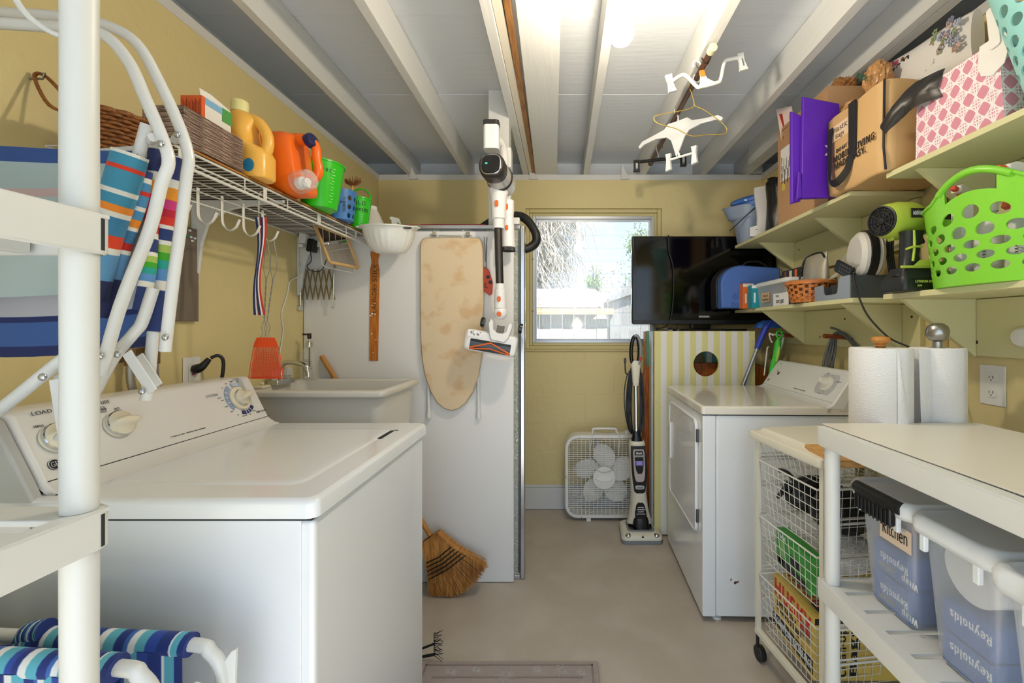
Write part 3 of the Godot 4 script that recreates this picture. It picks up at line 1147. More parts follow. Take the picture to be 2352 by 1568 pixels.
func hanging_chairs() -> void:
	var tubem := M("white tube enamel", "dcdcd8", 0.3)
	var steel := M("bolt steel", "c2c4c6", 0.25, 1.0)
	var rainbow := [[0.16, "2a3263"], [0.05, "e9e4d6"], [0.08, "f09a2a"], [0.08, "d63a7d"], [0.07, "c01f33"], [0.07, "dc3320"], [0.04, "e9e4d6"], [0.1, "24386f"], [0.04, "e9e4d6"], [0.07, "a4bf55"], [0.06, "3fa41f"], [0.06, "21a08f"], [0.06, "5b8ec4"], [0.04, "e9e4d6"], [0.2, "24386f"]]
	var teal := [[0.04, "e4e1d6"], [0.10, "3f8fae"], [0.03, "dd3a20"], [0.14, "3f8fae"], [0.035, "e4e1d6"], [0.08, "3f8fae"], [0.055, "ee8a28"], [0.035, "e4e1d6"], [0.13, "3a7ea6"], [0.07, "e04018"], [0.03, "e4e1d6"], [0.12, "5a93be"], [0.09, "1d2450"], [0.04, "1d2450"]]
	var sling2 := [[0.1, "24386f"], [0.05, "e4e1d6"], [0.08, "4a8db8"], [0.04, "cf3020"], [0.1, "4a8db8"], [0.04, "e4e1d6"], [0.08, "4a8db8"], [0.07, "e58a20"], [0.04, "e4e1d6"], [0.17, "3b7299"], [0.1, "b82218"], [0.04, "e4e1d6"], [0.14, "5f90bd"], [0.2, "1d2450"]]
	for side in 2:
		var c := thing("folding_chair", ["folded beach chair with teal and orange striped cloth hung nearest the shelf post", "folded beach chair with rainbow striped cloth hung behind the teal one"][side], "chair", V(-0.95, 1.13, 0.66 + 0.09 * side), 0.0, "folded beach chairs hung on the shelving")
		var z := 0.0
		# outer loop
		var b := MB.new()
		if side == 1:
			b.tube(spline([V(-1.200, 1.785, 0.740), V(-1.029, 1.781, 0.740), V(-0.855, 1.772, 0.740), V(-0.781, 1.759, 0.740), V(-0.724, 1.727, 0.740), V(-0.684, 1.659, 0.740), V(-0.649, 1.582, 0.740), V(-0.635, 1.533, 0.740), V(-0.638, 1.502, 0.740), V(-0.648, 1.416, 0.740), V(-0.660, 1.330, 0.740), V(-0.675, 1.203, 0.740)], 5), 0.0086, 12)
		else:
			b.tube(spline([V(-1.118, 1.735, 0.690), V(-0.960, 1.729, 0.690), V(-0.798, 1.719, 0.690), V(-0.729, 1.708, 0.690), V(-0.688, 1.666, 0.690), V(-0.660, 1.605, 0.690), V(-0.633, 1.542, 0.690), V(-0.6235, 1.505, 0.690), V(-0.635, 1.470, 0.690), V(-0.654, 1.397, 0.690), V(-0.700, 1.278, 0.690), V(-0.731, 1.169, 0.690)], 5), 0.0086, 12)
		put("back_frame", b, tubem, c)
		# the seat tubes with their cloth sleeves
		b = MB.new()
		if side == 0:
			b.tube(spline([V(-0.679, 1.575, 0.712), V(-0.695, 1.517, 0.712), V(-0.712, 1.462, 0.710), V(-0.735, 1.392, 0.708), V(-0.758, 1.305, 0.707)], 5), 0.0084, 10)
			b.rod(V(-0.672, 1.548, 0.712), V(-0.648, 1.545, 0.69), 0.007, 8)
		else:
			b.tube(spline([V(-0.678, 1.544, 0.765), V(-0.688, 1.465, 0.765), V(-0.705, 1.345, 0.765), V(-0.713, 1.240, 0.760), V(-0.716, 1.157, 0.755), V(-0.719, 1.118, 0.752)], 5), 0.0086, 10)
			b.rod(V(-0.676, 1.57, 0.76), V(-0.65, 1.572, 0.74), 0.007, 8)
		put("seat_frame", b, tubem, c)
		b = MB.new()
		if side == 0:
			b.tube(spline([V(-0.690, 1.310, 0.735), V(-0.704, 1.253, 0.730), V(-0.714, 1.234, 0.726), V(-0.745, 1.189, 0.720), V(-0.782, 1.122, 0.720), V(-0.83, 1.06, 0.72)], 5), 0.0086, 10)
		else:
			b.tube(spline([V(-0.70, 1.205, 0.625), V(-0.719, 1.196, 0.625), V(-0.800, 1.131, 0.625), V(-0.93, 1.045, 0.640)], 4), 0.0084, 10)
		put("leg", b, tubem, c)
		b = MB.new()
		if side == 0:
			b.bar(V(-0.706, 1.203, 0.706), V(-0.664, 1.139, 0.706), 0.017, 0.003, 0.001, Vector3(0, 0, 1))
			b.bar(V(-0.722, 1.196, 0.742), V(-0.688, 1.144, 0.742), 0.017, 0.003, 0.001, Vector3(0, 0, 1))
		else:
			b.bar(V(-0.703, 1.172, 0.604), V(-0.69, 1.09, 0.604), 0.017, 0.003, 0.001, Vector3(0, 0, 1))
			b.bar(V(-0.74, 1.175, 0.64), V(-0.70, 1.06, 0.64), 0.017, 0.003, 0.001, Vector3(0, 0, 1))
		put("hinge_link", b, tubem, c)
		for q in ([[-0.6135, 1.5295, 0.678], [-0.7065, 1.199, 0.677], [-0.704, 1.2, 0.7], [-0.664, 1.141, 0.7]] if side == 0 else [[-0.632, 1.566, 0.728], [-0.652, 1.227, 0.728], [-0.704, 1.175, 0.6]]):
			b = MB.new()
			b.ball(V(q[0] - 0.012, q[1], q[2]), Vector3(0.0055, 0.0055, 0.004), 10)
			put("bolt", b, steel, c)
		# sleeves
		if side == 0:
			b = MB.new()
			sleeve(b, [V(-0.700, 1.525, 0.706), V(-0.718, 1.462, 0.706), V(-0.742, 1.392, 0.706), V(-0.768, 1.29, 0.706)], 0.0235)
			put("sleeve", b, cloth("teal striped cloth", teal), c)
			b = MB.new()
			sleeve(b, [V(-0.700, 1.505, 0.73), V(-0.708, 1.457, 0.73), V(-0.727, 1.403, 0.73), V(-0.740, 1.362, 0.73), V(-0.772, 1.262, 0.73)], 0.0108)
			put("sleeve", b, cloth("blue striped cloth", sling2), c)
		else:
			b = MB.new()
			sleeve(b, [V(-0.702, 1.55, 0.752), V(-0.706, 1.471, 0.752), V(-0.708, 1.384, 0.748), V(-0.706, 1.333, 0.742), V(-0.712, 1.272, 0.735)], 0.0108)
			put("sleeve", b, cloth("rainbow striped cloth", rainbow), c)
			b = MB.new()
			sleeve(b, [V(-0.674, 1.54, 0.765), V(-0.688, 1.465, 0.765), V(-0.698, 1.408, 0.765), V(-0.705, 1.345, 0.765), V(-0.714, 1.237, 0.762)], 0.011)
			put("sleeve", b, mats["rainbow striped cloth"], c)
		# slings, seen from behind where the post hides their edge
		var P := []
		for i in 9:
			var row := []
			for j in 13:
				var u := j / 12.0
				var v := i / 8.0
				var sag := sin(PI * u) * 0.02
				if side == 0:
					row.append(V(lerpf(-1.21, lerpf(-0.686, -0.752, v), u), lerpf(1.53 + 0.02 * (1 - u), 1.30, v) - sag * 0.5, 0.705 - sag + 0.006 * sin(v * 7 + u * 9)))
				else:
					row.append(V(lerpf(-1.22, lerpf(-0.69, -0.71, v), u), lerpf(1.566, 1.212, v) - sag, 0.758 + 0.004 * sin(v * 9 + u * 7)))
			P.append(row)
		b = MB.new()
		b.slab(P, 0.0012)
		put("sling", b, cloth(["faded cloth back", "navy and grey cloth back"][side], [[[0.09, "2f4f8c"], [0.17, "a9b9b8"], [0.06, "c2a6a0"], [0.22, "a9b9b8"], [0.03, "b9c2bc"], [0.4, "a9b9b8"]], [[0.06, "ddd9cd"], [0.05, "1f2d66"], [0.3, "c9c6c0"], [0.22, "b6b7c2"], [0.14, "c3c4cc"], [0.025, "1f2d66"], [0.11, "3d63a5"], [0.05, "1f2d66"]]][side]), c)
	# the hook they hang from
	var hk := MB.new()
	hk.tube(spline([V(-0.80, 1.64, 0.60), V(-0.806, 1.70, 0.62), V(-0.79, 1.742, 0.66), V(-0.775, 1.75, 0.69), V(-0.76, 1.715, 0.66), V(-0.745, 1.70, 0.645), V(-0.728, 1.697, 0.645)], 5), 0.0045, 8)
	var hook := MB.new()
	hook.tube(spline([V(-0.790, 1.86, 0.64), V(-0.796, 1.80, 0.64), V(-0.808, 1.745, 0.64), V(-0.80, 1.715, 0.645), V(-0.785, 1.697, 0.655), V(-0.765, 1.688, 0.665), V(-0.745, 1.690, 0.675)], 5), 0.0042, 8)
	hook.tube(spline([V(-0.790, 1.86, 0.64), V(-0.79, 1.98, 0.62), V(-0.79, 2.25, 0.6), V(-0.79, 2.304, 0.6)], 4), 0.0042, 8)
	tag(put("hook", hook, M("white hook plastic", "e4e4e0", 0.35)), "white curved hook hanging over the chair tubes near the shelf post", "hook")


func standing_chairs() -> void:
	var tubem := M("white tube enamel", "dcdcd8", 0.3)
	var bands := []
	rng.seed = 5
	var cs := ["17307a", "5bb0c4", "e3e6e6", "17307a", "2547a0", "5bb0c4", "e3e6e6", "3a66b4"]
	for k in 46:
		bands.append([rng.randf_range(0.4, 1.5) * (0.5 if cs[k % 8] == "e3e6e6" else 1.0), cs[k % 8]])
	var cm := cloth("blue striped cloth roll", bands)
	for side in 2:
		var d := 0.63 + side * 0.115
		var x1: float = [-0.63, -0.622][side]
		var y: float = [0.752, 0.702][side]
		var o := thing("lawn_chair", ["folded lawn chair with blue striped cloth standing nearer the viewer below", "folded lawn chair with blue striped cloth standing against the washer"][side], "chair", V(-0.9, 0, d), 0.0, "folded blue striped chairs on the floor")
		var b := MB.new()
		var xl: float = -1.19
		b.tube(spline([V(xl, y + 0.026, d), V(-0.9, y + 0.012, d), V(x1 - 0.02, y, d), V(x1 + 0.02, y - 0.014, d), V(x1 + 0.042, y - 0.06, d), V(x1 + 0.045, y - 0.2, d), V(x1 + 0.045, 0.02, d)], 6), 0.0108, 12)
		put("frame", b, tubem, o)
		b = MB.new()
		b.tube([V(xl + 0.04, y + 0.02, d + 0.03), V(xl + 0.04, 0.012, d + 0.03), V(x1 - 0.05, 0.012, d + 0.03)], 0.012, 10)
		put("leg", b, tubem, o)
		b = MB.new()
		var pts := [V(x1 - 0.012, y - 0.001, d), V(-0.9, y + 0.012, d), V(xl + (0.31 if side else 0.03), y + 0.024, d)]
		b.tube(spline(pts, 8), 0.0185, 14)
		put("cloth_roll", b, cm, o)
		# hanging cloth below the roll
		var P := []
		for j in 25:
			var u := j / 24.0
			var row := []
			for i in 5:
				var v := i / 4.0
				row.append(V(lerpf(x1 - 0.014, xl + 0.03, u) - 0.01 * v, lerpf(y - 0.003, y + 0.022, u) - 0.5 * v, d - 0.0175 + 0.012 * v + 0.003 * sin(u * 40)))
			P.append(row)
		b = MB.new()
		b.slab(P, -0.0015)
		put("cloth_panel", b, cm, o)
		if side == 1:
			b = MB.new()
			b.prism([Vector2(-0.59, 0.56), Vector2(-0.562, 0.56), Vector2(-0.5575, 0.694), Vector2(-0.566, 0.690), Vector2(-0.59, 0.655)], -0.75, -0.744, Transform3D(), 0.001)
			b.box(V(-0.595, 0.628, 0.715), Vector3(0.05, 0.06, 0.018), 0.008, Basis(Vector3(0, 0, 1), -0.35))
			put("arm_bracket", b, M("bracket plastic", "e2e2de", 0.4), o)


# ---------------------------------------------------------------- wire shelf on the wall and what stands on it
func wire_shelf() -> void:
	var wm := M("wire white", "dedcd4", 0.4)
	var s := thing("wire_shelf", "white wire shelf with front lip on the yellow wall above the sink", "shelf", V(-1.1, 1.64, 1.5))
	var b := MB.new()
	for q in [[-0.945, 1.688, 0.0035], [-0.94, 1.645, 0.0045], [-1.262, 1.688, 0.003], [-1.1, 1.683, 0.003], [-0.952, 1.664, 0.0028]]:
		b.rod(V(q[0], q[1], 1.065), V(q[0], q[1], 2.105), q[2], 8)
	put("rail", b, wm, s)
	for k in 42:
		b = MB.new()
		var d := 1.068 + k * 0.0253
		b.tube([V(-1.262, 1.6905, d), V(-0.947, 1.6905, d), V(-0.9445, 1.687, d), V(-0.944, 1.646, d)] if k % 8 == 1 else [V(-1.262, 1.6905, d), V(-0.945, 1.6905, d)], 0.0016, 6)
		put("deck_wire", b, wm, s)
	for d in [1.08, 1.385, 1.69, 1.995]:
		b = MB.new()
		b.bb(V(-0.9465, 1.645, d - 0.008), V(-0.9435, 1.688, d + 0.008), 0.001)
		put("lip_strap", b, wm, s)
	for d in [1.495, 2.088]:
		b = MB.new()
		b.bb(V(-1.266, 1.40, d - 0.014), V(-1.254, 1.682, d + 0.014), 0.004)
		b.prism([Vector2(-1.258, 1.682), Vector2(-0.955, 1.682), Vector2(-0.955, 1.672), Vector2(-1.05, 1.664), Vector2(-1.13, 1.651), Vector2(-1.18, 1.63), Vector2(-1.215, 1.595), Vector2(-1.235, 1.53), Vector2(-1.245, 1.44), Vector2(-1.258, 1.40)], -d - 0.006, -d + 0.006, Transform3D(), 0.002)
		put("bracket", b, M("bracket plastic", "e2e2de", 0.4), s)
	b = MB.new()
	b.bb(V(-1.262, 1.6925, 1.10), V(-0.942, 1.6985, 2.108), 0.0005)
	var hb: Node3D = tag(put("hardboard", b, M("hardboard dark face", "4a3c2c", 0.8)), "thin brown hardboard sheet lying on the white wire shelf", "board")
	b = MB.new()
	b.bb(V(-0.9425, 1.6923, 1.10), V(-0.9405, 1.6987, 2.108), 0.0)
	b.bb(V(-1.262, 1.6923, 1.0985), V(-0.9405, 1.6987, 1.1), 0.0)
	put("edge", b, wood("hardboard", "b0762f", "8d5a22", 2), hb)
	# the rack of hooks under it
	var r := thing("hook_rack", "white wire rack of five curved hooks hanging under the wire shelf", "hook rack", V(-1.0, 1.53, 1.28))
	b = MB.new()
	b.rod(V(-1.01, 1.62, 1.15), V(-0.985, 1.62, 1.445), 0.0022, 6)
	b.rod(V(-1.01, 1.588, 1.15), V(-0.985, 1.588, 1.445), 0.0022, 6)
	for d in [1.16, 1.435]:
		b.tube([V(-1.0, 1.588, d), V(-1.0, 1.687, d), V(-0.985, 1.695, d), V(-0.972, 1.687, d)], 0.0022, 6)
	put("rod", b, wm, r)
	for k in 5:
		b = MB.new()
		var d := 1.125 + k * 0.077
		var x := -1.012 + k * 0.0065
		var pts := spline([V(x, 1.63, d), V(x, 1.58, d), V(x + 0.003, 1.548, d), V(x + 0.02, 1.530, d), V(x + 0.04, 1.538, d), V(x + 0.052, 1.562, d)], 5)
		var P := []
		for i in pts.size():
			var T: Vector3 = (pts[mini(i + 1, pts.size() - 1)] - pts[maxi(i - 1, 0)]).normalized()
			var W := Vector3(0, 0, 1)
			var U := T.cross(W).normalized()
			P.append([pts[i] + U * 0.0012 + W * 0.0045, pts[i] - U * 0.0012 + W * 0.0045, pts[i] - U * 0.0012 - W * 0.0045, pts[i] + U * 0.0012 - W * 0.0045])
		b.loft(P)
		put("hook", b, wm, r)
	# ribbon and fly swatters on the hooks
	b = MB.new()
	for q in [[0.0, "a"], [0.012, "b"]]:
		var P := []
		for i in 12:
			var v := i / 11.0
			var row := []
			for j in 4:
				row.append(V(-0.985 + q[0] + 0.006 * sin(v * 5 + q[0] * 90) + j * 0.006 * (1.0 - 0.45 * sin(PI * v)) - 0.003, 1.60 - v * 0.315, 1.40 + j * 0.002 + 0.004 * sin(v * 7)))
			P.append(row)
		b.slab(P, 0.0006)
	var rb := M("medal ribbon", "ffffff", 0.7)
	var im := Image.create(32, 4, false, Image.FORMAT_RGB8)
	for q in [[0, 12, "1d2550"], [12, 8, "e8e6e0"], [20, 12, "c8301f"]]:
		im.fill_rect(Rect2i(q[0], 0, q[1], 4), Color(q[2]))
	rb.albedo_texture = ImageTexture.create_from_image(im)
	tag(put("ribbon", b, rb), "navy, white and red medal ribbon hanging from the hook rack", "ribbon")
	for k in 2:
		var x0 := -0.955 - k * 0.03
		var d := 1.437 + k * 0.012
		var f := thing("fly_swatter", ["orange plastic fly swatter on twisted wire hanging nearer the tap", "orange plastic fly swatter on twisted wire hanging nearer the washer"][k], "fly swatter", V(x0, 1.08, d), 0.0, "orange fly swatters")
		b = MB.new()
		var xb := x0 - 0.018 + k * 0.012
		var tw := [V(x0 + 0.004, 1.532, d), V(x0 + 0.012, 1.48, d), V(x0 + 0.014, 1.44, d), V(x0 + 0.001, 1.405, d)]
		var tv := [V(x0 + 0.004, 1.532, d), V(x0 - 0.006, 1.48, d), V(x0 - 0.008, 1.44, d), V(x0 - 0.001, 1.405, d)]
		for i in 15:
			var v := i / 14.0
			tw.append(V(lerpf(x0, xb, v) + 0.0016 * cos(i * 1.5), lerpf(1.40, 1.27, v), d + 0.0016 * sin(i * 1.5)))
			tv.append(V(lerpf(x0, xb, v) - 0.0016 * cos(i * 1.5), lerpf(1.40, 1.27, v), d - 0.0016 * sin(i * 1.5)))
		tw.append_array([V(xb + 0.010, 1.245, d), V(xb + 0.004, 1.225, d), V(xb + 0.016, 1.205, d)])
		tv.append_array([V(xb - 0.010, 1.245, d), V(xb - 0.004, 1.225, d), V(xb - 0.016, 1.205, d)])
		b.tube(tw, 0.0012, 5)
		b.tube(tv, 0.0012, 5)
		put("wire_handle", b, M("steel wire", "9a9a94", 0.35, 0.9), f)
		# paddle: rim, collar and a mesh of slots
		b = MB.new()
		var pw := func(v: float) -> float: return lerpf(0.024, 0.053, minf(1.0, pow(v, 0.6)))
		var P := []
		for i in 3:
			var row := []
			for j in 7:
				var v := i / 2.0 * 0.24
				row.append(V(xb + (j / 3.0 - 1.0) * pw.call(v), 1.212 - v * 0.135, d))
			P.append(row)
		b.slab(P, 0.0016)
		for j in 16:
			var u := j / 7.5 - 1.0
			var q := []
			for i in 7:
				var v := 0.22 + i / 6.0 * 0.78
				q.append(V(xb + u * pw.call(v), 1.212 - v * 0.135, d + 0.001))
			b.tube(q, 0.0014 if j in [0, 15] else 0.0008, 4, true)
		for i in 30:
			var v := 0.24 + i / 29.0 * 0.76
			b.rod(V(xb - pw.call(v), 1.212 - v * 0.135, d + 0.001), V(xb + pw.call(v), 1.212 - v * 0.135, d + 0.001), 0.0016 if i == 29 else 0.0007, 4)
		put("paddle", b, M("fly swatter orange", "f0501a", 0.45), f)
	shelf_goods()


func bucket(b: MB, c: Vector3, r0: float, r1: float, h: float, xf := Transform3D(), segs := 28) -> void:
	b.lathe([Vector2(0, 0), Vector2(r0 * 0.93, 0), Vector2(r0, 0.006), Vector2(r1, h - 0.006), Vector2(r1 + 0.003, h - 0.006), Vector2(r1 + 0.003, h), Vector2(r1 - 0.001, h), Vector2(r1 - 0.002, h - 0.004), Vector2(r0 - 0.003, 0.008), Vector2(0, 0.006)], segs, at_pos(c) * xf)


func jug(b: MB, secs: Array, c: Vector3, axis := 0.0) -> void:   # secs: [height, centre, half length, half width, power]
	var keep := b.X
	b.X = b.X * Transform3D(Basis(Vector3.UP, axis), c)
	var P := []
	for q in secs:
		P.append(ring_y(oval(q[2], q[3], 28, q[4]), q[0], Vector3(q[1], 0, 0)))
	b.loft(P)
	b.X = keep


func shelf_goods() -> void:
	rng.seed = 4
	var Y := 1.7
	# wicker basket hung on the wall by its ear, behind the chairs
	var bc := V(-1.09, 1.64, 1.06)
	var bk := thing("wicker_basket", "brown woven wicker basket hung on the yellow wall behind the folded chairs", "basket", bc)
	var b := MB.new()
	b.lathe([Vector2(0, 0.0), Vector2(0.056, 0.0), Vector2(0.07, 0.11)], 24, at_pos(bc))
	put("lining", b, M("dark wicker", "5a3414", 0.7), bk)
	var wick := wood("wicker", "a5672c", "6b3c14", 0)
	for row in 12:
		b = MB.new()
		var pts := []
		for k in 56:
			var a := TAU * k / 56
			var r := 0.056 + row * 0.0014 + 0.003 * (1 if (k / 2 + row) % 2 else -1)
			pts.append(bc + Vector3(cos(a) * r, 0.006 + row * 0.0092, sin(a) * r))
		b.tube(pts, 0.0048 if row < 11 else 0.007, 5, false, true)
		put("weave", b, wick, bk)
	b = MB.new()
	b.tube(spline([bc + Vector3(-0.06, 0.10, 0.02), bc + Vector3(-0.11, 0.17, 0.02), bc + Vector3(-0.15, 0.208, 0.02), bc + Vector3(-0.158, 0.195, 0.03), bc + Vector3(-0.10, 0.12, 0.05), bc + Vector3(-0.045, 0.10, 0.05)], 5), 0.004, 6)
	put("ear", b, wick, bk)
	b = MB.new()
	b.tube([bc + Vector3(-0.176, 0.195, 0.025), bc + Vector3(-0.145, 0.195, 0.025), bc + Vector3(-0.14, 0.21, 0.025)], 0.0025, 6)
	put("hanger", b, M("steel wire", "9a9a94", 0.35, 0.9), bk)
	# slatted wooden crate
	var cr := thing("wooden_crate", "dark wood-grain box holding an orange carton on the wire shelf", "crate", V(-0.985, Y, 1.175))
	var dw := M("striated wood", "ffffff", 0.6)
	tinted(dw, noise_tex("striated", 0.035, 3, 4, Color("4a352b"), Color("a48d7c"), 0.35, 0.62), Vector3(2.5, 40, 2.5), true)
	for q in [[-1.038, -0.935, 1.076, 1.082], [-1.038, -0.935, 1.270, 1.276], [-1.038, -1.032, 1.082, 1.27], [-0.941, -0.935, 1.082, 1.27]]:
		b = MB.new()
		b.bb(V(q[0], Y, q[2]), V(q[1], 1.794, q[3]), 0.0008)
		put("side", b, dw, cr)
	b = MB.new()
	b.bb(V(-1.032, Y, 1.082), V(-0.941, Y + 0.006, 1.27), 0.0)
	put("bottom", b, dw, cr)
	var ct := thing("detergent_carton", "open orange and white powder carton standing in the wood-grain box", "carton", V(-0.992, Y + 0.006, 1.217))
	b = MB.new()
	b.bb(V(-1.02, Y + 0.006, 1.166), V(-0.965, 1.862, 1.27), 0.001)
	put("box", b, M("carton white", "e9e5dc", 0.6), ct)
	b = MB.new()
	b.bb(V(-1.0205, Y + 0.006, 1.1645), V(-0.9655, 1.866, 1.1662), 0.0)
	b.bb(V(-0.965, Y + 0.006, 1.1645), V(-0.9642, 1.866, 1.176), 0.0)
	put("orange_end", b, M("carton orange", "e2622a", 0.55), ct)
	b = MB.new()
	for k in 13:
		b.bb(V(-1.017 + k * 0.004, 1.80, 1.1638), V(-1.0158 + k * 0.004, 1.857 - (k % 3) * 0.004, 1.1645), 0.0)
	put("small_print", b, M("carton print", "8b2a12", 0.6), ct)
	b = MB.new()
	b.bb(V(-0.965, 1.848, 1.176), V(-0.9638, 1.866, 1.235), 0.0)
	put("blue_band", b, M("carton blue", "7fb2d6", 0.55), ct)
	b = MB.new()
	b.bb(V(-0.965, 1.83, 1.235), V(-0.9636, 1.868, 1.272), 0.0)
	put("green_band", b, M("carton green", "4f9a4a", 0.55), ct)
	b = MB.new()
	b.prism([Vector2(-1.272, 1.866), Vector2(-1.166, 1.866), Vector2(-1.163, 1.884), Vector2(-1.2, 1.886), Vector2(-1.268, 1.876)], -1.012, -1.0105, Transform3D(Basis(Vector3(0, 0, 1), Vector3.UP, Vector3(-1, 0, 0)), Vector3(-1.98, 0, 0)), 0.0)
	put("flap", b, mats["carton white"], ct)
	# yellow jug
	var yl := M("yellow jug plastic", "f0b64e", 0.3)
	yl.subsurf_scatter_enabled = true
	yl.subsurf_scatter_strength = 0.1
	var j := thing("yellow_detergent_jug", "yellow detergent jug with a moulded grip and pale green cap", "jug", V(-0.96, Y, 1.345))
	b = MB.new()
	jug(b, [[0.0, 0, 0.062, 0.042, 3.0], [0.006, 0, 0.068, 0.047, 3.0], [0.07, 0, 0.068, 0.047, 3.0], [0.09, -0.004, 0.062, 0.047, 2.6], [0.105, -0.018, 0.042, 0.046, 2.6], [0.15, -0.021, 0.039, 0.044, 2.4], [0.178, -0.016, 0.044, 0.04, 2.2], [0.195, -0.02, 0.036, 0.035, 2.0], [0.206, -0.028, 0.024, 0.024, 2.0], [0.212, -0.03, 0.021, 0.021, 2.0]], V(-0.965, Y, 1.345))
	put("body", b, yl, j)
	b = MB.new()
	b.tube(spline([V(-0.967, Y + 0.19, 1.345), V(-0.938, Y + 0.178, 1.345), V(-0.916, Y + 0.15, 1.345), V(-0.908, Y + 0.115, 1.345), V(-0.915, Y + 0.085, 1.345), V(-0.935, Y + 0.07, 1.345)], 5), 0.0165, 12)
	put("handle", b, yl, j)
	b = MB.new()
	var P := []
	for q in [[0.0, 0.0235], [0.03, 0.0235], [0.034, 0.022]]:
		var ring := []
		for k in 48:
			var a := TAU * k / 48
			var rr: float = q[1] + (0.0007 if k % 2 else 0.0)
			ring.append(V(-0.995, Y + 0.208 + q[0], 1.345) + Vector3(sin(a), 0, cos(a)) * rr)
		P.append(ring)
	b.loft(P)
	put("cap", b, M("pale green cap", "dfd894", 0.4), j)
	b = MB.new()
	b.prism(oval(0.016, 0.02, 16), 0.0, 0.001, at_pos(V(-0.935, Y + 0.03, 1.2985)))
	put("sticker", b, M("sticker blue", "2f86b0", 0.5), j)
	# orange jug lying on its side, its tap over the edge
	var om := M("orange jug plastic", "f8701a", 0.25)
	j = thing("orange_detergent_jug", "big orange laundry jug with navy cap lying with its tap overhanging the shelf", "jug", V(-0.99, Y, 1.515))
	b = MB.new()
	P = []
	# sections run along x: [x, bottom, top, half width]
	for q in [[-1.16, 1.715, 1.88, 0.05], [-1.15, 1.702, 1.905, 0.066], [-1.02, 1.701, 1.918, 0.075], [-0.93, 1.701, 1.916, 0.075], [-0.905, 1.701, 1.912, 0.073], [-0.89, 1.702, 1.898, 0.066], [-0.878, 1.703, 1.80, 0.062], [-0.872, 1.704, 1.768, 0.06], [-0.862, 1.706, 1.758, 0.055], [-0.856, 1.715, 1.748, 0.04]]:
		var ring := []
		for p in oval(q[3], (q[2] - q[1]) / 2, 28, 3.4):
			ring.append(Vector3(q[0] - 0.022, (q[1] + q[2]) / 2 + p.y, -1.52 - p.x))
		P.append(ring)
	b.loft(P)
	put("body", b, om, j)
	b = MB.new()
	b.tube(spline([V(-0.925, 1.898, 1.515), V(-0.88, 1.895, 1.51), V(-0.853, 1.872, 1.505), V(-0.847, 1.825, 1.505), V(-0.844, 1.785, 1.51), V(-0.862, 1.765, 1.515), V(-0.894, 1.755, 1.52)], 5), [0.022, 0.021, 0.02, 0.019, 0.018, 0.017, 0.016, 0.016, 0.016, 0.016, 0.015, 0.015, 0.015, 0.0145, 0.0145, 0.0145, 0.0145, 0.015, 0.015, 0.0155, 0.016, 0.016, 0.016, 0.017, 0.017, 0.018, 0.018, 0.019, 0.02, 0.021, 0.022], 12)
	put("handle", b, om, j)
	b = MB.new()
	b.lathe([Vector2(0, 0.0), Vector2(0.024, 0.0), Vector2(0.025, 0.004), Vector2(0.024, 0.02), Vector2(0.022, 0.023), Vector2(0, 0.023)], 24, Transform3D(Basis(Vector3(0, 0, 1), -PI / 2 + 0.35) * Basis(Vector3.RIGHT, 0.3), V(-0.872, 1.882, 1.497)))
	put("cap", b, M("navy cap", "1f2150", 0.35), j)
	b = MB.new()
	b.prism(rrect(0.05, 0.125, 0.02), 0.0, 0.001, at_pos(V(-1.0, 1.782, 1.4435)))
	var lb := put("label", b, M("label navy", "1d2a78", 0.4), j)
	b = MB.new()
	b.box(V(-1.0, 1.822, 1.442), Vector3(0.05, 0.02, 0.0006), 0.0)
	put("label_band", b, M("label maroon", "5a1f2a", 0.4), lb)
	b = MB.new()
	b.prism([Vector2(-0.022, 0), Vector2(0.022, 0), Vector2(0.0, 0.018)], 0, 0.0006, at_pos(V(-1.0, 1.833, 1.4422)))
	put("label_peak", b, M("label blue", "5b86c4", 0.4), lb)
	words("LAUNDRY", lb, M("label white", "eceef2", 0.5), Transform3D(Basis(Vector3(0, 0, 1), -PI / 2), V(-0.990, 1.765, 1.4418)), 0.011, 0.078)
	b = MB.new()
	var sp := V(-0.882, 1.731, 1.47)
	var ax := Basis(Vector3(0, 0, 1), -PI / 2 + 0.1) * Basis(Vector3.RIGHT, 0.35)
	b.lathe([Vector2(0, -0.005), Vector2(0.021, -0.005), Vector2(0.021, 0.012), Vector2(0.018, 0.016), Vector2(0.012, 0.018), Vector2(0.012, 0.034), Vector2(0, 0.036)], 20, Transform3D(ax, sp))
	b.box(sp + Vector3(0.026, -0.004, 0.01), Vector3(0.02, 0.03, 0.018), 0.004)
	put("tap", b, M("tap white", "eeeeea", 0.3), j)
	b = MB.new()
	b.lathe([Vector2(0.036, -0.002), Vector2(0.0375, 0.0), Vector2(0.034, 0.052), Vector2(0.030, 0.056), Vector2(0, 0.056)], 28, Transform3D(ax, sp + Vector3(-0.004, 0, 0.008)))
	put("measuring_cup", b, M("clear cup", "f3f3ef", 0.08, 0.0, 0.22), j)
	# green bucket marked CLEANERS and what is in it
	var gm := M("lime bucket plastic", "33c81e", 0.3)
	gm.backlight_enabled = true
	gm.backlight = Color(0.15, 0.4, 0.1)
	var o := thing("green_bucket", "lime green plastic tub marked CLEANERS behind the orange jug", "bucket", V(-0.935, Y, 1.68))
	b = MB.new()
	bucket(b, V(-0.935, Y, 1.68), 0.062, 0.086, 0.172)
	put("tub", b, gm, o)
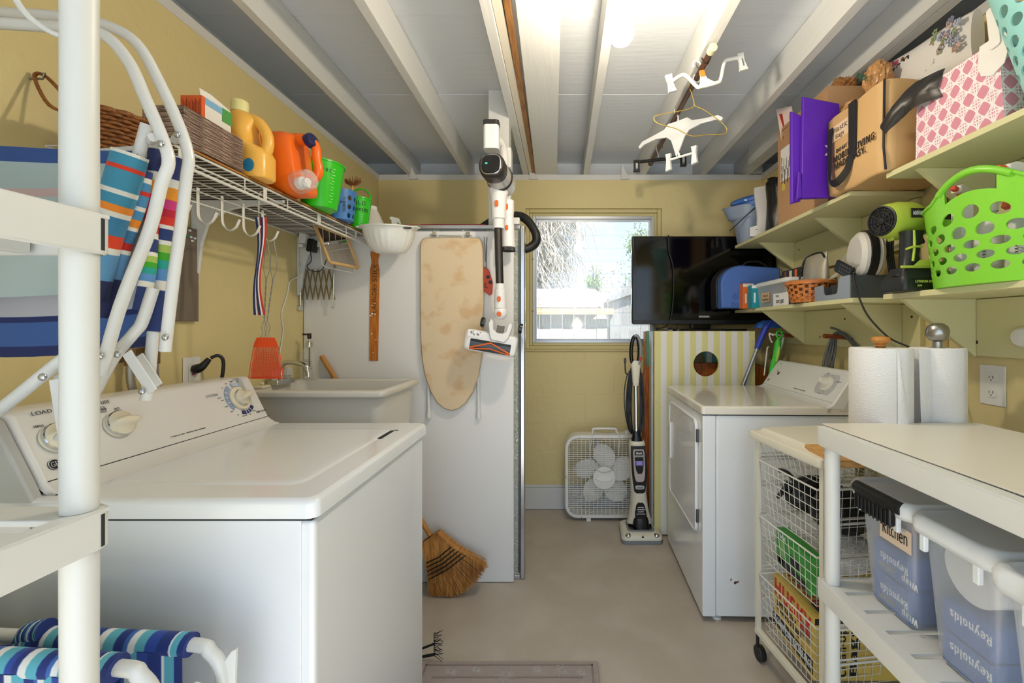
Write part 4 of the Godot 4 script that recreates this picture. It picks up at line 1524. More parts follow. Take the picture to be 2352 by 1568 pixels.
	var cyl := func(s: String, c: Vector3, r: float, y: float, mid: float, step: float, h: float, parent: Node3D, mat: Material, tilt: float) -> void:
		for k in s.length():
			if s[k] == " ":
				continue
			var a := mid + (k - (s.length() - 1) / 2.0) * step
			words(s[k], parent, mat, Transform3D(Basis(Vector3.UP, a), Vector3.ZERO) .translated(c + Vector3(sin(a) * r, y, cos(a) * r)), h, 0.0, false)
	var pen := M("marker ink", "1b1b22", 0.6)
	cyl.call("CLEANERS", V(-0.935, Y, 1.68), 0.0835, 0.132, 0.42, 0.15, 0.011, o, pen, 0.0)
	b = MB.new()
	for k in 12:
		var a := 1.05 + (0.06 if k % 2 else 0.0)
		b.box(V(-0.935, Y + 0.02 + k * 0.011, 1.68) + Vector3(sin(a), 0, cos(a)) * (0.0665 + 0.0017 * k), Vector3(0.012, 0.0015, 0.001), 0.0, Basis(Vector3.UP, a))
	put("scale_marks", b, M("scale white", "d9f2d0", 0.5), o)
	o = thing("cleaner_can", "blue and white spray can cap showing above the green tub", "can", V(-0.965, Y + 0.008, 1.70))
	b = MB.new()
	b.lathe([Vector2(0, 0.0), Vector2(0.03, 0.0), Vector2(0.03, 0.165), Vector2(0.027, 0.172)], 20, at_pos(V(-0.965, Y + 0.008, 1.70)))
	put("can", b, M("can navy", "24407c", 0.35, 0.3), o)
	b = MB.new()
	b.lathe([Vector2(0.027, 0.172), Vector2(0.029, 0.173), Vector2(0.029, 0.187), Vector2(0.025, 0.19), Vector2(0, 0.19)], 20, at_pos(V(-0.965, Y + 0.008, 1.70)))
	put("cap", b, M("cap white", "eeeeec", 0.4), o)
	# blue perforated basket of brushes
	var bm := M("blue basket plastic", "4379b8", 0.4)
	o = thing("blue_basket", "small blue plastic basket with round holes marked SCRUBBERS and SPONGES", "basket", V(-0.945, Y, 1.86))
	b = MB.new()
	var surf := func(u: float, v: float) -> Vector3:
		var r := lerpf(0.05, 0.062, v)
		return V(-0.945, Y, 1.86) + Vector3(sin(u) * r, v * 0.125, cos(u) * r)
	for c in 12:
		for rw in 3:
			var u0 := -0.75 + c * TAU / 12
			if c % 12 in [1, 2]:
				var G := []
				for i in 2:
					var row := []
					for jj in 5:
						row.append(surf.call(u0 + jj * TAU / 48, rw * 0.29 + i * 0.29))
					G.append(row)
				b.grid(G)
				continue
			b.holed(Rect2(u0, rw * 0.29, TAU / 12, 0.29), Vector2(u0 + TAU / 24, rw * 0.29 + 0.145), Vector2(0.15, 0.085), surf, 0.002, 12)
	var G2 := []
	for i in 2:
		var row := []
		for jj in 33:
			row.append(surf.call(jj * TAU / 32, 0.87 + i * 0.13))
		G2.append(row)
	b.slab(G2, 0.002)
	b.lathe([Vector2(0, 0.001), Vector2(0.05, 0.001)], 24, at_pos(V(-0.945, Y, 1.86)))
	put("tub", b, bm, o)
	for q in [["SCRUBBERS", 0.40], ["&", 0.2], ["SPONGES", 0.0]]:
		var a: float = q[1] + 0.28
		words(q[0], o, pen, Transform3D(Basis(Vector3.UP, a) * Basis(Vector3(0, 0, 1), -PI / 2), V(-0.945, Y + 0.068, 1.86) + Vector3(sin(a), 0, cos(a)) * 0.0585), 0.0095, 0.08 if q[0].length() > 2 else 0.0, false)
	var tilt := func(c: Vector3, rx: float, rz: float) -> Transform3D: return Transform3D(Basis.from_euler(Vector3(rx, 0, rz)), c)
	o = thing("sponge_pack", "lime yellow pack of sponges sticking out behind the blue basket", "pack", V(-0.965, Y + 0.01, 1.80))
	b = MB.new()
	b.box(V(-0.972, Y + 0.105, 1.815), Vector3(0.05, 0.19, 0.035), 0.012, Basis(Vector3(0, 0, 1), -0.12))
	put("wrapper", b, M("lime wrapper", "b6c832", 0.3), o)
	b = MB.new()
	for k in 5:
		b.box(V(-0.962, Y + 0.11 + k * 0.009, 1.796), Vector3(0.022, 0.002, 0.001), 0.0, Basis(Vector3(0, 0, 1), -0.12))
	put("print", b, pen, o)
	o = thing("scrub_brush", "black bristled scrub brush with white handle standing in the blue basket", "brush", V(-0.945, Y + 0.01, 1.86))
	b = MB.new()
	for k in 150:
		var a := rng.randf() * TAU
		var y := Y + 0.10 + rng.randf() * 0.06
		var c := V(-0.962, y, 1.845)
		b.rod(c, c + Vector3(cos(a) * 0.024, rng.randf_range(-0.004, 0.012), sin(a) * 0.024), 0.0014, 3)
	put("bristles", b, M("black bristle", "121512", 0.8), o).set_meta("kind", "stuff")
	b = MB.new()
	b.tube(spline([V(-0.955, Y + 0.01, 1.85), V(-0.95, Y + 0.1, 1.845), V(-0.947, Y + 0.15, 1.84), V(-0.938, Y + 0.19, 1.84)], 4), [0.004, 0.004, 0.004, 0.004, 0.004, 0.0045, 0.0055, 0.0075, 0.009, 0.0085, 0.008, 0.008, 0.006], 10)
	put("handle", b, M("handle white", "e6e3d8", 0.4), o)
	o = thing("dish_brush", "brown bristle brush with wooden handle leaning in the blue basket", "brush", V(-0.92, Y + 0.01, 1.87))
	b = MB.new()
	b.rod(V(-0.93, Y + 0.012, 1.865), V(-0.905, Y + 0.16, 1.885), 0.006, 8)
	put("handle", b, wood("brush wood", "cf9a5c", "a8743c", 1), o)
	b = MB.new()
	for k in 110:
		var a := rng.randf() * TAU
		var c := V(-0.906, Y + 0.152 + rng.randf() * 0.014, 1.885)
		b.rod(c, c + Vector3(cos(a) * 0.035, 0.016 + rng.randf() * 0.014, sin(a) * 0.022), 0.0011, 3)
	put("bristles", b, M("brown bristle", "8a5526", 0.8), o).set_meta("kind", "stuff")
	# green cup with loop handle
	o = thing("green_cup", "slim lime green pail with loop handle marked MOLD STOPPERS", "pail", V(-0.93, Y, 2.0))
	b = MB.new()
	bucket(b, V(-0.93, Y, 2.0), 0.036, 0.05, 0.135)
	put("tub", b, gm, o)
	b = MB.new()
	var hp2 := []
	for k in 13:
		var a := PI * k / 12
		hp2.append(V(-0.93 + cos(a) * 0.05, Y + 0.135 + sin(a) * 0.05, 2.0 + 0.01 * sin(a)))
	b.tube(hp2, 0.0035, 8)
	put("handle", b, gm, o)
	cyl.call("MOLD", V(-0.93, Y, 2.0), 0.0495, 0.106, 0.25, 0.36, 0.018, o, pen, 0.0)
	cyl.call("STOPPERS", V(-0.93, Y, 2.0), 0.047, 0.076, 0.35, 0.24, 0.014, o, pen, 0.0)
	b = MB.new()
	for k in 10:
		var a := 0.62
		b.box(V(-0.93, Y + 0.012 + k * 0.011, 2.0) + Vector3(sin(a), 0, cos(a)) * (0.0385 + 0.0012 * k), Vector3(0.007, 0.0013, 0.001), 0.0, Basis(Vector3.UP, a))
	put("scale_marks", b, mats["scale white"], o)
	# small things at the far end
	for k in 3:
		o = thing("clothes_clip", ["tallest of the three blue plastic clips, nearest the green pail", "middle one of the three blue plastic clips by the colander", "shortest of the three blue plastic clips, nearest the colander"][k], "clip", V(-0.955 + k * 0.021, 1.699, 2.09), 0.0, "blue clips by the colander")
		b = MB.new()
		for s in [-1, 1]:
			b.box(V(-0.955 + k * 0.021 + s * 0.004, 1.731 - k * 0.006, 2.085), Vector3(0.006, 0.064 - k * 0.012, 0.012), 0.003, Basis(Vector3(0, 0, 1), s * 0.1))
		put("jaw", b, M("clip blue", "2646a4", 0.35), o)
		b = MB.new()
		b.rod(V(-0.962 + k * 0.021, 1.728, 2.08), V(-0.948 + k * 0.021, 1.728, 2.08), 0.0035, 8)
		put("spring", b, M("chrome", "d4d6d8", 0.12, 1.0), o)
	o = thing("small_box", "small blue and white cardboard packet beside the blue clips", "packet", V(-1.0, 1.699, 2.085))
	b = MB.new()
	b.bb(V(-1.02, 1.699, 2.07), V(-0.968, 1.738, 2.1), 0.001)
	put("packet", b, M("packet blue", "27509c", 0.5), o)
	b = MB.new()
	b.bb(V(-1.005, 1.708, 2.069), V(-0.972, 1.728, 2.0702), 0.0)
	put("packet_label", b, M("packet white", "e8e4e0", 0.5), o)


func wall_things() -> void:
	# photograph board with magnets
	var o := thing("pin_board", "grey-brown canvas board with white pins on the yellow wall", "board", V(-1.262, 1.266, 1.41))
	var b := MB.new()
	var P := []
	b.bb(V(-1.266, 1.266, 1.33), V(-1.248, 1.58, 1.497), 0.002)
	var cm := M("canvas print", "ffffff", 0.7)
	var im := Image.create(64, 128, false, Image.FORMAT_RGB8)
	rng.seed = 8
	for y in 128:
		for x in 64:
			var c := Color("7d6f60").lerp(Color("6b5f52"), y / 128.0)
			var edge := 92.0 + 26.0 * (1.0 - exp(-x / 24.0)) - 12.0
			if y > edge:
				c = c.lerp(Color("b9b0a4"), rng.randf() * clampf(1.2 - (y - edge) / 50.0, 0.0, 1.0) * 0.8)
			im.set_pixel(x, y, c)
	cm.albedo_texture = ImageTexture.create_from_image(im)
	put("canvas", b, cm, o)
	for q in [[1.455, 1.569, "eeeeea"], [1.460, 1.548, "eeeeea"], [1.475, 1.547, "eeeeea"], [1.465, 1.537, "eeeeea"], [1.447, 1.549, "1e8f6a"]]:
		b = MB.new()
		b.ball(V(-1.244, q[1], q[0]), Vector3(0.004, 0.0042, 0.0055), 10)
		put("pin", b, M("pin " + q[2], q[2], 0.3), o)
	# outlet with black plug
	o = thing("wall_outlet", "white wall outlet behind the washer with a black plug in it", "outlet", V(-1.26, 1.02, 1.475))
	b = MB.new()
	b.bb(V(-1.266, 1.03, 1.45), V(-1.260, 1.145, 1.52), 0.003)
	put("plate", b, M("outlet plate", "e9e7e0", 0.35), o)
	b = MB.new()
	b.bb(V(-1.26, 1.06, 1.468), V(-1.256, 1.12, 1.502), 0.003)
	put("socket", b, mats["outlet plate"], o)
	b = MB.new()
	b.bb(V(-1.257, 1.083, 1.478), V(-1.254, 1.09, 1.49), 0.0005)
	put("test_button", b, M("button red", "b82a20", 0.4), o)
	o = thing("black_plug", "black plug and cord in the outlet above the washer", "plug", V(-1.24, 1.02, 1.5))
	b = MB.new()
	b.tube(spline([V(-1.256, 1.102, 1.485), V(-1.24, 1.106, 1.485), V(-1.226, 1.116, 1.488), V(-1.212, 1.138, 1.496)], 4), [0.013, 0.015, 0.016, 0.016, 0.016, 0.015, 0.014, 0.013, 0.012, 0.011, 0.01, 0.009, 0.007], 12)
	put("body", b, M("plug black", "141414", 0.4), o)
	b = MB.new()
	b.tube(spline([V(-1.209, 1.14, 1.498), V(-1.195, 1.148, 1.51), V(-1.185, 1.135, 1.52), V(-1.183, 1.1, 1.52), V(-1.19, 1.04, 1.515), V(-1.21, 0.95, 1.51)], 5), 0.0055, 8)
	put("cord", b, mats["plug black"], o)
	# washer taps and hoses
	for k in 2:
		var d := 1.245 + k * 0.075
		o = thing("washer_valve", ["red-handled water valve with braided hose hidden nearer the shelf post", "red-handled water valve with braided hose nearer the outlet"][k], "valve", V(-1.24, 1.0, d), 0.0, "washer water valves")
		b = MB.new()
		b.rod(V(-1.266, 1.172, d), V(-1.235, 1.172, d), 0.011, 10)
		b.rod(V(-1.235, 1.185, d), V(-1.235, 1.135, d), 0.013, 10)
		b.lathe([Vector2(0, 0), Vector2(0.026, 0.0), Vector2(0.028, 0.004), Vector2(0.0, 0.008)], 20, Transform3D(Basis(Vector3(0, 0, 1), -PI / 2), V(-1.264, 1.172, d)))
		put("valve", b, M("old brass", "8a7350", 0.4, 0.8), o)
		b = MB.new()
		b.ball(V(-1.225, 1.20, d), Vector3(0.012, 0.010, 0.018), 10)
		put("handle", b, M("valve red", "cc2a1c", 0.4), o)
		b = MB.new()
		var pts := spline([V(-1.235, 1.14, d), V(-1.233, 1.09, d), V(-1.228, 1.03, d + 0.01), V(-1.222, 0.95, d + 0.015), V(-1.21, 0.86, d + 0.01)], 9)
		var rr := []
		for i in pts.size():
			rr.append(0.0095 + 0.0008 * (i % 2))
		b.tube(pts, rr, 10)
		put("hose", b, M("braided steel", "a3a09a", 0.35, 0.8), o)
	# adapters by the panel
	o = thing("power_adapter", "white cube tap and black adapter hanging by the shelf bracket", "adapter", V(-1.215, 1.56, 2.06))
	b = MB.new()
	b.box(V(-1.222, 1.667, 2.06), Vector3(0.034, 0.05, 0.034), 0.004, Basis(Vector3(0, 0, 1), -0.12))
	b.box(V(-1.228, 1.632, 2.055), Vector3(0.024, 0.02, 0.03), 0.004)
	put("cube_tap", b, M("outlet plate", "e9e7e0", 0.35), o)
	b = MB.new()
	b.box(V(-1.19, 1.635, 2.075), Vector3(0.034, 0.06, 0.045), 0.005, Basis(Vector3(0, 0, 1), -0.15))
	b.tube(spline([V(-1.2, 1.61, 2.075), V(-1.195, 1.575, 2.075), V(-1.2, 1.555, 2.075), V(-1.212, 1.54, 2.07), V(-1.20, 1.52, 2.07), V(-1.16, 1.512, 2.07), V(-1.135, 1.53, 2.07), V(-1.12, 1.57, 2.07)], 5), 0.002, 6)
	put("adapter", b, M("plug black", "141414", 0.4), o)
	b = MB.new()
	b.tube(spline([V(-1.228, 1.625, 2.05), V(-1.232, 1.575, 2.05), V(-1.222, 1.52, 2.05), V(-1.245, 1.485, 2.05), V(-1.262, 1.46, 2.02), V(-1.262, 1.40, 2.0), V(-1.262, 1.31, 1.96), V(-1.262, 1.24, 1.97), V(-1.262, 1.18, 1.96), V(-1.258, 1.10, 1.93)], 6), 0.003, 6)
	put("white_cord", b, M("cord white", "dcdcd8", 0.5), o)
	# stretching mirror
	o = thing("extending_mirror", "wood-framed mirror on a chrome scissor arm under the wire shelf", "mirror", V(-1.18, 1.36, 2.08))
	var chrome := M("chrome", "d4d6d8", 0.12, 1.0)
	b = MB.new()
	b.rod(V(-1.256, 1.548, 2.09), V(-1.256, 1.335, 2.09), 0.006, 10)
	for y in [1.545, 1.34]:
		b.box(V(-1.258, y, 2.09), Vector3(0.016, 0.024, 0.028), 0.003)
	b.rod(V(-1.093, 1.545, 2.09), V(-1.101, 1.345, 2.09), 0.0042, 10)
	b.ball(V(-1.101, 1.343, 2.09), Vector3(0.006, 0.006, 0.006), 8)
	put("post", b, chrome, o)
	for k in 6:
		for s in 2:
			b = MB.new()
			var xa := -1.25 + k * 0.0262
			b.bar(V(xa, 1.525 if s else 1.38, 2.09 + s * 0.003), V(xa + 0.0262, 1.38 if s else 1.525, 2.09 + s * 0.003), 0.006, 0.002, 0.0, Vector3(0, 0, 1))
			put("scissor_link", b, M("aged brass links", "8f8468", 0.35, 0.8), o)
	var TL := V(-1.081, 1.696, 1.90)
	var BL := V(-1.02, 1.532, 1.91)
	var BR := V(-0.95, 1.524, 2.03)
	var TR := V(-0.998, 1.666, 2.02)
	b = MB.new()
	var ru := (BR - BL).normalized()
	var uu := (TL - BL).normalized()
	var nz := ru.cross(uu).normalized()
	for q in [[TL, BL], [BL, BR], [BR, TR], [TR, TL]]:
		var fb := MB.new()
		fb.bar(q[0], q[1], 0.013, 0.012, 0.002, nz)
		put("frame", fb, wood("pale frame wood", "d9b47c", "c39a5e", 1), o)
	b = MB.new()
	b.face([BL + nz * 0.001, BR + nz * 0.001, TR + nz * 0.001, TL + nz * 0.001], nz)
	put("glass", b, M("mirror glass", "e8eaea", 0.02, 1.0), o)
	b = MB.new()
	b.face([BL - nz * 0.005, BR - nz * 0.005, TR - nz * 0.005, TL - nz * 0.005], -nz)
	put("back", b, M("packet white", "e8e4e0", 0.5), o)
	b = MB.new()
	b.tube([V(-1.072, 1.62, 1.93), V(-1.075, 1.53, 1.95), V(-1.07, 1.52, 1.97), V(-0.985, 1.505, 2.05), V(-0.978, 1.512, 2.05), V(-0.97, 1.58, 2.04)], 0.0032, 6)
	b.rod(V(-1.04, 1.515, 2.0), V(-1.093, 1.545, 2.09), 0.005, 8)
	b.ball(V(-1.068, 1.62, 1.92), Vector3(0.008, 0.008, 0.008), 10)
	put("yoke", b, M("yoke white", "e2e0da", 0.4), o)


# ---------------------------------------------------------------- the white panel and what hangs on it
func panel() -> void:
	rng.seed = 12
	var b := MB.new()
	b.bb(V(-1.262, 0.004, 2.125), V(-0.236, 1.716, 2.145), 0.002)
	var pm := M("white panel paint", "e4e2de", 0.4)
	var p := put("tall_panel", b, pm)
	tag(p, "tall plain white panel standing behind the laundry tub", "panel")
	b = MB.new()
	b.bb(V(-1.2, 0.004, 2.205), V(-0.40, 1.70, 2.32), 0.002)
	tag(put("stored_board", b, M("stored board white", "dedcd6", 0.5)), "thick white board stored out of sight behind the tall panel", "board")
	# shower door with pebbled glass
	var alu := M("bright aluminium", "c9cbce", 0.22, 0.9)
	var o := thing("shower_door", "aluminium-framed pebbled glass shower door standing behind the white panel", "shower door", V(-0.5, 0, 2.17))
	b = MB.new()
	b.bb(V(-0.208, 0.0, 2.152), V(-0.184, 1.755, 2.188), 0.006)
	b.bb(V(-0.86, 0.0, 2.155), V(-0.84, 1.755, 2.185), 0.004)
	b.bb(V(-0.84, 0.0, 2.155), V(-0.208, 0.02, 2.185), 0.003)
	b.bb(V(-0.84, 1.735, 2.155), V(-0.208, 1.755, 2.185), 0.003)
	put("frame", b, alu, o)
	b = MB.new()
	b.bb(V(-0.218, 0.03, 2.16), V(-0.21, 1.73, 2.178), 0.001)
	put("edge_channel", b, M("dark channel", "5c6468", 0.4, 0.6), o)
	b = MB.new()
	b.bb(V(-0.84, 0.02, 2.166), V(-0.218, 1.735, 2.171), 0.0)
	var pg := M("pebbled glass", "dfe9e2", 0.12, 0.0, 0.35)
	bumpy(pg, noise_tex("pebbles", 0.06, 2, 1, Color.WHITE, Color.BLACK, 0.0, 0.6), 0.5, Vector3.ONE * 7.0)
	put("pane", b, pg, o)
	b = MB.new()
	b.box(V(-0.235, 1.775, 2.17), Vector3(0.05, 0.035, 0.03), 0.004)
	put("corner_bracket", b, M("bracket plastic", "e2e2de", 0.4), o)
	# rail lying on top; reflections of nearby things painted as colour bands
	o = thing("metal_rail", "shiny metal rail with painted green, copper and red reflections lying on the panel tops", "rail", V(-0.64, 1.70, 2.21))
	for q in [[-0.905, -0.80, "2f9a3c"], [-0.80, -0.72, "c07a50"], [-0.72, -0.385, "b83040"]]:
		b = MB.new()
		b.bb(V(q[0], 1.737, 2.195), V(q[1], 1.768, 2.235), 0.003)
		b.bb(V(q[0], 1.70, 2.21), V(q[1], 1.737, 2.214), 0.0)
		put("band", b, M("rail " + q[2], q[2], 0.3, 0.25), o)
	# bleach bottle and sprayer behind
	o = thing("white_bottle", "squat white plastic bottle standing behind the panel beside the green pail", "bottle", V(-0.955, 1.70, 2.27))
	b = MB.new()
	b.lathe([Vector2(0, 0), Vector2(0.06, 0), Vector2(0.066, 0.006), Vector2(0.066, 0.07), Vector2(0.05, 0.1), Vector2(0.03, 0.145), Vector2(0.026, 0.15), Vector2(0.026, 0.156), Vector2(0.02, 0.16)], 24, at_pos(V(-0.985, 1.70, 2.265)))
	put("body", b, M("bottle white", "e8e2d6", 0.4), o)
	b = MB.new()
	b.lathe([Vector2(0.022, 0.156), Vector2(0.022, 0.174), Vector2(0.018, 0.177), Vector2(0, 0.177)], 20, at_pos(V(-0.985, 1.70, 2.265)))
	put("cap", b, M("cap white", "eeeeec", 0.4), o)
	o = thing("spray_bottle", "white spray trigger showing above the shiny rail", "spray bottle", V(-0.9, 1.70, 2.29))
	b = MB.new()
	b.lathe([Vector2(0, 0), Vector2(0.03, 0), Vector2(0.03, 0.05), Vector2(0.014, 0.075), Vector2(0.014, 0.085)], 16, at_pos(V(-0.88, 1.70, 2.285)))
	put("body", b, mats["bottle white"], o)
	b = MB.new()
	b.prism([Vector2(-0.012, 0.075), Vector2(0.014, 0.075), Vector2(0.016, 0.1), Vector2(0.03, 0.088), Vector2(0.034, 0.092), Vector2(0.024, 0.118), Vector2(-0.015, 0.128), Vector2(-0.026, 0.12), Vector2(-0.014, 0.108)], -0.008, 0.008, at_pos(V(-0.88, 1.70, 2.285)), 0.002)
	put("trigger", b, mats["cap white"], o)
	# colander
	o = thing("colander", "translucent white plastic colander hanging on the panel edge by the wire shelf", "colander", V(-0.79, 1.58, 1.99))
	var cm := M("colander plastic", "eceae4", 0.3)
	cm.subsurf_scatter_enabled = true
	cm.subsurf_scatter_strength = 0.15
	cm.backlight_enabled = true
	cm.backlight = Color(0.35, 0.35, 0.33)
	b = MB.new()
	var X := Transform3D(Basis(Vector3.RIGHT, 0.10), V(-0.788, 1.585, 1.995))
	var P := []
	for q in [[0.055, 0.0], [0.07, 0.006], [0.092, 0.035], [0.106, 0.075], [0.113, 0.108], [0.124, 0.112], [0.1265, 0.117], [0.122, 0.119], [0.110, 0.114], [0.103, 0.076], [0.088, 0.038], [0.066, 0.01], [0.001, 0.006]]:
		var ring := []
		for k in 96:
			var a := TAU * k / 96
			var r: float = q[0] * (1.0 + (0.008 * (1 if k % 4 < 2 else -1) if q[1] > 0.02 and q[1] < 0.1 else 0.0))
			ring.append(Vector3(sin(a) * r, q[1], cos(a) * r))
		P.append(ring)
	b.X = X
	b.loft(P)
	put("bowl", b, cm, o)
	b = MB.new()
	b.X = X
	for s in [-1, 1]:
		b.box(Vector3(s * 0.118, 0.1165, 0.01), Vector3(0.04, 0.008, 0.05), 0.003)
	put("handle", b, cm, o)
	b = MB.new()
	b.X = X
	b.box(Vector3(0.104, 0.108, 0.06), Vector3(0.036, 0.008, 0.012), 0.003, Basis(Vector3.UP, 0.5))
	put("slot", b, M("dark slot", "33322f", 0.6), o)
	# paint stick with lettering
	o = thing("laundry_stick", "orange wooden paint stick lettered LAUNDRY STICK hanging on the white panel", "stick", V(-0.915, 1.085, 2.12))
	b = MB.new()
	b.prism([Vector2(-0.021, 0), Vector2(0.021, 0), Vector2(0.023, 0.36), Vector2(0.023, 0.445), Vector2(0.0165, 0.475), Vector2(0.0165, 0.495), Vector2(0.023, 0.515), Vector2(0.022, 0.53), Vector2(0.006, 0.522), Vector2(-0.004, 0.53), Vector2(-0.021, 0.532), Vector2(-0.0205, 0.512), Vector2(-0.0165, 0.49), Vector2(-0.0165, 0.472), Vector2(-0.023, 0.445)], -2.124, -2.119, Transform3D(Basis(Vector3(0, 0, 1), -0.012), Vector3(-0.918, 1.085, 0)), 0.001)
	put("stick", b, wood("stained stick", "c87a28", "a85f18", 1), o)
	words("LAUNDRY STICK", o, M("marker ink", "1b1b22", 0.6), Transform3D(Basis(Vector3(0, 0, 1), PI / 2 - 0.012), V(-0.912, 1.435, 2.1185)), 0.019, 0.235, false)
	for k in 9:
		b = MB.new()
		var y := 1.12 + rng.randf() * 0.26
		b.prism(oval(0.002 + rng.randf() * 0.003, 0.002 + rng.randf() * 0.003, 7), 0.0, 0.0006, at_pos(V(-0.918 + rng.randf_range(-0.016, 0.016), y, 2.119)))
		put("paint_fleck", b, M("cap white", "eeeeec", 0.4), o)
	# ironing board
	o = thing("ironing_board", "ironing board with stained tan cover hanging nose down on the white panel", "ironing board", V(-0.54, 0.84, 2.105))
	var out := []
	for q in [[965, 566], [967, 556], [972, 549], [980, 546], [1035, 545], [1095, 546], [1103, 549], [1108, 556], [1110, 566], [1111, 680], [1110, 770], [1107, 820], [1100, 862], [1088, 898], [1072, 924], [1055, 938], [1037, 943], [1020, 938], [1003, 924], [988, 897], [976, 862], [969, 822], [966, 775], [965, 680]]:
		out.append(Vector2((q[0] - 1291) * 0.0021, 1.242 + (754 - q[1]) * 0.0021))
	b = MB.new()
	b.prism(out, -2.115, -2.09, Transform3D(), 0.008)
	var cv := M("ironing cover", "ffffff", 0.85)
	tinted(cv, noise_tex("scorch", 0.018, 3, 5, Color("cfae84"), Color("d9c3a0"), 0.2, 0.45, 256), Vector3.ONE * 1.9, true)
	put("cover", b, cv, o)
	b = MB.new()
	for s in [-0.082, 0.082]:
		b.tube(spline([V(-0.54 + s - 0.02, 1.675, 2.108), V(-0.54 + s - 0.018, 1.69, 2.105), V(-0.54 + s, 1.693, 2.105), V(-0.54 + s + 0.018, 1.69, 2.105), V(-0.54 + s + 0.02, 1.675, 2.108)], 4), 0.0028, 6)
		b.box(V(-0.54 + s, 1.70, 2.118), Vector3(0.02, 0.022, 0.008), 0.002)
	b.tube([V(-0.595, 1.68, 2.108), V(-0.595, 1.69, 2.108), V(-0.49, 1.688, 2.108), V(-0.488, 1.678, 2.108)], 0.0026, 6)
	put("hanger", b, M("chrome", "d4d6d8", 0.12, 1.0), o)
	for q in [[-0.652, -0.646, 0.806], [-0.408, -0.405, 0.804]]:
		b = MB.new()
		b.rod(V(q[0], 1.3, 2.112), V(q[1], q[2] + 0.03, 2.112), 0.008, 10)
		b.lathe([Vector2(0, 0), Vector2(0.011, 0.0), Vector2(0.0125, 0.006), Vector2(0.0095, 0.034), Vector2(0, 0.036)], 12, at_pos(V(q[1], q[2], 2.112)))
		put("leg", b, M("board leg white", "dcdcd6", 0.4), o)
	# orange stud finder hanging by its cord
	o = thing("orange_gadget", "orange handheld gadget with black buttons hanging by a cord beside the ironing board", "gadget", V(-0.355, 1.40, 2.10))
	b = MB.new()
	b.prism([Vector2(-0.038, 0.02), Vector2(-0.012, -0.002), Vector2(0.003, 0.004), Vector2(0.006, 0.06), Vector2(-0.012, 0.118), Vector2(-0.03, 0.135), Vector2(-0.04, 0.125)], 0.0, 0.018, at_pos(V(-0.342, 1.405, 2.122)), 0.004)
	put("case", b, M("gadget orange", "c8431a", 0.35), o)
	for q in [[-0.016, 0.085, 0.009], [-0.004, 0.06, 0.009], [-0.03, 0.04, 0.004], [-0.022, 0.034, 0.004], [-0.028, 0.052, 0.004]]:
		b = MB.new()
		b.lathe([Vector2(q[2], 0), Vector2(q[2] * 0.9, 0.004), Vector2(0, 0.0045)], 14, at_pos(V(-0.342 + q[0], 1.405 + q[1], 2.104), 0, PI / 2))
		put("button", b, M("plug black", "141414", 0.4), o)
	b = MB.new()
	b.tube([V(-0.368, 1.535, 2.112), V(-0.368, 1.565, 2.112), V(-0.367, 1.63, 2.112), V(-0.365, 1.685, 2.118)], 0.0018, 5)
	b.tube([V(-0.372, 1.565, 2.112), V(-0.374, 1.63, 2.112), V(-0.380, 1.688, 2.118)], 0.0014, 5)
	put("cord", b, M("plug black", "141414", 0.4), o)
	# corn broom leaning in the corner
	o = thing("corn_broom", "straw broom with black stitching leaning behind the washer on the floor", "broom", V(-0.52, 0, 2.04))
	var hd := (V(-1.156, 1.094, 2.108) - V(-0.60, 0.24, 2.045)).normalized()
	b = MB.new()
	b.rod(V(-0.62, 0.27, 2.0475), V(-1.165, 1.108, 2.109), 0.0115, 10)
	put("handle", b, wood("broom handle wood", "c98d42", "a76d2a", 1), o)
	var q0 := V(-0.60, 0.24, 2.045)
	var dn := -hd
	var sd := dn.cross(Vector3(0, 0, 1)).normalized()
	if sd.x < 0:
		sd = -sd
	b = MB.new()
	for k in 2200:
		var u := rng.randf_range(-1.0, 1.0)
		var w := rng.randf_range(-1.0, 1.0)
		var a0 := q0 + sd * u * 0.045 + Vector3(0, 0, w * 0.02) - dn * 0.03
		var L := 0.245 + 0.015 * rng.randf() - 0.04 * u * u
		var a1 := q0 + dn * (L + rng.randfn() * 0.008) + sd * (u * 0.155 + rng.randfn() * 0.006) + Vector3(0, 0, w * 0.03)
		var am := q0 + dn * L * 0.45 + sd * u * 0.09 + Vector3(0, 0, w * 0.028)
		if a1.y < 0.006:
			a1.y = 0.006 + 0.004 * rng.randf()
		b.tube([a0, am, a1], [0.0018, 0.0013, 0.0006], 3, false)
	put("bristles", b, wood("broom straw", "e0a050", "9c5f22", 1), o).set_meta("kind", "stuff")
	for k in 5:
		b = MB.new()
		var L := 0.055 + k * 0.017
		var u := 0.068 + k * 0.009
		b.tube([q0 + dn * L - sd * u + Vector3(0, 0, 0.026), q0 + dn * (L + 0.006) + Vector3(0, 0, 0.036), q0 + dn * L + sd * u + Vector3(0, 0, 0.026)], 0.0028, 5)
		put("stitching", b, M("plug black", "141414", 0.4), o)
	# twig showing past the washer
	b = MB.new()
	for k in 22:
		var a := rng.randf_range(-0.9, 0.9)
		var c := V(-0.478, 0.025 + k * 0.004, 1.62)
		b.tube([c, c + Vector3(0.014, 0.004 * a, 0.004), c + Vector3(0.028 + 0.012 * rng.randf(), 0.022 * a, 0.01)], [0.0016, 0.0013, 0.0008], 4, false)
	b.rod(V(-0.56, 0.03, 1.63), V(-0.474, 0.07, 1.62), 0.004, 6)
	b.rod(V(-0.56, 0.006, 1.63), V(-0.474, 0.03, 1.62), 0.005, 6)
	tag(put("black_brush", b, M("black bristle", "121512", 0.8)), "black bristle tips on the floor showing past the washer's front", "brush")
	# rug
	o = thing("rug", "small mauve-grey rug with pale flower pattern on the floor", "rug", V(-0.2, 0, 1.3))
	b = MB.new()
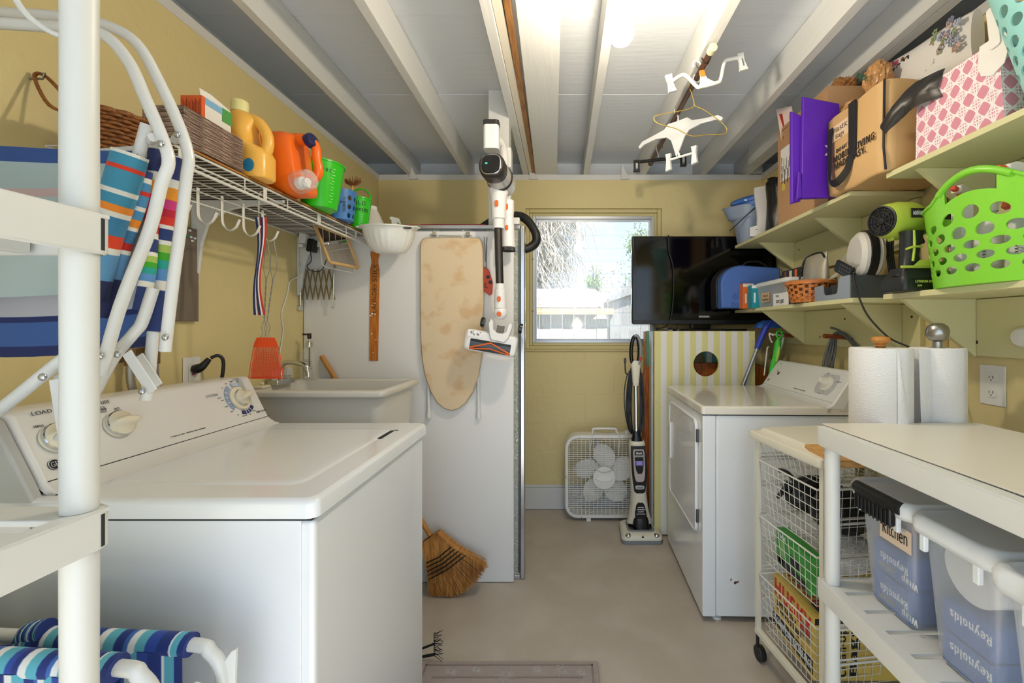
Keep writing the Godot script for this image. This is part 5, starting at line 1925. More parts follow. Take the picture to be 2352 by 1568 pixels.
	b.bb(V(-0.52, 0.0, 0.9), V(0.133, 0.009, 1.618), 0.003)
	var rm := M("rug pile", "b3a59d", 0.95)
	bumpy(rm, noise_tex("pile", 0.2, 3, 3), 0.2, Vector3.ONE * 8.0)
	put("pile", b, rm, o)
	b = MB.new()
	for q in [[-0.50, -0.493, 0.92, 1.598], [0.106, 0.113, 0.92, 1.598]]:
		b.bb(V(q[0], 0.009, q[2]), V(q[1], 0.0105, q[3]), 0.0)
	b.bb(V(-0.50, 0.009, 1.591), V(0.113, 0.0105, 1.598), 0.0)
	b.bb(V(-0.46, 0.009, 1.535), V(0.075, 0.0105, 1.541), 0.0)
	put("border", b, M("rug border", "8d7c76", 0.95), o)
	b = MB.new()
	for c in [[-0.4, 1.565, 0.7], [-0.2, 1.55, 1.1], [0.0, 1.57, 0.9], [-0.31, 1.572, 0.6], [-0.09, 1.573, 0.6], [0.07, 1.56, 0.6], [-0.2, 1.46, 1.2], [-0.38, 1.47, 1.0], [0.0, 1.47, 1.0]]:
		for k in 9:
			var a: float = TAU * k / 9.0 + c[0] * 9
			for w in 3:
				var rr: float = 0.028 * c[2] * (1.0 - 0.26 * w)
				var pt := []
				for i in 7:
					var t := PI * i / 6.0
					pt.append(V(c[0] + cos(a) * rr * (0.3 + 0.9 * sin(t / 2.0 + 0.0)) + sin(a) * cos(t) * rr * 0.3, 0.0098, minf(c[1] + sin(a) * rr * (0.3 + 0.9 * sin(t / 2.0)) - cos(a) * cos(t) * rr * 0.3, 1.604)))
				b.tube(pt, 0.0011, 4, false)
	put("flower_pattern", b, M("rug pattern", "c2b7b0", 0.95), o).set_meta("kind", "stuff")


func cordless_vacuum() -> void:
	var wh := M("vacuum white", "e9e7e3", 0.3)
	var bk := M("vacuum black", "111112", 0.2)
	var og := M("button orange", "e0661a", 0.35)
	var b := MB.new()
	b.bb(V(-0.372, 0.02, 2.2), V(-0.268, 2.447, 2.204), 0.002)
	b.bb(V(-0.372, 0.02, 2.204), V(-0.268, 2.446, 2.29), 0.003)
	tag(put("white_post", b, M("white trim paint", "d9d8d2", 0.5)), "square white post rising to the ceiling behind the cordless vacuum", "post")
	var o := thing("cordless_vacuum", "white cordless stick vacuum with black motor end hanging on the post", "vacuum cleaner", V(-0.3, 1.1, 2.03))
	b = MB.new()   # wall dock
	b.bb(V(-0.30, 1.66, 2.155), V(-0.255, 2.11, 2.2), 0.006)
	b.prism([Vector2(-0.325, 2.03), Vector2(-0.25, 2.03), Vector2(-0.25, 2.13), Vector2(-0.305, 2.13)], -2.2, -2.13, Transform3D(), 0.004)
	put("dock", b, wh, o)
	# battery grip
	b = MB.new()
	var P := []
	for q in [[2.03, 1.0], [2.135, 1.0]]:
		P.append(ring_y(rrect(0.068 * q[1], 0.06, 0.016), q[0], V(-0.312, 0, 1.93)))
	b.loft(P)
	b.tube(spline([V(-0.30, 2.10, 1.97), V(-0.28, 2.09, 2.03), V(-0.275, 2.02, 2.07), V(-0.285, 1.95, 2.06)], 4), 0.02, 12)
	put("battery", b, wh, o)
	b = MB.new()
	P = [ring_y(rrect(0.070, 0.062, 0.016), 2.134, V(-0.312, 0, 1.93)), ring_y(rrect(0.070, 0.062, 0.016), 2.155, V(-0.312, 0, 1.93))]
	b.loft(P)
	put("battery_cap", b, M("vacuum graphite", "3b3735", 0.3, 0.3), o)
	# motor: a barrel pointing at the viewer
	var X := Transform3D(Basis(Vector3(0.17, -0.11, -1).normalized().cross(Vector3.UP).normalized(), Vector3.UP, Vector3.BACK), Vector3.ZERO)
	var ax := Vector3(0.15, -0.12, -1).normalized()
	var rx := ax.cross(Vector3.UP).normalized()
	X = Transform3D(Basis(rx, -ax, rx.cross(-ax)), V(-0.302, 1.937, 1.84))
	var barrel := func(prof: Array, nm: String, mat: Material, pw := 3.0) -> void:
		var mb := MB.new()
		mb.X = X
		var PP := []
		for q in prof:
			var ring := []
			for p in oval(q[0], q[0], 32, pw):
				ring.append(Vector3(p.x, -q[1], p.y))
			PP.append(ring)
		mb.grid(PP, true)
		mb.cap(PP[0], Vector3(0, 1, 0))
		mb.cap(PP[-1], Vector3(0, -1, 0))
		put(nm, mb, mat, o)
	barrel.call([[0.038, -0.004], [0.041, -0.001], [0.0415, 0.003]], "display", bk)
	barrel.call([[0.0415, 0.0], [0.0445, 0.001], [0.0445, 0.004]], "display_rim", M("chrome", "d4d6d8", 0.12, 1.0))
	barrel.call([[0.045, 0.003], [0.0535, 0.008], [0.056, 0.03], [0.054, 0.07]], "motor", M("vacuum graphite", "3b3735", 0.3, 0.3), 2.4)
	barrel.call([[0.054, 0.07], [0.056, 0.075], [0.057, 0.2], [0.053, 0.215]], "dust_cup", M("dust cup", "c9c6c2", 0.12, 0.2, 0.75), 2.2)
	barrel.call([[0.0575, 0.125], [0.06, 0.128], [0.06, 0.14], [0.0575, 0.143]], "cup_ring", M("vacuum graphite", "3b3735", 0.3, 0.3), 2.2)
	b = MB.new()
	b.X = X
	b.box(Vector3(-0.018, 0.0045, -0.002), Vector3(0.01, 0.001, 0.006), 0.0)
	var lm := M("status light", "2fb69a", 0.4)
	lm.emission_enabled = true
	lm.emission = Color("2fb69a")
	lm.emission_energy_multiplier = 0.6
	put("status_lamp", b, lm, o)
	# neck, tube and lower joint
	b = MB.new()
	b.lathe([Vector2(0.0, 0), Vector2(0.026, 0.0), Vector2(0.0265, 0.04), Vector2(0.033, 0.045), Vector2(0.034, 0.10), Vector2(0.038, 0.145), Vector2(0.05, 0.185), Vector2(0.048, 0.2), Vector2(0, 0.2)], 28, at_pos(V(-0.292, 1.70, 2.0)))
	put("neck", b, wh, o)
	b = MB.new()
	b.lathe([Vector2(0, 0), Vector2(0.032, 0), Vector2(0.033, 0.01), Vector2(0.028, 0.1), Vector2(0.026, 0.15), Vector2(0.028, 0.17), Vector2(0.028, 0.22), Vector2(0, 0.22)], 24, at_pos(V(-0.255, 1.625, 2.06)))
	put("spare_nozzle", b, wh, o)
	b = MB.new()
	for k in 60:
		var a := TAU * k / 60
		var c := V(-0.255, 1.627, 2.06) + Vector3(sin(a), 0, cos(a)) * 0.029
		b.rod(c, c + Vector3(sin(a) * 0.004, -0.02, cos(a) * 0.004), 0.0018, 4)
	put("nozzle_bristles", b, bk, o).set_meta("kind", "stuff")
	for q in [[-0.296, 1.806, 1.967, 0.0085], [-0.260, 1.81, 2.034, 0.008], [-0.258, 1.712, 2.032, 0.007]]:
		b = MB.new()
		b.prism(rrect(q[3] * 2, q[3] * 3.7, q[3] * 0.98), 0.0, 0.004, at_pos(V(q[0], q[1], q[2])), 0.0015)
		put("button", b, og, o)
	b = MB.new()
	b.rod(V(-0.294, 1.705, 2.0), V(-0.286, 1.44, 2.0), 0.0185, 24)
	put("tube", b, M("tube graphite", "5a5654", 0.25, 0.85), o)
	b = MB.new()
	b.lathe([Vector2(0, 0), Vector2(0.028, 0.0), Vector2(0.0295, 0.035), Vector2(0.0265, 0.04), Vector2(0.0262, 0.085), Vector2(0.021, 0.088), Vector2(0.021, 0.112), Vector2(0, 0.112)], 24, at_pos(V(-0.284, 1.335, 2.0)))
	b.ball(V(-0.283, 1.315, 2.0), Vector3(0.032, 0.034, 0.03), 20)
	put("lower_joint", b, wh, o)
	for q in [[-0.286, 1.375, 1.972, 0.0085, 3.0], [-0.285, 1.307, 1.968, 0.0105, 2.2]]:
		b = MB.new()
		b.prism(rrect(q[3] * 2, q[3] * q[4], q[3] * 0.98), 0.0, 0.004, at_pos(V(q[0], q[1], q[2])), 0.0015)
		put("button", b, og, o)
	# floor head, tilted
	var H := Transform3D(Basis(Vector3(0, 0, 1), -0.17), V(-0.325, 1.175, 2.0))
	b = MB.new()
	b.X = H
	P = []
	for q in [[-0.118, 0.7], [-0.112, 0.93], [-0.095, 1.0], [0.095, 1.0], [0.112, 0.93], [0.118, 0.7]]:
		var ring := []
		for p in rrect(0.075 * q[1], 0.098 * q[1], 0.018 * q[1], 4):
			ring.append(Vector3(q[0], p.y, p.x))
		P.append(ring)
	for r in P:
		r.reverse()
	b.loft(P)
	b.prism([Vector2(-0.045, 0.04), Vector2(-0.032, 0.015), Vector2(0.028, 0.012), Vector2(0.045, 0.035), Vector2(0.054, 0.09), Vector2(0.046, 0.112), Vector2(0.032, 0.1), Vector2(0.028, 0.066), Vector2(0.012, 0.052), Vector2(-0.012, 0.052), Vector2(-0.03, 0.066), Vector2(-0.036, 0.1), Vector2(-0.05, 0.112), Vector2(-0.058, 0.09)], 0.02, 0.05, at_pos(Vector3(0.035, 0.0, 0)), 0.006)
	var head := put("floor_head", b, wh, o)
	b = MB.new()
	b.X = H
	b.box(Vector3(0.003, -0.016, 0.036), Vector3(0.186, 0.05, 0.006), 0.002)
	put("window", b, M("vacuum black", "111112", 0.2), head)
	b = MB.new()
	b.X = H
	b.tube([Vector3(-0.088, -0.016, 0.02), Vector3(0.094, -0.016, 0.02)], 0.023, 16)
	put("roller", b, M("roller grey", "4a505a", 0.5), head)
	for s in 2:
		b = MB.new()
		b.X = H
		var pts := []
		for k in 17:
			var u := k / 16.0
			pts.append(Vector3(-0.088 + 0.182 * u, -0.016 + (0.017 - 0.034 * absf(u * 2 - 1.0)) * (1 if s == 0 else 0.4) - (0.0 if s == 0 else 0.016), 0.040))
		b.tube(pts, 0.0042 if s == 0 else 0.003, 6)
		put("roller_strip", b, og, head)
	b = MB.new()
	b.X = H
	b.box(Vector3(-0.075, 0.032, 0.0385), Vector3(0.064, 0.03, 0.0012), 0.0)
	put("care_label", b, M("care label", "f0efec", 0.5), head)
	b = MB.new()
	b.X = H
	for q in [[-0.09, 0.035, 0.012, 0.008], [-0.078, 0.028, 0.01, 0.006], [-0.06, 0.03, 0.012, 0.009], [-0.083, 0.042, 0.008, 0.003], [-0.05, 0.04, 0.005, 0.005]]:
		b.box(Vector3(q[0], q[1], 0.0394), Vector3(q[2], q[3], 0.0006), 0.0, Basis(Vector3(0, 0, 1), q[0] * 9))
	put("label_print", b, M("label print grey", "8a7f80", 0.6), head)
	for s in [-0.078, 0.096]:
		b = MB.new()
		b.X = H * Transform3D(Basis(Vector3(0, 0, 1), PI / 2), Vector3(s + 0.028, 0.088, 0.02))
		b.lathe([Vector2(0, -0.008), Vector2(0.021, -0.008), Vector2(0.023, -0.004), Vector2(0.023, 0.006), Vector2(0.02, 0.009), Vector2(0, 0.009)], 24)
		put("wheel", b, bk, head)
	b = MB.new()
	b.X = H
	for k in 7:
		b.tube([Vector3(0.018 + 0.0, 0.058 + k * 0.0045, 0.03), Vector3(0.035, 0.055 + k * 0.0045, 0.044), Vector3(0.052, 0.058 + k * 0.0045, 0.03)], 0.0016, 5)
	put("joint_spring", b, M("vacuum graphite", "3b3735", 0.3, 0.3), head)
	# black ribbed hose looped on the post
	b = MB.new()
	var pts := spline([V(-0.50, 1.735, 2.36), V(-0.43, 1.79, 2.36), V(-0.34, 1.835, 2.34), V(-0.24, 1.845, 2.33), V(-0.185, 1.815, 2.31), V(-0.142, 1.75, 2.29), V(-0.135, 1.70, 2.28), V(-0.16, 1.665, 2.26), V(-0.21, 1.648, 2.25), V(-0.30, 1.64, 2.24)], 14)
	var rr := []
	for i in pts.size():
		rr.append(0.0235 if i % 2 else 0.0205)
	b.tube(pts, rr, 14)
	tag(put("ribbed_hose", b, M("hose black", "1c1c1b", 0.5)), "black ribbed vacuum hose looped round the white post by the window", "hose")
	# soap bottle on the tub
	o = thing("soap_bottle", "clear pump soap bottle standing on the tub rim in the corner", "bottle", V(-1.2, 1.002, 2.055))
	b = MB.new()
	P = []
	for q in [[0.0, 0.034, 0.02], [0.004, 0.037, 0.023], [0.12, 0.037, 0.023], [0.138, 0.03, 0.019], [0.148, 0.016, 0.014], [0.156, 0.013, 0.013]]:
		P.append(ring_y(rrect(q[1] * 2, q[2] * 2, q[2] * 0.55), q[0] + 1.002, V(-1.19, 0, 2.05)))
	b.loft(P)
	put("bottle", b, M("clear plastic", "eef0ea", 0.06, 0.0, 0.14), o)
	b = MB.new()
	b.lathe([Vector2(0, 0.152), Vector2(0.015, 0.152), Vector2(0.015, 0.176), Vector2(0.012, 0.18), Vector2(0.004, 0.18), Vector2(0.004, 0.19), Vector2(0, 0.19)], 18, at_pos(V(-1.19, 1.002, 2.05)))
	put("collar", b, M("chrome", "d4d6d8", 0.12, 1.0), o)
	b = MB.new()
	b.lathe([Vector2(0.006, 0.19), Vector2(0.009, 0.194), Vector2(0.009, 0.216), Vector2(0, 0.218)], 14, at_pos(V(-1.19, 1.002, 2.05)))
	b.box(V(-1.202, 1.214, 2.045), Vector3(0.034, 0.008, 0.009), 0.002)
	b.rod(V(-1.19, 1.01, 2.05), V(-1.19, 1.16, 2.05), 0.0028, 8)
	put("pump", b, M("pump brown", "2c1712", 0.35), o)
	b = MB.new()
	for k in 8:
		b.box(V(-1.188 + (k % 2) * 0.004, 1.095 - k * 0.008, 2.0265), Vector3(0.03 + 0.006 * (k % 3), 0.0022, 0.0006), 0.0)
	put("print", b, M("bottle print", "6b6a64", 0.6), o)
	# soap saver on the rim
	b = MB.new()
	b.box(V(-1.19, 1.01, 1.73), Vector3(0.035, 0.012, 0.055), 0.004)
	b.box(V(-1.20, 1.021, 1.74), Vector3(0.015, 0.01, 0.014), 0.003)
	tag(put("soap_bar", b, M("soap cream", "e6dcc0", 0.4)), "small cream soap piece on the tub rim beside the tap", "soap")


# ---------------------------------------------------------------- against the back wall: boards, television, fan, steam mop; then the dryer
func ring_cut(b: MB, x0: float, x1: float, y0: float, y1: float, c: Vector2, r: float, d0: float, d1: float) -> void:   # a board with a round hole
	var at := func(u: float, v: float) -> Vector3: return V(u, v, d0)
	var y2 := c.y - (x1 - x0) / 2.0
	b.holed(Rect2(x0, y2, x1 - x0, y1 - y2), c, Vector2(r, r), at, d1 - d0, 32)
	b.bb(V(x0, y0, d0), V(x1, y2, d1), 0.0)
	for q in [[x0, x0], [x1, x1]]:
		b.face([V(q[0], y2, d0), V(q[0], y1, d0), V(q[0], y1, d1), V(q[0], y2, d1)], Vector3(-1 if q[0] == x0 else 1, 0, 0))
	b.face([V(x0, y1, d0), V(x1, y1, d0), V(x1, y1, d1), V(x0, y1, d1)], Vector3.UP)


func boards() -> void:
	rng.seed = 31
	for k in 2:
		var d := 2.6 + k * 0.235
		var o := thing("toss_board", ["yellow and white striped beanbag toss board with a round hole under the television", "green and white striped beanbag toss board behind the yellow striped one"][k], "game board", V(0.85, 0, d + 0.05))
		var b := MB.new()
		ring_cut(b, 0.552, 1.152, 0.012, 1.226, Vector2(0.86, 1.03), 0.0755, d, d + 0.014)
		var sm := M(["yellow stripes", "green stripes"][k], "ffffff", 0.6)
		var im := Image.create(256, 4, false, Image.FORMAT_RGB8)
		for i in 256:
			var st := int(floor(i / 256.0 * 17.0)) % 2 == 0
			for y in 4:
				im.set_pixel(i, y, Color(["d9d391", "5fb09a"][k]) if st else Color("e2dfdb"))
		sm.albedo_texture = ImageTexture.create_from_image(im)
		sm.uv1_triplanar = true
		sm.uv1_world_triplanar = true
		sm.uv1_scale = Vector3(1.0 / 0.6, 1.0, 0.001)
		sm.uv1_offset = Vector3(-0.552 / 0.6, 0, 0)
		put("face", b, sm, o)
		b = MB.new()
		b.bb(V(0.545, 0.0, d + 0.0145), V(0.58, 1.222, d + 0.085), 0.002)
		b.bb(V(1.12, 0.0, d + 0.0145), V(1.15, 1.222, d + 0.085), 0.002)
		b.bb(V(0.58, 1.185, d + 0.0145), V(1.12, 1.222, d + 0.085), 0.002)
		b.bb(V(0.58, 0.0, d + 0.0145), V(1.12, 0.05, d + 0.085), 0.002)
		put("frame", b, wood("board frame wood", "c9864a", "9c5f2a", 1), o)
		for q in [[0.572, 1.205], [0.86, 1.213], [1.12, 1.208], [1.135, 1.165], [0.565, 0.8]]:
			b = MB.new()
			b.lathe([Vector2(0.005, 0), Vector2(0.0045, 0.0015), Vector2(0, 0.0018)], 10, at_pos(V(q[0], q[1], d), 0, PI / 2))
			put("screw", b, M("painted screw", "c6c2ac", 0.5), o)
	var b2 := MB.new()
	b2.bb(V(0.533, 0.02, 2.60), V(0.544, 1.225, 2.66), 0.001)
	tag(put("metal_strip", b2, M("dull aluminium", "a9adad", 0.45, 0.7)), "narrow aluminium strip standing along the edge of the striped board", "strip")
	b2 = MB.new()
	var out := []
	for p in rrect(0.80, 0.92, 0.10, 6):
		out.append(Vector2(p.x + 0.905, p.y + 0.565 if p.y > 0 else p.y * 1.2 + 0.56))
	b2.prism(out, -2.775, -2.75, Transform3D(), 0.006)
	tag(put("orange_board", b2, wood("orange stained wood", "c06a1c", "8f4510", 1)), "orange stained board with rounded corners standing behind the striped board", "board")


func television() -> void:
	var bk := M("tv black", "0c0c0d", 0.12)
	var o := thing("television", "flat black television standing on the striped board before the window", "television", V(0.9109, 1.2263, 2.795))
	var b := MB.new()
	var sh := []
	for p in rrect(0.922, 0.565, 0.012):
		sh.append(Vector2(p.x + 0.908, p.y + 1.55))
	b.prism(sh, -2.827, -2.78, Transform3D(), 0.008)
	b.bb(V(0.6282, 1.3237, 2.827), V(1.215, 1.7634, 2.884), 0.02)
	put("case", b, bk, o)
	b = MB.new()
	b.bb(V(0.4732, 1.3394, 2.778), V(1.356, 1.8074, 2.779), 0.0)
	put("screen", b, M("tv screen", "050607", 0.08), o)
	b = MB.new()
	b.bb(V(0.4607, 1.2692, 2.777), V(1.362, 1.2944, 2.779), 0.001)
	put("lower_bezel", b, M("tv grey", "1c1f22", 0.3), o)
	b = MB.new()
	b.bb(V(0.8324, 1.2378, 2.79), V(0.9528, 1.287, 2.848), 0.006)
	put("neck", b, bk, o)
	b = MB.new()
	b.loft([ring_y(rrect(0.46, 0.2, 0.04), 1.2265, V(0.909, 0, 2.75)), ring_y(rrect(0.46, 0.2, 0.04), 1.237, V(0.909, 0, 2.75)), ring_y(rrect(0.45, 0.19, 0.04), 1.240, V(0.909, 0, 2.75))])
	put("stand", b, bk, o)
	words("INSIGNIA", o, M("tv lettering", "d7d9db", 0.4), at_pos(V(0.9067, 1.3174, 2.777)), 0.0115, 0.069)
	b = MB.new()
	b.tube(spline([V(0.7538, 1.2399, 2.848), V(0.7224, 1.6378, 2.869), V(0.6994, 1.8262, 2.848), V(0.6826, 1.8388, 2.795), V(0.6732, 1.8158, 2.766), V(0.6785, 1.732, 2.764), V(0.7036, 1.6378, 2.764), V(0.7078, 1.4912, 2.764), V(0.6994, 1.3655, 2.764), V(0.6858, 1.2902, 2.764), V(0.6512, 1.2525, 2.754), V(0.6125, 1.243, 2.743)], 5), 0.0032, 6)
	b.rod(V(0.6156, 1.243, 2.743), V(0.5884, 1.2357, 2.738), 0.008, 8)
	put("cord", b, M("tv cord", "26231f", 0.5), o)
	b = MB.new()   # the remote lying on the stand
	b.bb(V(0.6596, 1.2399, 2.733), V(0.691, 1.2462, 2.806), 0.002)
	put("cable_end", b, M("tv grey", "1c1f22", 0.3), o)


func box_fan() -> void:
	rng.seed = 2
	var wh := M("fan white", "e6e4dd", 0.4)
	var o := thing("box_fan", "white square box fan with round-cornered wire grille standing on the floor", "fan", V(0.275, 0, 2.85))
	var c := Vector2(0.276, 0.287)
	var b := MB.new()
	var ring := func(s: float, d: float) -> Array:
		var q := []
		for p in rrect(0.515 + s, 0.535 + s, 0.085 + s / 2, 8):
			q.append(V(c.x + p.x, c.y + p.y, d))
		return q
	var P := [ring.call(-0.04, 2.802), ring.call(-0.036, 2.80), ring.call(-0.006, 2.80), ring.call(0.0, 2.806), ring.call(0.0, 2.90), ring.call(-0.006, 2.906), ring.call(-0.036, 2.906), ring.call(-0.04, 2.90), ring.call(-0.04, 2.802)]
	b.grid(P, true, false, true)
	put("housing", b, wh, o)
	for s in [-0.12, 0.16]:
		b = MB.new()
		b.bb(V(c.x + s, 0.0, 2.80), V(c.x + s + 0.03, 0.022, 2.90), 0.003)
		put("foot", b, wh, o)
	b = MB.new()
	var hw := 0.2375
	for k in 36:
		for dr in 2:
			if dr == 0 and k % 2:
				continue
			var u := -hw + 0.007 + k * (2 * hw - 0.014) / 35.0
			var e := hw if absf(u) < hw - 0.065 else hw - 0.065 + sqrt(maxf(0.0, 0.065 * 0.065 - pow(absf(u) - hw + 0.065, 2)))
			if dr == 0:
				b.bar(V(c.x + u, c.y - e - 0.01, 2.806), V(c.x + u, c.y + e + 0.01, 2.806), 0.0024, 0.003, 0.0)
			else:
				b.bar(V(c.x - e, c.y + u * 1.04, 2.804), V(c.x + e, c.y + u * 1.04, 2.804), 0.003, 0.0024, 0.0)
	put("grille", b, wh, o)
	b = MB.new()
	b.bar(V(c.x - 0.055, c.y - 0.25, 2.885), V(c.x - 0.055, c.y + 0.25, 2.885), 0.018, 0.006, 0.0, Vector3(0, 0, 1))
	for k in 16:
		b.bar(V(c.x - 0.24, c.y - 0.24 + k * 0.032, 2.9), V(c.x + 0.24, c.y - 0.24 + k * 0.032, 2.9), 0.002, 0.002, 0.0)
	put("rear_grille", b, M("fan grey", "9b9c98", 0.5), o)
	for k in 5:
		var a := deg_to_rad(85 + 72 * k)
		P = []
		for i in 9:
			var v := i / 8.0
			var r := 0.05 + 0.155 * v
			var w := 0.07 * sin(PI * clampf(v * 0.72 + 0.16, 0.0, 1.0)) * (1.0 if v < 0.9 else 0.72)
			var row := []
			for j in 6:
				var u := j / 2.5 - 1.0
				var aa := a + 0.35 * v * 0.5
				var p := Vector2(cos(aa), sin(aa)) * r + Vector2(-sin(aa), cos(aa)) * u * w
				row.append(V(c.x + p.x, c.y + p.y, 2.848 + u * 0.018))
			P.append(row)
		b = MB.new()
		b.slab(P, 0.002)
		put("blade", b, wh, o)
	b = MB.new()
	b.lathe([Vector2(0.072, 0.0), Vector2(0.072, 0.006), Vector2(0.068, 0.008), Vector2(0, 0.0085)], 32, Transform3D(Basis(Vector3.RIGHT, PI / 2), V(c.x - 0.005, c.y - 0.008, 2.806)))
	b.lathe([Vector2(0.068, 0.0), Vector2(0.068, 0.04), Vector2(0, 0.04)], 24, Transform3D(Basis(Vector3.RIGHT, PI / 2), V(c.x - 0.005, c.y - 0.008, 2.86)))
	put("hub", b, wh, o)
	b = MB.new()
	b.prism([Vector2(-0.058, 0), Vector2(-0.03, 0.016), Vector2(0, 0.021), Vector2(0.03, 0.016), Vector2(0.058, 0), Vector2(0.03, -0.016), Vector2(0, -0.021), Vector2(-0.03, -0.016)], 0.0, 0.004, at_pos(V(c.x - 0.005, c.y - 0.01, 2.7975)), 0.0015)
	put("badge", b, M("fan badge", "f0eee8", 0.3), o)
	b = MB.new()
	b.tube(spline([V(c.x - 0.078, 0.552, 2.84), V(c.x - 0.075, 0.580, 2.84), V(c.x - 0.06, 0.588, 2.84), V(c.x + 0.06, 0.588, 2.84), V(c.x + 0.078, 0.578, 2.84), V(c.x + 0.085, 0.552, 2.84)], 5), 0.008, 8)
	put("handle", b, wh, o)
	b = MB.new()
	b.lathe([Vector2(0.02, 0.553), Vector2(0.019, 0.566), Vector2(0.012, 0.576), Vector2(0, 0.577)], 16, at_pos(V(0.425, 0, 2.845)))
	put("knob", b, wh, o)
	b = MB.new()
	b.tube(spline([V(c.x - 0.07, 0.575, 2.82), V(c.x - 0.082, 0.55, 2.795), V(c.x - 0.095, 0.47, 2.792), V(c.x - 0.093, 0.41, 2.792), V(c.x - 0.065, 0.35, 2.792), V(c.x - 0.01, 0.322, 2.792), V(c.x + 0.05, 0.345, 2.792), V(c.x + 0.082, 0.42, 2.792), V(c.x + 0.092, 0.50, 2.792), V(c.x + 0.088, 0.56, 2.80), V(c.x + 0.07, 0.575, 2.82)], 6), 0.003, 6)
	put("cord", b, M("cord white", "dcdcd8", 0.5), o)
	for q in [[-0.15, 0.2615], [-0.15, -0.2615], [-0.2525, 0.0]]:
		b = MB.new()
		b.lathe([Vector2(0.005, 0), Vector2(0.004, 0.002), Vector2(0, 0.002)], 10, at_pos(V(c.x + q[0], c.y + q[1], 2.80), 0, PI / 2))
		put("screw", b, M("bolt steel", "c2c4c6", 0.25, 1.0), o)


func steam_mop() -> void:
	var cr := M("mop cream", "dcd5c0", 0.35)
	var bk := M("mop black", "101011", 0.2)
	var gy := M("mop grey", "83888a", 0.4)
	var o := thing("steam_mop", "upright cream and black steam mop standing before the box fan", "steam mop", V(0.465, 0, 2.58))
	var b := MB.new()
	var base := func(s: float, y: float, k := 1.0) -> Array:
		var q := []
		for p in rrect(0.245 + s, 0.235 + s, 0.035, 5):
			q.append(V(0.464 + p.x * lerpf(1.0, 0.9, clampf(0.5 + p.y / 0.22, 0, 1)) * k, y, 2.612 + p.y * k))
		q.reverse()
		return q
	var up := func(a: Array) -> Array:
		var c: Array = a.duplicate()
		c.reverse()
		return c
	b.loft([up.call(base.call(-0.008, 0.0)), up.call(base.call(0.0, 0.008)), up.call(base.call(0.0, 0.024))])
	put("pad_plate", b, gy, o)
	b = MB.new()
	b.loft([up.call(base.call(-0.004, 0.024)), up.call(base.call(-0.006, 0.04)), up.call(base.call(-0.03, 0.052)), up.call(base.call(-0.07, 0.058))])
	put("head", b, cr, o)
	b = MB.new()
	b.loft([up.call(base.call(-0.075, 0.056)), up.call(base.call(-0.08, 0.063))])
	put("head_inset", b, gy, o)
	b = MB.new()
	b.loft([up.call(base.call(-0.10, 0.062)), up.call(base.call(-0.105, 0.065))])
	put("head_well", b, bk, o)
	for s in [-0.082, 0.082]:
		b = MB.new()
		b.ball(V(0.464 + s, 0.046, 2.515), Vector3(0.018, 0.014, 0.02), 12)
		put("clip", b, M("chrome", "d4d6d8", 0.12, 1.0), o)
	b = MB.new()
	b.prism([Vector2(0, 0.016), Vector2(0.008, 0), Vector2(0, -0.016), Vector2(-0.008, 0)], 0, 0.001, at_pos(V(0.464, 0.04, 2.499)))
	put("mark", b, bk, o)
	# body: lofted oval sections [y, x, d, half width, half depth]
	var body := func(nm: String, mat: Material, secs: Array, pw := 2.6) -> MeshInstance3D:
		var mb := MB.new()
		var P := []
		for q in secs:
			P.append(ring_y(oval(q[3], q[4], 24, pw), q[0], V(q[1], 0, q[2])))
		mb.loft(P)
		return put(nm, mb, mat, o)
	body.call("swivel", bk, [[0.062, 0.47, 2.60, 0.05, 0.045], [0.1, 0.468, 2.60, 0.048, 0.04], [0.15, 0.465, 2.60, 0.04, 0.03]])
	body.call("lower_body", cr, [[0.075, 0.466, 2.625, 0.075, 0.035], [0.09, 0.466, 2.62, 0.073, 0.038], [0.15, 0.462, 2.61, 0.058, 0.045], [0.20, 0.460, 2.605, 0.05, 0.048], [0.27, 0.457, 2.6, 0.044, 0.048], [0.32, 0.456, 2.6, 0.047, 0.05], [0.36, 0.455, 2.6, 0.05, 0.05], [0.46, 0.453, 2.6, 0.05, 0.048], [0.53, 0.448, 2.6, 0.05, 0.045], [0.565, 0.446, 2.6, 0.047, 0.042], [0.575, 0.446, 2.6, 0.04, 0.036]])
	var badge := func(nm: String, mat: Material, secs: Array, d: float) -> MeshInstance3D:
		var mb := MB.new()
		var l := []
		var r := []
		for q in secs:
			l.append(Vector2(q[1] - q[2], q[0]))
			r.append(Vector2(q[1] + q[2], q[0]))
		r.reverse()
		mb.prism(l + r, -d - 0.02, -d, Transform3D(), 0.003)
		return put(nm, mb, mat, o)
	badge.call("dark_front", bk, [[0.275, 0.456, 0.018], [0.285, 0.456, 0.032], [0.34, 0.456, 0.040], [0.40, 0.455, 0.045], [0.50, 0.45, 0.046], [0.552, 0.447, 0.042]], 2.549)
	badge.call("front_rim", M("mop pale pink", "bdb2ae", 0.15, 0.3), [[0.342, 0.456, 0.016], [0.352, 0.456, 0.026], [0.38, 0.455, 0.032], [0.43, 0.453, 0.034], [0.52, 0.449, 0.034], [0.535, 0.448, 0.028]], 2.547)
	var fp: Node3D = badge.call("label", bk, [[0.39, 0.455, 0.012], [0.41, 0.454, 0.022], [0.45, 0.452, 0.027], [0.52, 0.449, 0.027], [0.528, 0.449, 0.022]], 2.5455)
	var wt := M("mop print", "e6e6e4", 0.5)
	words("Shark", fp, wt, at_pos(V(0.450, 0.512, 2.545)), 0.012, 0.036)
	badge.call("grey_strip", M("label grey", "b9bbbb", 0.4), [[0.488, 0.45, 0.025], [0.502, 0.45, 0.025]], 2.5448)
	words("HARD FLOOR", fp, bk, at_pos(V(0.450, 0.495, 2.5442)), 0.0045, 0.034)
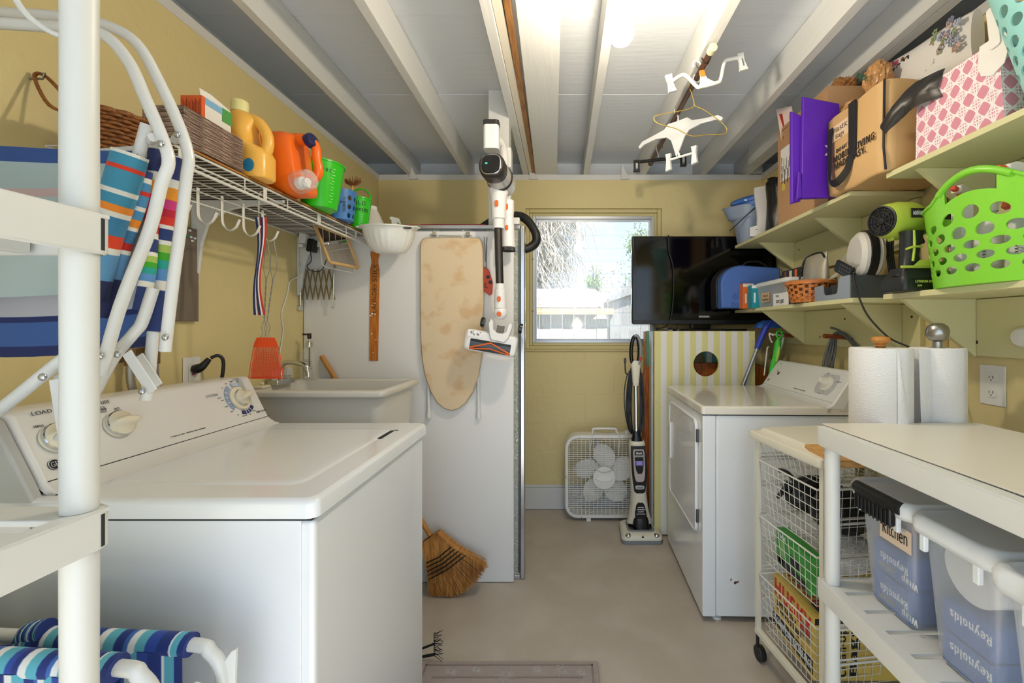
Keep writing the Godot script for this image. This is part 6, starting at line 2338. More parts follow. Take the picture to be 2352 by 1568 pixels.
	badge.call("purple_strip", M("label purple", "7a63c2", 0.4), [[0.438, 0.453, 0.024], [0.47, 0.451, 0.026]], 2.5448)
	for k in 3:
		words(["SCRUBBING", "STEAM", "CLEAN"][k], fp, wt, at_pos(V(0.452, 0.462 - k * 0.0085, 2.5442)), 0.004, 0.03)
	badge.call("name_plate", M("mop silver", "c7c8c6", 0.2, 0.6), [[0.298, 0.456, 0.012], [0.303, 0.456, 0.026], [0.318, 0.456, 0.028], [0.324, 0.456, 0.016]], 2.546)
	words("Shark", fp, bk, at_pos(V(0.456, 0.311, 2.5455)), 0.010, 0.034)
	var lp: Node3D = badge.call("lower_label", bk, [[0.125, 0.464, 0.034], [0.16, 0.462, 0.033], [0.205, 0.460, 0.024], [0.22, 0.46, 0.014]], 2.553)
	for k in 4:
		words(["Sonic Duo", "SCRUBBING", "CARPET", "AND HARD FLOOR"][k], lp, wt, at_pos(V(0.462, 0.193 - k * 0.013, 2.5525)), 0.0055, [0.034, 0.046, 0.034, 0.05][k])
	# pole, grip and cord
	body.call("shoulder", bk, [[0.572, 0.446, 2.6, 0.036, 0.034], [0.60, 0.444, 2.6, 0.026, 0.026], [0.63, 0.442, 2.6, 0.02, 0.02]])
	b = MB.new()
	b.rod(V(0.443, 0.60, 2.6), V(0.440, 0.93, 2.6), 0.0115, 16)
	put("pole", b, M("chrome", "d4d6d8", 0.12, 1.0), o)
	body.call("grip_neck", cr, [[0.90, 0.440, 2.6, 0.015, 0.015], [0.92, 0.440, 2.6, 0.02, 0.018], [1.0, 0.44, 2.6, 0.026, 0.02], [1.03, 0.44, 2.6, 0.03, 0.02], [1.05, 0.442, 2.6, 0.022, 0.016]])
	b = MB.new()
	b.tube(spline([V(0.444, 1.02, 2.6), V(0.456, 1.05, 2.6), V(0.462, 1.10, 2.6), V(0.458, 1.16, 2.6), V(0.446, 1.19, 2.6), V(0.430, 1.19, 2.6), V(0.418, 1.16, 2.6), V(0.412, 1.10, 2.6), V(0.416, 1.05, 2.6), V(0.43, 1.02, 2.6)], 5), 0.012, 10)
	put("grip", b, bk, o)
	b = MB.new()
	b.tube(spline([V(0.449, 1.02, 2.59), V(0.462, 1.05, 2.588), V(0.468, 1.10, 2.588), V(0.464, 1.16, 2.588), V(0.448, 1.197, 2.59), V(0.432, 1.195, 2.592)], 5), 0.009, 8)
	put("grip_trim", b, gy, o)
	b = MB.new()
	b.box(V(0.464, 1.062, 2.577), Vector3(0.015, 0.022, 0.008), 0.004)
	put("switch", b, M("button red", "b82a20", 0.4), o)
	b = MB.new()
	for k in 9:
		var s := -0.022 - 0.006 * (k % 5) if k < 5 else 0.022 + 0.006 * (k % 4)
		b.tube(spline([V(0.442 + s * 0.5, 1.0 + 0.004 * k, 2.615), V(0.442 + s, 0.93, 2.612), V(0.442 + s * 1.25, 0.78, 2.606 + 0.004 * (k % 3)), V(0.442 + s, 0.65, 2.61), V(0.442 + s * 0.3, 0.60, 2.618)], 6), 0.0042, 6)
	b.tube(spline([V(0.42, 1.0, 2.615), V(0.39, 0.96, 2.61), V(0.372, 0.85, 2.605), V(0.38, 0.72, 2.605), V(0.4, 0.64, 2.61)], 6), 0.0032, 6)
	b.tube(spline([V(0.42, 0.96, 2.615), V(0.385, 0.97, 2.61), V(0.378, 1.0, 2.605), V(0.376, 1.04, 2.6)], 6), 0.0038, 6)
	b.box(V(0.376, 1.05, 2.6), Vector3(0.014, 0.03, 0.012), 0.003)
	put("cord", b, bk, o)


func dryer() -> void:
	var en := appliance_white()
	var dark := M("dark gap", "26282a", 0.7)
	var o := thing("clothes_dryer", "white front-loading clothes dryer with a sloping dial console beside the striped board", "dryer", V(0.589, 0, 1.835), -0.026)
	var X := whole(o)
	var L := func(x: float, y: float, d: float) -> Vector3: return Vector3(x, y, -d)
	var b := inside(o)
	b.bb(L.call(0.004, 0.022, 0.004), L.call(0.062, 0.876, 0.682), 0.006)
	b.bb(L.call(0.0645, 0.022, 0.007), L.call(0.645, 0.876, 0.679), 0.006)
	b.bb(L.call(0.055, 0.03, 0.012), L.call(0.07, 0.872, 0.674), 0.0)
	b.bb(L.call(0.22, 0.05, 0.0055), L.call(0.6, 0.80, 0.012), 0.003)
	put("body", b, en, o)
	b = inside(o)
	b.bb(L.call(0.008, 0.874, 0.008), L.call(0.65, 0.88, 0.678), 0.0)
	put("gap_seal", b, dark, o)
	b = inside(o)
	var P := []
	for q in [[0.0, 0.8795], [0.0, 0.905], [0.004, 0.911], [0.011, 0.914]]:
		P.append(ring_y(rrect(0.66 - 2 * q[0], 0.686 - 2 * q[0], 0.014), q[1], L.call(0.33, 0, 0.343)))
	b.loft(P)
	var tm := M("worn enamel top", "e2dccf", 0.2)
	tm.clearcoat_enabled = true
	tm.clearcoat = 0.5
	tm.clearcoat_roughness = 0.06
	put("top", b, tm, o)
	# door
	b = inside(o)
	var dr := []
	for p in rrect(0.52, 0.50, 0.035, 5):
		dr.append(Vector2(p.x, p.y))
	var DX := X * Transform3D(Basis(Vector3(0, 0, 1), Vector3.UP, Vector3(-1, 0, 0)), L.call(0.004, 0.595, 0.325))
	b.X = DX
	b.prism(dr, 0.0, 0.010, Transform3D(), 0.004)
	var door := put("door", b, en, o)
	b = MB.new()
	b.X = DX
	var rim := []
	for p in rrect(0.508, 0.488, 0.03, 5):
		rim.append(Vector3(p.x, p.y, 0.0105))
	b.tube(rim, 0.0035, 6, false, true)
	put("door_rim", b, en, door)
	b = MB.new()
	b.X = DX
	b.prism(rrect(0.03, 0.2, 0.014), 0.009, 0.022, at_pos(Vector3(-0.225, 0.035, 0)), 0.004)
	put("handle", b, M("handle frame white", "f0f0ee", 0.25), door)
	b = MB.new()
	b.X = DX
	b.prism(rrect(0.014, 0.165, 0.006), 0.0215, 0.0228, at_pos(Vector3(-0.225, 0.035, 0)))
	put("handle_recess", b, M("recess grey", "9da2a8", 0.4), door)
	for y in [0.18, -0.17]:
		b = MB.new()
		b.X = DX
		b.box(Vector3(0.262, y, 0.006), Vector3(0.012, 0.056, 0.01), 0.002)
		put("hinge", b, M("hinge steel", "55585a", 0.4, 0.8), door)
	# console
	var prof := [Vector2(0.50, 0.9135), Vector2(0.525, 0.915), Vector2(0.542, 0.921), Vector2(0.549, 0.93), Vector2(0.628, 1.052), Vector2(0.636, 1.06), Vector2(0.648, 1.06), Vector2(0.668, 0.90), Vector2(0.52, 0.88), Vector2(0.508, 0.905)]
	b = inside(o)
	b.prism(prof, -0.686, 0.0, Transform3D(), 0.008)
	var con := put("console", b, M("dryer console white", "e6e6e4", 0.28), o)
	b = inside(o)
	b.prism([Vector2(0.57, 0.895), Vector2(0.585, 0.9), Vector2(0.635, 1.0), Vector2(0.642, 0.90)], -0.004, 0.0012, Transform3D(), 0.0)
	put("end_inset", b, M("inset grey", "cfcfca", 0.4), con)
	b = inside(o)
	b.bar(L.call(0.5485, 0.9285, 0.01), L.call(0.5485, 0.9285, 0.68), 0.0016, 0.0016, 0.0)
	put("seam", b, dark, con)
	var nn := Vector3(-0.122, 0.079, 0).normalized()
	var up := Vector3(0.079, 0.122, 0).normalized()
	var on := func(d: float, s: float, lift := 0.0) -> Transform3D:
		return X * Transform3D(Basis(Vector3(0, 0, 1), up, nn), L.call(0.549 + 0.079 * s, 0.93 + 0.122 * s, d) + nn * lift)
	b = MB.new()
	b.prism([Vector2(-0.067, -0.03), Vector2(-0.05, -0.052), Vector2(0.05, -0.052), Vector2(0.067, -0.03), Vector2(0.07, 0.0), Vector2(0.067, 0.03), Vector2(0.05, 0.052), Vector2(-0.05, 0.052), Vector2(-0.067, 0.03), Vector2(-0.07, 0)], 0.0, 0.0006, on.call(0.125, 0.52))
	put("dial_plate", b, M("dial plate grey", "bfc0c2", 0.5), con)
	var lx := Transform3D(Basis(Vector3.RIGHT, PI / 2), Vector3.ZERO)
	b = MB.new()
	b.lathe([Vector2(0, 0), Vector2(0.037, 0), Vector2(0.037, 0.005), Vector2(0.034, 0.009), Vector2(0, 0.009)], 30, on.call(0.122, 0.53) * lx)
	P = []
	for q in [[1.0, 0.008, 1.0], [0.98, 0.016, 0.8], [0.92, 0.03, 0.5], [0.8, 0.036, 0.4]]:
		P.append(ring_z(oval(0.032 * q[0], 0.03 * q[0] * q[2], 24), q[1]))
	b.X = on.call(0.122, 0.53) * Transform3D(Basis(Vector3(0, 0, 1), -0.4), Vector3.ZERO)
	b.loft(P)
	put("timer_knob", b, M("dryer knob", "e9e6dc", 0.25), con)
	b = MB.new()
	b.box(on.call(0.105, 0.69, 0.001).origin, Vector3(0.005, 0.006, 0.004), 0.0)
	put("pointer", b, M("pointer rust", "b04a24", 0.5), con)
	var ink := M("console print", "3a3d42", 0.6)
	for k in 9:
		var a := deg_to_rad(-70 + k * 32)
		b = MB.new()
		b.X = on.call(0.125, 0.52)
		b.box(Vector3(cos(a) * 0.047, sin(a) * 0.043, 0.0008), Vector3(0.008, 0.001, 0.0004), 0.0, Basis(Vector3(0, 0, 1), a))
		put("dial_tick", b, ink, con)
	words("TIMED DRY", con, ink, on.call(0.055, 0.66, 0.0008), 0.004, 0.03, false)
	words("AUTOMATIC", con, ink, on.call(0.20, 0.66, 0.0008), 0.004, 0.03, false)
	words("COTTONS", con, ink, on.call(0.135, 0.17, 0.0008), 0.0035, 0.028, false)
	words("OFF", con, ink, on.call(0.16, 0.88, 0.0008), 0.0035, 0.0, false)
	words("START", con, ink, on.call(0.62, 0.93, 0.0004), 0.0035, 0.0, false)
	words("Heavy Duty - Extra Large Capacity", con, ink, on.call(0.30, 0.12, 0.0004), 0.0045, 0.11, false)
	b = MB.new()
	b.lathe([Vector2(0, 0), Vector2(0.010, 0), Vector2(0.0095, 0.0012), Vector2(0, 0.0012)], 18, on.call(0.585, 0.53) * lx)
	put("start_hole", b, M("button black", "20201f", 0.5), con)
	b = MB.new()
	b.rod(on.call(0.585, 0.53).origin, on.call(0.590, 0.6, 0.012).origin, 0.0025, 8)
	put("broken_stem", b, M("stem brass", "b09a66", 0.4, 0.5), con)
	b = MB.new()
	b.lathe([Vector2(0.006, 0), Vector2(0.008, 0.0006), Vector2(0.0095, 0.0)], 18, on.call(0.645, 0.18) * lx)
	var em := put("badge", b, ink, con)
	words("GE", em, ink, on.call(0.645, 0.18, 0.0006), 0.006, 0.0085, false, "Droid Serif", "emblem")
	for q in [[0.075, 0.03], [0.6, 0.03], [0.075, 0.65], [0.6, 0.65]]:
		b = inside(o)
		b.lathe([Vector2(0, 0), Vector2(0.02, 0), Vector2(0.02, 0.008), Vector2(0.008, 0.012), Vector2(0.008, 0.024)], 8, at_pos(L.call(q[0], 0, q[1] + 0.01)))
		put("foot", b, M("foot white", "e9e8e2", 0.5), o)
	b = inside(o)
	b.prism([Vector2(0, 0), Vector2(0.008, 0.006), Vector2(0.014, 0.004), Vector2(0.022, 0.008), Vector2(0.02, 0.0), Vector2(0.012, -0.002), Vector2(0.008, -0.008), Vector2(0.002, -0.005)], 0, 0.0008, at_pos(L.call(0.135, 0.17, 0.0065)))
	b.prism([Vector2(0, 0), Vector2(0.004, 0.008), Vector2(0.002, 0.012), Vector2(-0.002, 0.004)], 0, 0.0008, at_pos(L.call(0.123, 0.176, 0.0065)))
	put("rust_chip", b, M("rust", "5a2f1c", 0.9), o)


func mops() -> void:
	# blue squeegee mop, green brush and cables on pegs
	var o := thing("sponge_mop", "blue-handled mop with steel pole leaning behind the dryer", "mop", V(1.1, 0.0, 2.56))
	var b := MB.new()
	b.rod(V(0.93, 0.55, 2.575), V(1.155, 1.145, 2.56), 0.0115, 12)
	put("pole", b, M("steel pole", "a5a7a8", 0.3, 0.9), o)
	b = MB.new()
	b.rod(V(0.87, 0.4, 2.58), V(0.934, 0.56, 2.575), 0.012, 12)
	put("lower_pole", b, M("steel pole", "a5a7a8", 0.3, 0.9), o)
	b = MB.new()
	b.rod(V(0.72, 0.012, 2.59), V(0.872, 0.405, 2.58), 0.012, 12)
	put("end_pole", b, M("steel pole", "a5a7a8", 0.3, 0.9), o)
	b = MB.new()
	b.tube(spline([V(1.146, 1.122, 2.56), V(1.152, 1.14, 2.56), V(1.185, 1.225, 2.555), V(1.20, 1.255, 2.55), V(1.225, 1.285, 2.545)], 4), [0.017, 0.0165, 0.016, 0.016, 0.0165, 0.017, 0.0175, 0.018, 0.018, 0.018, 0.0175, 0.017, 0.016, 0.0155, 0.015, 0.014, 0.013], 12)
	put("grip", b, M("mop blue", "2c3fae", 0.35), o)
	b = MB.new()
	b.loft([ring_y(rrect(0.18, 0.07, 0.02), 1.245, V(1.235, 0, 2.585)), ring_y(rrect(0.15, 0.06, 0.02), 1.275, V(1.235, 0, 2.585)), ring_y(rrect(0.08, 0.04, 0.015), 1.29, V(1.235, 0, 2.585))])
	put("head", b, M("mop head blue", "2f5fae", 0.4), o)
	o = thing("green_brush", "bright green long-handled brush with loop end hung on the peg behind the dryer", "brush", V(1.25, 0.95, 2.5))
	b = MB.new()
	b.tube(spline([V(1.243, 1.185, 2.5), V(1.238, 1.15, 2.5), V(1.228, 1.09, 2.5), V(1.21, 1.02, 2.505), V(1.195, 0.93, 2.51)], 6), [0.008, 0.009, 0.0105, 0.013, 0.0155, 0.017, 0.018, 0.0185, 0.0185, 0.018, 0.0175, 0.017, 0.0165, 0.016, 0.0155, 0.015, 0.0145, 0.014, 0.0135, 0.013, 0.0125, 0.012, 0.012, 0.012, 0.012], 12)
	var lp := []
	for k in 20:
		var a := TAU * k / 20
		lp.append(V(1.247 + cos(a) * 0.017, 1.208 + sin(a) * 0.02, 2.5))
	b.tube(lp, 0.0062, 8, false, true)
	put("handle", b, M("brush green", "45c43a", 0.35), o)
	b = MB.new()
	b.tube(spline([V(1.240, 1.145, 2.487), V(1.232, 1.10, 2.482), V(1.222, 1.05, 2.487)], 4), [0.004, 0.006, 0.008, 0.009, 0.0095, 0.009, 0.008, 0.006, 0.004], 10)
	put("grip_inlay", b, M("brush lime", "9fd84e", 0.4), o)
	o = thing("wire_hanger_hook", "small white wire handle hanging from the peg beside the green brush", "hook", V(1.19, 1.0, 2.52))
	b = MB.new()
	b.tube(spline([V(1.222, 1.20, 2.52), V(1.20, 1.215, 2.52), V(1.205, 1.18, 2.52), V(1.216, 1.16, 2.52)], 5), 0.004, 6)
	b.tube([V(1.197, 1.135, 2.525), V(1.19, 1.13, 2.525), V(1.172, 0.97, 2.525)], 0.004, 6)
	b.tube([V(1.28, 1.19, 2.52), V(1.272, 1.15, 2.52), V(1.262, 1.12, 2.52)], 0.007, 6)
	b.rod(V(1.20, 1.21, 2.52), V(1.285, 1.2, 2.52), 0.005, 8)
	put("wire", b, M("wire white", "dedcd4", 0.4), o)
	for q in [[1.205, 2.55], [1.246, 2.07]]:
		b = MB.new()
		b.rod(V(q[0], 1.206, q[1]), V(1.365, 1.198, q[1]), 0.0105, 12)
		b.ball(V(q[0], 1.206, q[1]), Vector3(0.006, 0.0105, 0.0105), 10)
		tag(put("wooden_peg", b, wood("peg wood", "9c4d24", "6e2f12", 0)), ["red-brown wooden peg holding the green brush under the shelf", "red-brown wooden peg holding the looped grey cables"][0 if q[1] > 2.3 else 1], "peg", "wooden pegs under the shelf")
	o = thing("cable_loops", "loops of grey cable hanging over the wooden peg", "cable", V(1.33, 0.9, 2.07))
	for k in 4:
		b = MB.new()
		var s := k * 0.014
		b.tube(spline([V(1.255 + s, 0.90, 2.09 + 0.01 * k), V(1.25 + s, 1.05, 2.085), V(1.262 + s, 1.13, 2.08), V(1.29 + s * 0.6, 1.205, 2.076 + 0.003 * k), V(1.315 + s * 0.5, 1.222, 2.07), V(1.335 + s * 0.3, 1.19, 2.03), V(1.348, 1.13, 1.99 - 0.01 * k), V(1.348, 1.0, 1.97 - 0.01 * k), V(1.345, 0.92, 1.97)], 6), 0.0055, 8)
		put("loop", b, M("cable grey", "5c6061", 0.5), o)
	b = MB.new()
	b.tube(spline([V(1.318, 1.21, 2.08), V(1.295, 1.20, 2.085), V(1.288, 1.15, 2.09), V(1.30, 1.08, 2.09), V(1.297, 1.01, 2.09), V(1.30, 0.93, 2.09)], 6), 0.0045, 8)
	b.tube(spline([V(1.265, 1.246, 2.05), V(1.30, 1.237, 2.06), V(1.33, 1.22, 2.06), V(1.348, 1.19, 2.02)], 6), 0.0055, 8)
	put("loose_end", b, mats["cable grey"], o)


# ---------------------------------------------------------------- shelves on the right wall and their load
func tri_bracket(nm: String, parent: Node3D, d: float, y: float, w: float, h: float) -> void:
	var b := MB.new()
	b.prism([Vector2(1.356, y), Vector2(1.356, y - h), Vector2(1.356 - w, y)], -d - 0.009, -d + 0.009, Transform3D(), 0.001)
	put(nm, b, mats["shelf paint"], parent)


func right_shelves() -> void:
	var sp := bumpy(M("shelf paint", "d8d2a0", 0.5), noise_tex("brushed", 0.02), 0.03, Vector3.ONE * 3.0)
	for q in [[1.762, 1.646, 2.74, [1.98, 2.55], 0.205, 0.16, "pale yellow upper wall shelf under the cardboard box and purple bag"], [1.762, 0.45, 1.461, [1.37, 0.7], 0.24, 0.2, "pale yellow upper wall shelf under the pink tote"], [1.357, 1.63, 2.74, [1.745, 2.44], 0.235, 0.185, "pale yellow lower wall shelf under the woven basket"], [1.357, 0.45, 1.475, [1.435, 0.7], 0.24, 0.19, "pale yellow lower wall shelf under the leaf blower"]]:
		var o := thing("wall_shelf", q[6], "shelf", V(1.23, q[0] - 0.2, (q[1] + q[2]) / 2), 0.0, "pale yellow wall shelves")
		var b := MB.new()
		b.bb(V(1.087, q[0] - 0.018, q[1]), V(1.372, q[0], q[2]), 0.0015)
		put("board", b, sp, o)
		for d in q[3]:
			tri_bracket("bracket", o, d, q[0] - 0.0185, q[4], q[5])
		b = MB.new()
		b.bb(V(1.357, q[0] - 0.205, q[1] + 0.02), V(1.3765, q[0] - 0.02, q[2]), 0.0015)
		put("cleat", b, sp, o)
		for k in 6:
			b = MB.new()
			var d: float = lerpf(q[1] + 0.06, q[2] - 0.05, k / 5.0)
			b.lathe([Vector2(0.006, 0), Vector2(0.004, 0.001), Vector2(0, 0.0005)], 8, Transform3D(Basis(Vector3(0, 0, 1), PI / 2), V(1.357, q[0] - 0.07 - 0.09 * (k % 2), d)))
			put("screw", b, M("rusty screw", "4a3322", 0.7), o)
	var t := MB.new()
	t.bb(V(1.35, 0.0, 1.55), V(1.377, 2.264, 1.60), 0.003)
	struct("trim_9", t, wall_paint())


func crumple(nm: String, parent: Node3D, mat: Material, c: Vector3, r: Vector3, sd: int, amp := 0.28, n := 22) -> void:   # crushed paper or film
	var f := FastNoiseLite.new()
	f.seed = sd
	f.frequency = 0.9
	f.noise_type = FastNoiseLite.TYPE_CELLULAR
	f.cellular_return_type = FastNoiseLite.RETURN_DISTANCE2
	var b := MB.new()
	var P := []
	for i in n + 1:
		var a := PI * i / n - PI / 2
		var ring := []
		for k in 2 * n:
			var t := TAU * k / (2 * n)
			var q := Vector3(cos(a) * sin(t), sin(a), cos(a) * cos(t))
			var s := 1.0 + amp * f.get_noise_3dv(q * 2.6) + amp * 0.5 * f.get_noise_3dv(q * 6.0)
			ring.append(c + q * r * s)
		P.append(ring)
	for i in n:   # flat facets look crushed
		for k in 2 * n:
			var j := (k + 1) % (2 * n)
			var pts := [P[i][k], P[i][j], P[i + 1][j], P[i + 1][k]]
			b.face([pts[0], pts[1], pts[2]], pts[0] - c)
			b.face([pts[0], pts[2], pts[3]], pts[2] - c)
	put(nm, b, mat, parent)


func aisle(x: float, y: float, d: float, tilt := 0.0) -> Transform3D:   # a frame on a face that looks at the aisle; reads from far to near
	return Transform3D(Basis(Vector3(0, 0, 1), Vector3.UP, Vector3(-1, 0, 0)) * Basis(Vector3(0, 0, 1), tilt), V(x, y, d))


func upper_goods() -> void:
	var Y := 1.762
	var pen := M("marker ink", "1b1b22", 0.6)
	# mop bucket with blue tub in it
	var o := thing("mop_bucket", "grey-blue mop bucket with pouring spout at the far end of the upper shelf", "bucket", V(1.165, Y, 2.66))
	var gb := M("bucket grey blue", "8f9db3", 0.35)
	var b := MB.new()
	var P := []
	for q in [[0.075, 0.0, 0.0], [0.082, 0.006, 0.0], [0.098, 0.12, 0.0], [0.104, 0.14, 0.1], [0.112, 0.145, 0.25], [0.12, 0.205, 0.42], [0.124, 0.213, 0.45], [0.117, 0.213, 0.45], [0.1, 0.14, 0.1], [0.075, 0.012, 0.0], [0.001, 0.01, 0.0]]:
		var ring := []
		for p in oval(q[0], q[0] * 0.92, 40, 2.8):
			var a := atan2(p.y, p.x)
			var s: float = 1.0 + q[2] * pow(maxf(0.0, cos(a - PI * 0.97)), 14.0)
			ring.append(V(1.162 + p.x * s, Y + q[1], 2.66 + p.y * s))
		ring.reverse()
		P.append(ring)
	b.loft(P)
	put("pail", b, gb, o)
	b = MB.new()
	b.rod(V(1.195, 2.01, 2.545), V(0.985, 1.815, 2.56), 0.0032, 6)
	put("handle", b, M("steel wire dark", "4b4d50", 0.4, 0.7), o)
	var t := thing("blue_tub", "bright blue plastic tub tilted on top of the grey-blue mop bucket", "tub", V(1.18, 2.0, 2.66))
	b = MB.new()
	var X := Transform3D(Basis.from_euler(Vector3(0.12, 0, 0.22)), V(1.18, 1.985, 2.665))
	b.lathe([Vector2(0, -0.08), Vector2(0.08, -0.08), Vector2(0.112, 0.0), Vector2(0.13, 0.0), Vector2(0.134, 0.012), Vector2(0.124, 0.016), Vector2(0.124, 0.034), Vector2(0.134, 0.038), Vector2(0.136, 0.052), Vector2(0.128, 0.062), Vector2(0.10, 0.068), Vector2(0, 0.07)], 40, X)
	put("shell", b, M("tub blue", "3f72c4", 0.35), t)
	b = MB.new()
	b.lathe([Vector2(0.1185, -0.012), Vector2(0.1185, 0.0), Vector2(0.11, 0.001)], 40, X)
	put("band", b, M("plug black", "141414", 0.4), t)
	b = MB.new()
	b.box(X * Vector3(-0.09, 0.045, 0.098), Vector3(0.018, 0.012, 0.012), 0.003)
	put("clip", b, M("cap white", "eeeeec", 0.4), t)
	# white tray and black drawstring bag
	b = MB.new()
	P = []
	for i in 7:
		var row := []
		for j in 5:
			var v := i / 6.0
			row.append(V(1.10 + j * 0.055, Y + 0.004 + v * 0.30 - 0.02 * pow(1.0 - j / 4.0, 2) * v, 2.47 - 0.02 * sin(v * 5) - 0.015 * sin(PI * j / 4.0)))
		P.append(row)
	b.slab(P, 0.02)
	tag(put("white_tray", b, M("tray white", "dfdcd6", 0.4)), "white plastic tray standing on edge between the mop bucket and the black bag", "tray")
	b = MB.new()
	b.prism([Vector2(0, 0), Vector2(0.10, 0.0), Vector2(0.10, 0.075), Vector2(0.0, 0.05)], 0, 0.003, at_pos(V(1.062, Y + 0.001, 2.462)), 0.0)
	var fl := tag(put("white_card", b, M("card white", "ecebe6", 0.6)), "small white printed card standing before the mop bucket", "card")
	words("INSTRUCTIONS", fl, pen, at_pos(V(1.112, Y + 0.04, 2.4585), 0, 0, 0.12), 0.0055, 0.035, false)
	o = thing("black_bag", "black satin drawstring bag standing between the white tray and the cardboard box", "bag", V(1.165, Y, 2.345))
	b = MB.new()
	P = []
	for q in [[0.0, 0.055], [0.01, 0.066], [0.08, 0.064], [0.16, 0.06], [0.23, 0.062], [0.262, 0.06], [0.272, 0.045], [0.285, 0.055], [0.29, 0.03]]:
		var ring := []
		for k in 36:
			var a := TAU * k / 36
			var w: float = 1.0 + 0.07 * sin(a * 5 + q[0] * 20) * (0.4 + q[0] * 2.0) + (0.10 * sin(a * 13) if q[0] > 0.25 else 0.0)
			ring.append(V(1.168 + sin(a) * q[1] * w, Y + q[0] + 0.006 * sin(a * 3), 2.345 - cos(a) * q[1] * w))
		P.append(ring)
	b.loft(P)
	put("sack", b, M("black satin", "131313", 0.35), o)
	b = MB.new()
	b.tube(spline([V(1.112, 2.03, 2.29), V(1.105, 1.98, 2.285), V(1.107, 1.91, 2.285), V(1.118, 1.90, 2.283)], 4), 0.002, 5)
	put("drawstring", b, M("plug black", "141414", 0.4), o)
	# cardboard box
	o = thing("cardboard_box", "tall brown cardboard box marked 150 with a white shipping sticker", "box", V(1.235, Y, 2.01))
	b = MB.new()
	var kb := bumpy(M("cardboard", "bb9168", 0.8), noise_tex("brushed", 0.02), 0.02, Vector3.ONE * 4.0)
	b.bb(V(1.10, Y, 1.80), V(1.104, 2.245, 2.22), 0.0)
	b.bb(V(1.366, Y, 1.80), V(1.37, 2.245, 2.22), 0.0)
	b.bb(V(1.104, Y, 1.80), V(1.366, 2.245, 1.804), 0.0)
	b.bb(V(1.104, Y, 2.216), V(1.366, 2.245, 2.22), 0.0)
	b.bb(V(1.104, Y, 1.804), V(1.366, Y + 0.004, 2.216), 0.0)
	put("carton", b, kb, o)
	words("150 Z", o, pen, aisle(1.0995, 2.165, 2.02), 0.038, 0.14, false)
	for k in 3:
		b = MB.new()
		b.bar(V(1.0995, 2.228, 2.205 - k * 0.12), V(1.0995, 2.228, 2.12 - k * 0.12 + (0.03 if k == 1 else 0.0)), 0.0015, 0.002, 0.0)
		put("printed_line", b, pen, o)
	words("3", o, pen, aisle(1.0995, 2.19, 2.165), 0.014, 0.0, false)
	b = MB.new()
	b.box(V(1.0992, 2.055, 2.135), Vector3(0.0012, 0.16, 0.105), 0.0)
	var st := put("sticker", b, M("card white", "ecebe6", 0.6), o)
	for k in 9:
		b = MB.new()
		b.box(V(1.0984, 1.99 + (k % 3) * 0.03, 2.175 - k * 0.009), Vector3(0.0006, 0.05 + 0.008 * (k % 4), 0.0035 if k % 3 else 0.006), 0.0)
		put("print", b, pen, st)
	words("1129 YORK OAKS", st, pen, aisle(1.0983, 2.04, 2.178, PI / 2), 0.009, 0.11)
	b = MB.new()
	b.box(V(1.0992, 1.945, 2.16), Vector3(0.0012, 0.036, 0.026), 0.0, Basis(Vector3(1, 0, 0), 0.15))
	put("yellow_sticker", b, M("sticker yellow", "d6c04a", 0.5), o)
	# what the box holds
	var mg := thing("magazine", "rolled glossy magazine sticking out of the cardboard box's far corner", "magazine", V(1.15, 2.0, 2.19))
	b = MB.new()
	P = []
	for i in 6:
		var row := []
		for j in 4:
			row.append(V(1.125 + j * 0.02 - i * 0.010 + 0.006 * sin(j * 2.0), 2.03 + i * 0.062, 2.185 - 0.012 * j))
		P.append(row)
	b.slab(P, 0.006)
	put("cover", b, M("magazine cover", "e6cfc4", 0.3), mg)
	for q in [["c23a2c", 0.245, 0.05], ["6fb7b2", 0.16, 0.03], ["b87a52", 0.17, 0.012]]:
		b = MB.new()
		b.box(V(1.126 - q[1] * 0.09 + (0.02 if q[0] == "b87a52" else 0.0), 2.03 + q[1], 2.176), Vector3(0.014, q[2] + 0.03, 0.002), 0.0, Basis(Vector3(0, 0, 1), 0.3))
		put("print_patch", b, M("magazine " + q[0], q[0], 0.3), mg)
	o = thing("kraft_paper", "crushed brown kraft paper bags stuffed in the cardboard box", "paper", V(1.22, 2.0, 2.0))
	var kp := M("kraft paper", "a9743f", 0.75)
	crumple("bag", o, kp, V(1.20, 2.235, 2.08), Vector3(0.08, 0.085, 0.11), 4, 0.7)
	crumple("bag", o, kp, V(1.22, 2.28, 1.90), Vector3(0.07, 0.07, 0.085), 9, 0.7)
	# purple bag
	o = thing("purple_bag", "purple reusable shopping bag jutting over the upper shelf edge", "bag", V(1.05, Y, 1.76))
	var pu := M("purple fabric", "5a22ad", 0.42)
	b = MB.new()
	b.prism([Vector2(0.965, 1.765), Vector2(1.135, 1.772), Vector2(1.12, 2.15), Vector2(0.972, 2.178)], -1.775, -1.755, Transform3D(), 0.005)
	put("front_panel", b, pu, o)
	b = MB.new()
	b.prism([Vector2(0.937, 1.752), Vector2(0.975, 1.762), Vector2(0.98, 2.11), Vector2(0.936, 2.13)], -1.797, -1.776, Transform3D(), 0.005)
	put("gusset", b, pu, o)
	b = MB.new()
	b.prism([Vector2(0.943, 1.76), Vector2(0.966, 1.77), Vector2(0.961, 1.87), Vector2(0.951, 1.875)], -1.76, -1.75, Transform3D(), 0.003)
	put("fold", b, pu, o)
	words("X", o, M("label white", "eceef2", 0.5), at_pos(V(1.083, 1.958, 1.754)), 0.04, 0.05)
	# tan tote with black straps
	o = thing("tan_tote", "tan reusable tote with black webbing straps marked MOBILE LIVING MADE EASY", "tote bag", V(1.21, 1.762, 1.58))
	var tn := M("tan tote fabric", "d0a871", 0.6)
	b = MB.new()
	P = []
